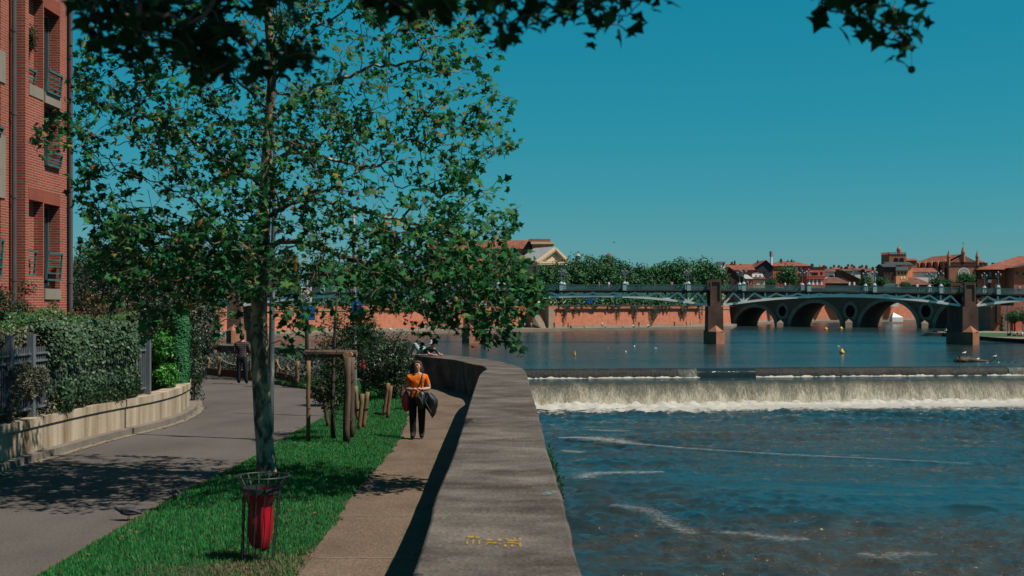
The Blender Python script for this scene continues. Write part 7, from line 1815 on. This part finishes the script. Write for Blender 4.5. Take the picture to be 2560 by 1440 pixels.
# ---- right bank
RB = [(400, 240), (106, 264), (104.5, 277), (106, 300), (108, 325), (110, 331), (124, 336), (128, 375), (148, 401), (420, 405)]
mb = MB(); mb.poly([(x, y, QZ+.1) for x, y in RB]+[(420, 240, QZ+.1)])
rb = [Vector(p) for p in RB]
for a, b in zip(rb, rb[1:]): mb.add([(a.x, a.y, POND-1), (b.x, b.y, POND-1), (b.x, b.y, QZ+.1), (a.x, a.y, QZ+.1)], [(0, 1, 2, 3)])
M_dq = mat('dark_quay_edge', [(.03, .028, .026), (.06, .052, .045)], .5, .95, 0)
ro = mb.build('right_quay', [M_prom, M_dq]); ro.data.polygons.foreach_set('material_index', [0]+[1]*(len(ro.data.polygons)-1)); tag(ro, 'paved quay with dark stone edge on the right bank', 'quay', kind='structure')
mb = MB(); mb.poly([(105.3, 280, QZ+.12), (107, 300, QZ+.12), (109, 318, QZ+.12), (118, 318, QZ+.12), (160, 300, QZ+.12), (160, 268, QZ+.12)]); tag(mb.build('right_lawn', M_qgrass), 'lawn on the right bank quay', 'grass', kind='structure')
t = thing('river_steps', 'dark stone steps going down to the water on the right bank', 'steps', (107.5, 325, POND)); mb = MB()
for k in range(5): mb.obox((107.2-.55*k, 323-.35*k, QZ-.12-.16*k), (1.6, 0, 0), (0, 3.2, 0), (0, 0, .09))
mb.build('steps', M_dq, t)
D = 338; t = thing('bank_wall', 'brown brick retaining wall under the hospital on the right bank', 'wall', (PX(2520, D), D, QZ)); mb = MB(); mb.box(PX(2478, D), PX(2700, D), D, D+13, QZ, TZ+.5); mb.build('wall_face', M_brw, t)
mb = MB(); mb.box(PX(2488, D), PX(2498, D), D-1.2, D-.003, PZ(808, D), TZ+1.5); mb.build('buttress', M_brd, t); mb = MB(); mb.box(PX(2532, D), PX(2700, D), D-.25, D-.003, QZ+.01, PZ(776, D)); mb.build('orange_panel', M_redb, t)
mb = MB()
for k in range(9): c = W(2515, 785+5*k, D-.3); mb.box(c.x-.7-.25*(k % 2), c.x+.7+.25*(k % 2), D-.28, D-.003, c.z-.24, c.z+.24)
mb.build('stone_quoin', M_qstone, t)
for x, lb in ((2519, 'pale quay lamp pole in front of the brown retaining wall'), (2557, 'pale quay lamp pole at the right edge of the photo')):
    p = W(x, 828, 335); mb = MB(); mb.tube([(p.x, p.y, QZ), (p.x, p.y, PZ(765, 335))], .13, 6); tag(mb.build('lamp_pole', M_lpost, org=(p.x, p.y, QZ)), lb, 'lamp post')

# ---- small people on the quays
qp = [(1068, 'white', 'navy', 0), (1080, 'red', 'black', 0), (1097, 'white', 'beige', 0), (1103, 'grey', 'navy', 0), (1115, 'beige', 'grey', 1), (1128, 'white', 'pink', 0), (1137, 'pink', 'navy', 1), (1147, 'white', 'black', 1), (1302, 'beige', 'grey', 0), (1313, 'white', 'navy', 0), (1327, 'white', 'grey', 0), (1386, 'red', 'black', 0), (1419, 'black', 'black', 0), (1428, 'black', 'black', 1), (1461, 'grey', 'beige', 1), (1504, 'white', 'blue', 0), (1513, 'beige', 'grey', 1), (1555, 'pink', 'grey', 1), (1583, 'white', 'navy', 1), (1597, 'black', 'black', 0), (1620, 'white', 'black', 1), (1685, 'black', 'navy', 0), (1716, 'navy', 'black', 0), (1728, 'white', 'white', 0)]
A = resample(bank[1:6], 400); mid = offset2(A, 7.5)
for k, (x, a, b, s_) in enumerate(qp):
    p = min(mid if not s_ else offset2(A, 1.6), key=lambda q_: abs(CX+q_.x/q_.y*F-x))
    far_person('%s person in %s top on the far quay, %s from the left' % ('sitting' if s_ else 'standing', a, nth(k)), (p.x, p.y, QZ+.02), a, b, bool(s_), random.random()*6.28 if not s_ else .5, 1.05, 'people on the far quay')
for k, (x, y, a) in enumerate([(532, 843, 'red'), (540, 841, 'white'), (547, 838, 'blue'), (553, 836, 'white'), (558, 841, 'grey'), (565, 839, 'navy'), (733, 834, 'white'), (738, 836, 'beige'), (935, 822, 'white'), (952, 818, 'black'), (975, 822, 'white')]):
    p = min(offset2(A, 3 if k < 6 else 5), key=lambda q_: abs(CX+q_.x/q_.y*F-x)); far_person('small seated person in %s on the far quay behind the foreground tree, %s from left' % (a, nth(k)), (p.x, p.y, QZ+.02), a, 'grey', True, .4, 1.1, 'people on the far quay behind the tree')
for k, (x, y, D, a, b, s_) in enumerate([(2365, 836, 322, 'white', 'black', 1), (2373, 835, 321, 'white', 'navy', 1), (2377, 832, 324, 'beige', 'navy', 0), (2520, 846, 290, 'grey', 'black', 1), (2526, 845, 289, 'black', 'black', 1), (2533, 845, 288, 'pink', 'grey', 1), (2538, 845, 287, 'white', 'black', 1), (2543, 846, 286, 'red', 'pink', 1), (2555, 846, 284, 'white', 'grey', 1)]):
    far_person('%s person in %s on the right bank, %s from the left' % ('standing' if not s_ else 'sitting', a, nth(k)), (PX(x, D), D, QZ+.1), a, b, bool(s_), random.random()*6, 1.1, 'people on the right bank')
# ---- things on the water
M_buoy = mat('orange_buoy', [(.95, .36, .02), (1.1, .46, .03)], 2, .5, 0)
M_gull = mat('white_gull', [(1.1, 1.1, 1.08), (1.25, 1.25, 1.22)], 6, .7, 0)
M_gullw = mat('grey_gull_wing', [(.3, .31, .32), (.38, .39, .4)], 6, .7, 0)
M_drift = mat('wet_driftwood', [(.03, .024, .02), (.075, .058, .042), (.12, .095, .07)], 3, .8, .6, 9)
for x, y, r, lb in ((2105, 884, .42, 'nearest orange conical buoy above the weir'), (2065, 824.5, .55, 'distant orange buoy before the second arch, left one'), (2103, 823, .55, 'distant orange buoy before the second arch, right one'), (1437, 890, .16, 'tiny orange buoy on the left part of the pond')):
    p = G(x, y, POND); t = thing('buoy', lb, 'buoy', tuple(p)); mb = MB(); mb.lathe([(r*.7, -.1), (r, .12), (r*.98, .3), (r*.6, .5), (r*.28, .75), (r*.1, .82)], tuple(p), 14); mb.build('float', M_buoy, t, smooth=True); mb = MB(); mb.tube([p+Vector((0, 0, .8)), p+Vector((0, 0, 1.0))], r*.12, 6); mb.build('top_knob', M_buoy, t)
def gull(label, loc, rz=0., sc=1.):
    r = thing('gull', label, 'gull', loc, 'gulls on the river', rz); mb = MB(); mb.tube([(-.2, 0, .1), (-.1, 0, .13), (.02, 0, .14), (.11, 0, .15), (.15, 0, .2), (.18, 0, .25), (.215, 0, .25)], [.012, .05, .075, .06, .035, .04, .012], 8); mb.build('body', M_gull, r, local=True, smooth=True)
    for s_ in (1, -1):
        mb = MB(); mb.ext([(.07, s_*.07, .17), (-.06, s_*.075, .17), (-.26, s_*.02, .12), (-.1, s_*.075, .1), (.05, s_*.08, .11)], (0, s_*.01, 0)); mb.build('wing', M_gullw, r, local=True)
    r.scale = (sc,)*3; return r
dl = G(2392, 905, POND); DL = dl.y
t = thing('driftwood', 'dark driftwood trunk with root plate stranded on the upper weir step', 'driftwood', tuple(dl))
def dw(x, y, d=0): return W(x, y, DL+d)
mb = MB(); mb.tube([dw(2395, 902), dw(2410, 897), dw(2440, 903), (dw(2475, 906)), dw(2505, 914, -1), dw(2540, 915, -1.5)], [.22, .42, .32, .22, .17, .09], 9)
for v in mb.v: v += Vector((noise.noise(v*1.6), 0, noise.noise(v*1.6+Vector((4, 4, 4)))))*.18
mb.build('trunk', M_drift, t)
mb = MB(); mb.ball(dw(2408, 900), (1.15, .9, .5), 14, 9)
for v in mb.v: v += Vector((noise.noise(v*1.9), 0, noise.noise(v*2.3+Vector((7, 1, 4)))))*.45
mb.build('root_plate', M_drift, t)
mb = MB()
for a, b, r in (((2394, 905), (2391, 893), .16), ((2398, 904), (2399, 888), .15), ((2412, 900), (2418, 889), .14), ((2420, 901), (2430, 893), .16), ((2402, 904), (2386, 900), .2), ((2400, 907), (2392, 909), .2), ((2405, 905), (2425, 897), .34), ((2400, 899), (2404, 890), .22), ((2404, 893), (2410, 886), .2), ((2415, 896), (2425, 893), .25), ((2397, 903), (2393, 897), .2), ((2408, 897), (2436, 898), .3)): mb.tube([dw(*a), dw((a[0]+b[0])/2+1, (a[1]+b[1])/2), dw(*b)], [r, r*.8, r*.4], 6)
mb.build('root', M_drift, t)
mb = MB()
for p_ in ([(2470, 908), (2480, 899), (2488, 894)], [(2505, 913), (2514, 907), (2524, 902)], [(2505, 914), (2525, 908), (2542, 903)], [(2504, 914), (2508, 925), (2513, 936)], [(2520, 912), (2538, 914), (2550, 909)]): mb.tube([dw(x, y, -1) for x, y in p_], [.2, .15, .07], 6)
mb.build('branch', M_drift, t)
for x, y, d, lb in ((2410, 886, 0, 'gull perched on the raised root of the driftwood'), (2443, 902, 0, 'gull sitting low on the driftwood trunk'), (2486, 895, -1, 'gull on the tip of the upright driftwood branch'), (2492, 912, -1, 'gull standing at the thin end of the driftwood trunk')): gull(lb, tuple(dw(x, y, d)), random.random()*.8-.4, 1.55)
for x, y, lb in ((1520, 873, 'floating gull left of the middle pier, leftmost of four'), (1565, 882, 'floating gull nearest the weir on the left pond'), (1586, 868, 'brightest floating gull left of the middle pier'), (1640, 873, 'floating gull closest to the middle pier'), (2098, 868, 'floating gull above the nearest orange buoy'), (2467, 911, 'gull on the water beside the driftwood')): q = G(x, y, POND); gull(lb, (q.x, q.y, POND-.04), random.random()*6, 1.3)
q = W(1535, 606, 210); r = thing('flying_bird', 'tiny gull flying high over the tree row', 'bird', tuple(q)); mb = MB(); mb.tube([q+Vector((-.2, 0, 0)), q, q+Vector((.25, 0, .02))], [.02, .07, .02], 6); mb.build('body', M_gullw, r)
for s_ in (-1, 1): mb = MB(); mb.ext([q+Vector((.08, s_*.05, .02)), q+Vector((.1, s_*.35, .16)), q+Vector((-.05, s_*.7, .08)), q+Vector((-.1, s_*.3, .1)), q+Vector((-.1, s_*.05, .02))], (0, 0, .015)); mb.build('wing', M_gullw, r)
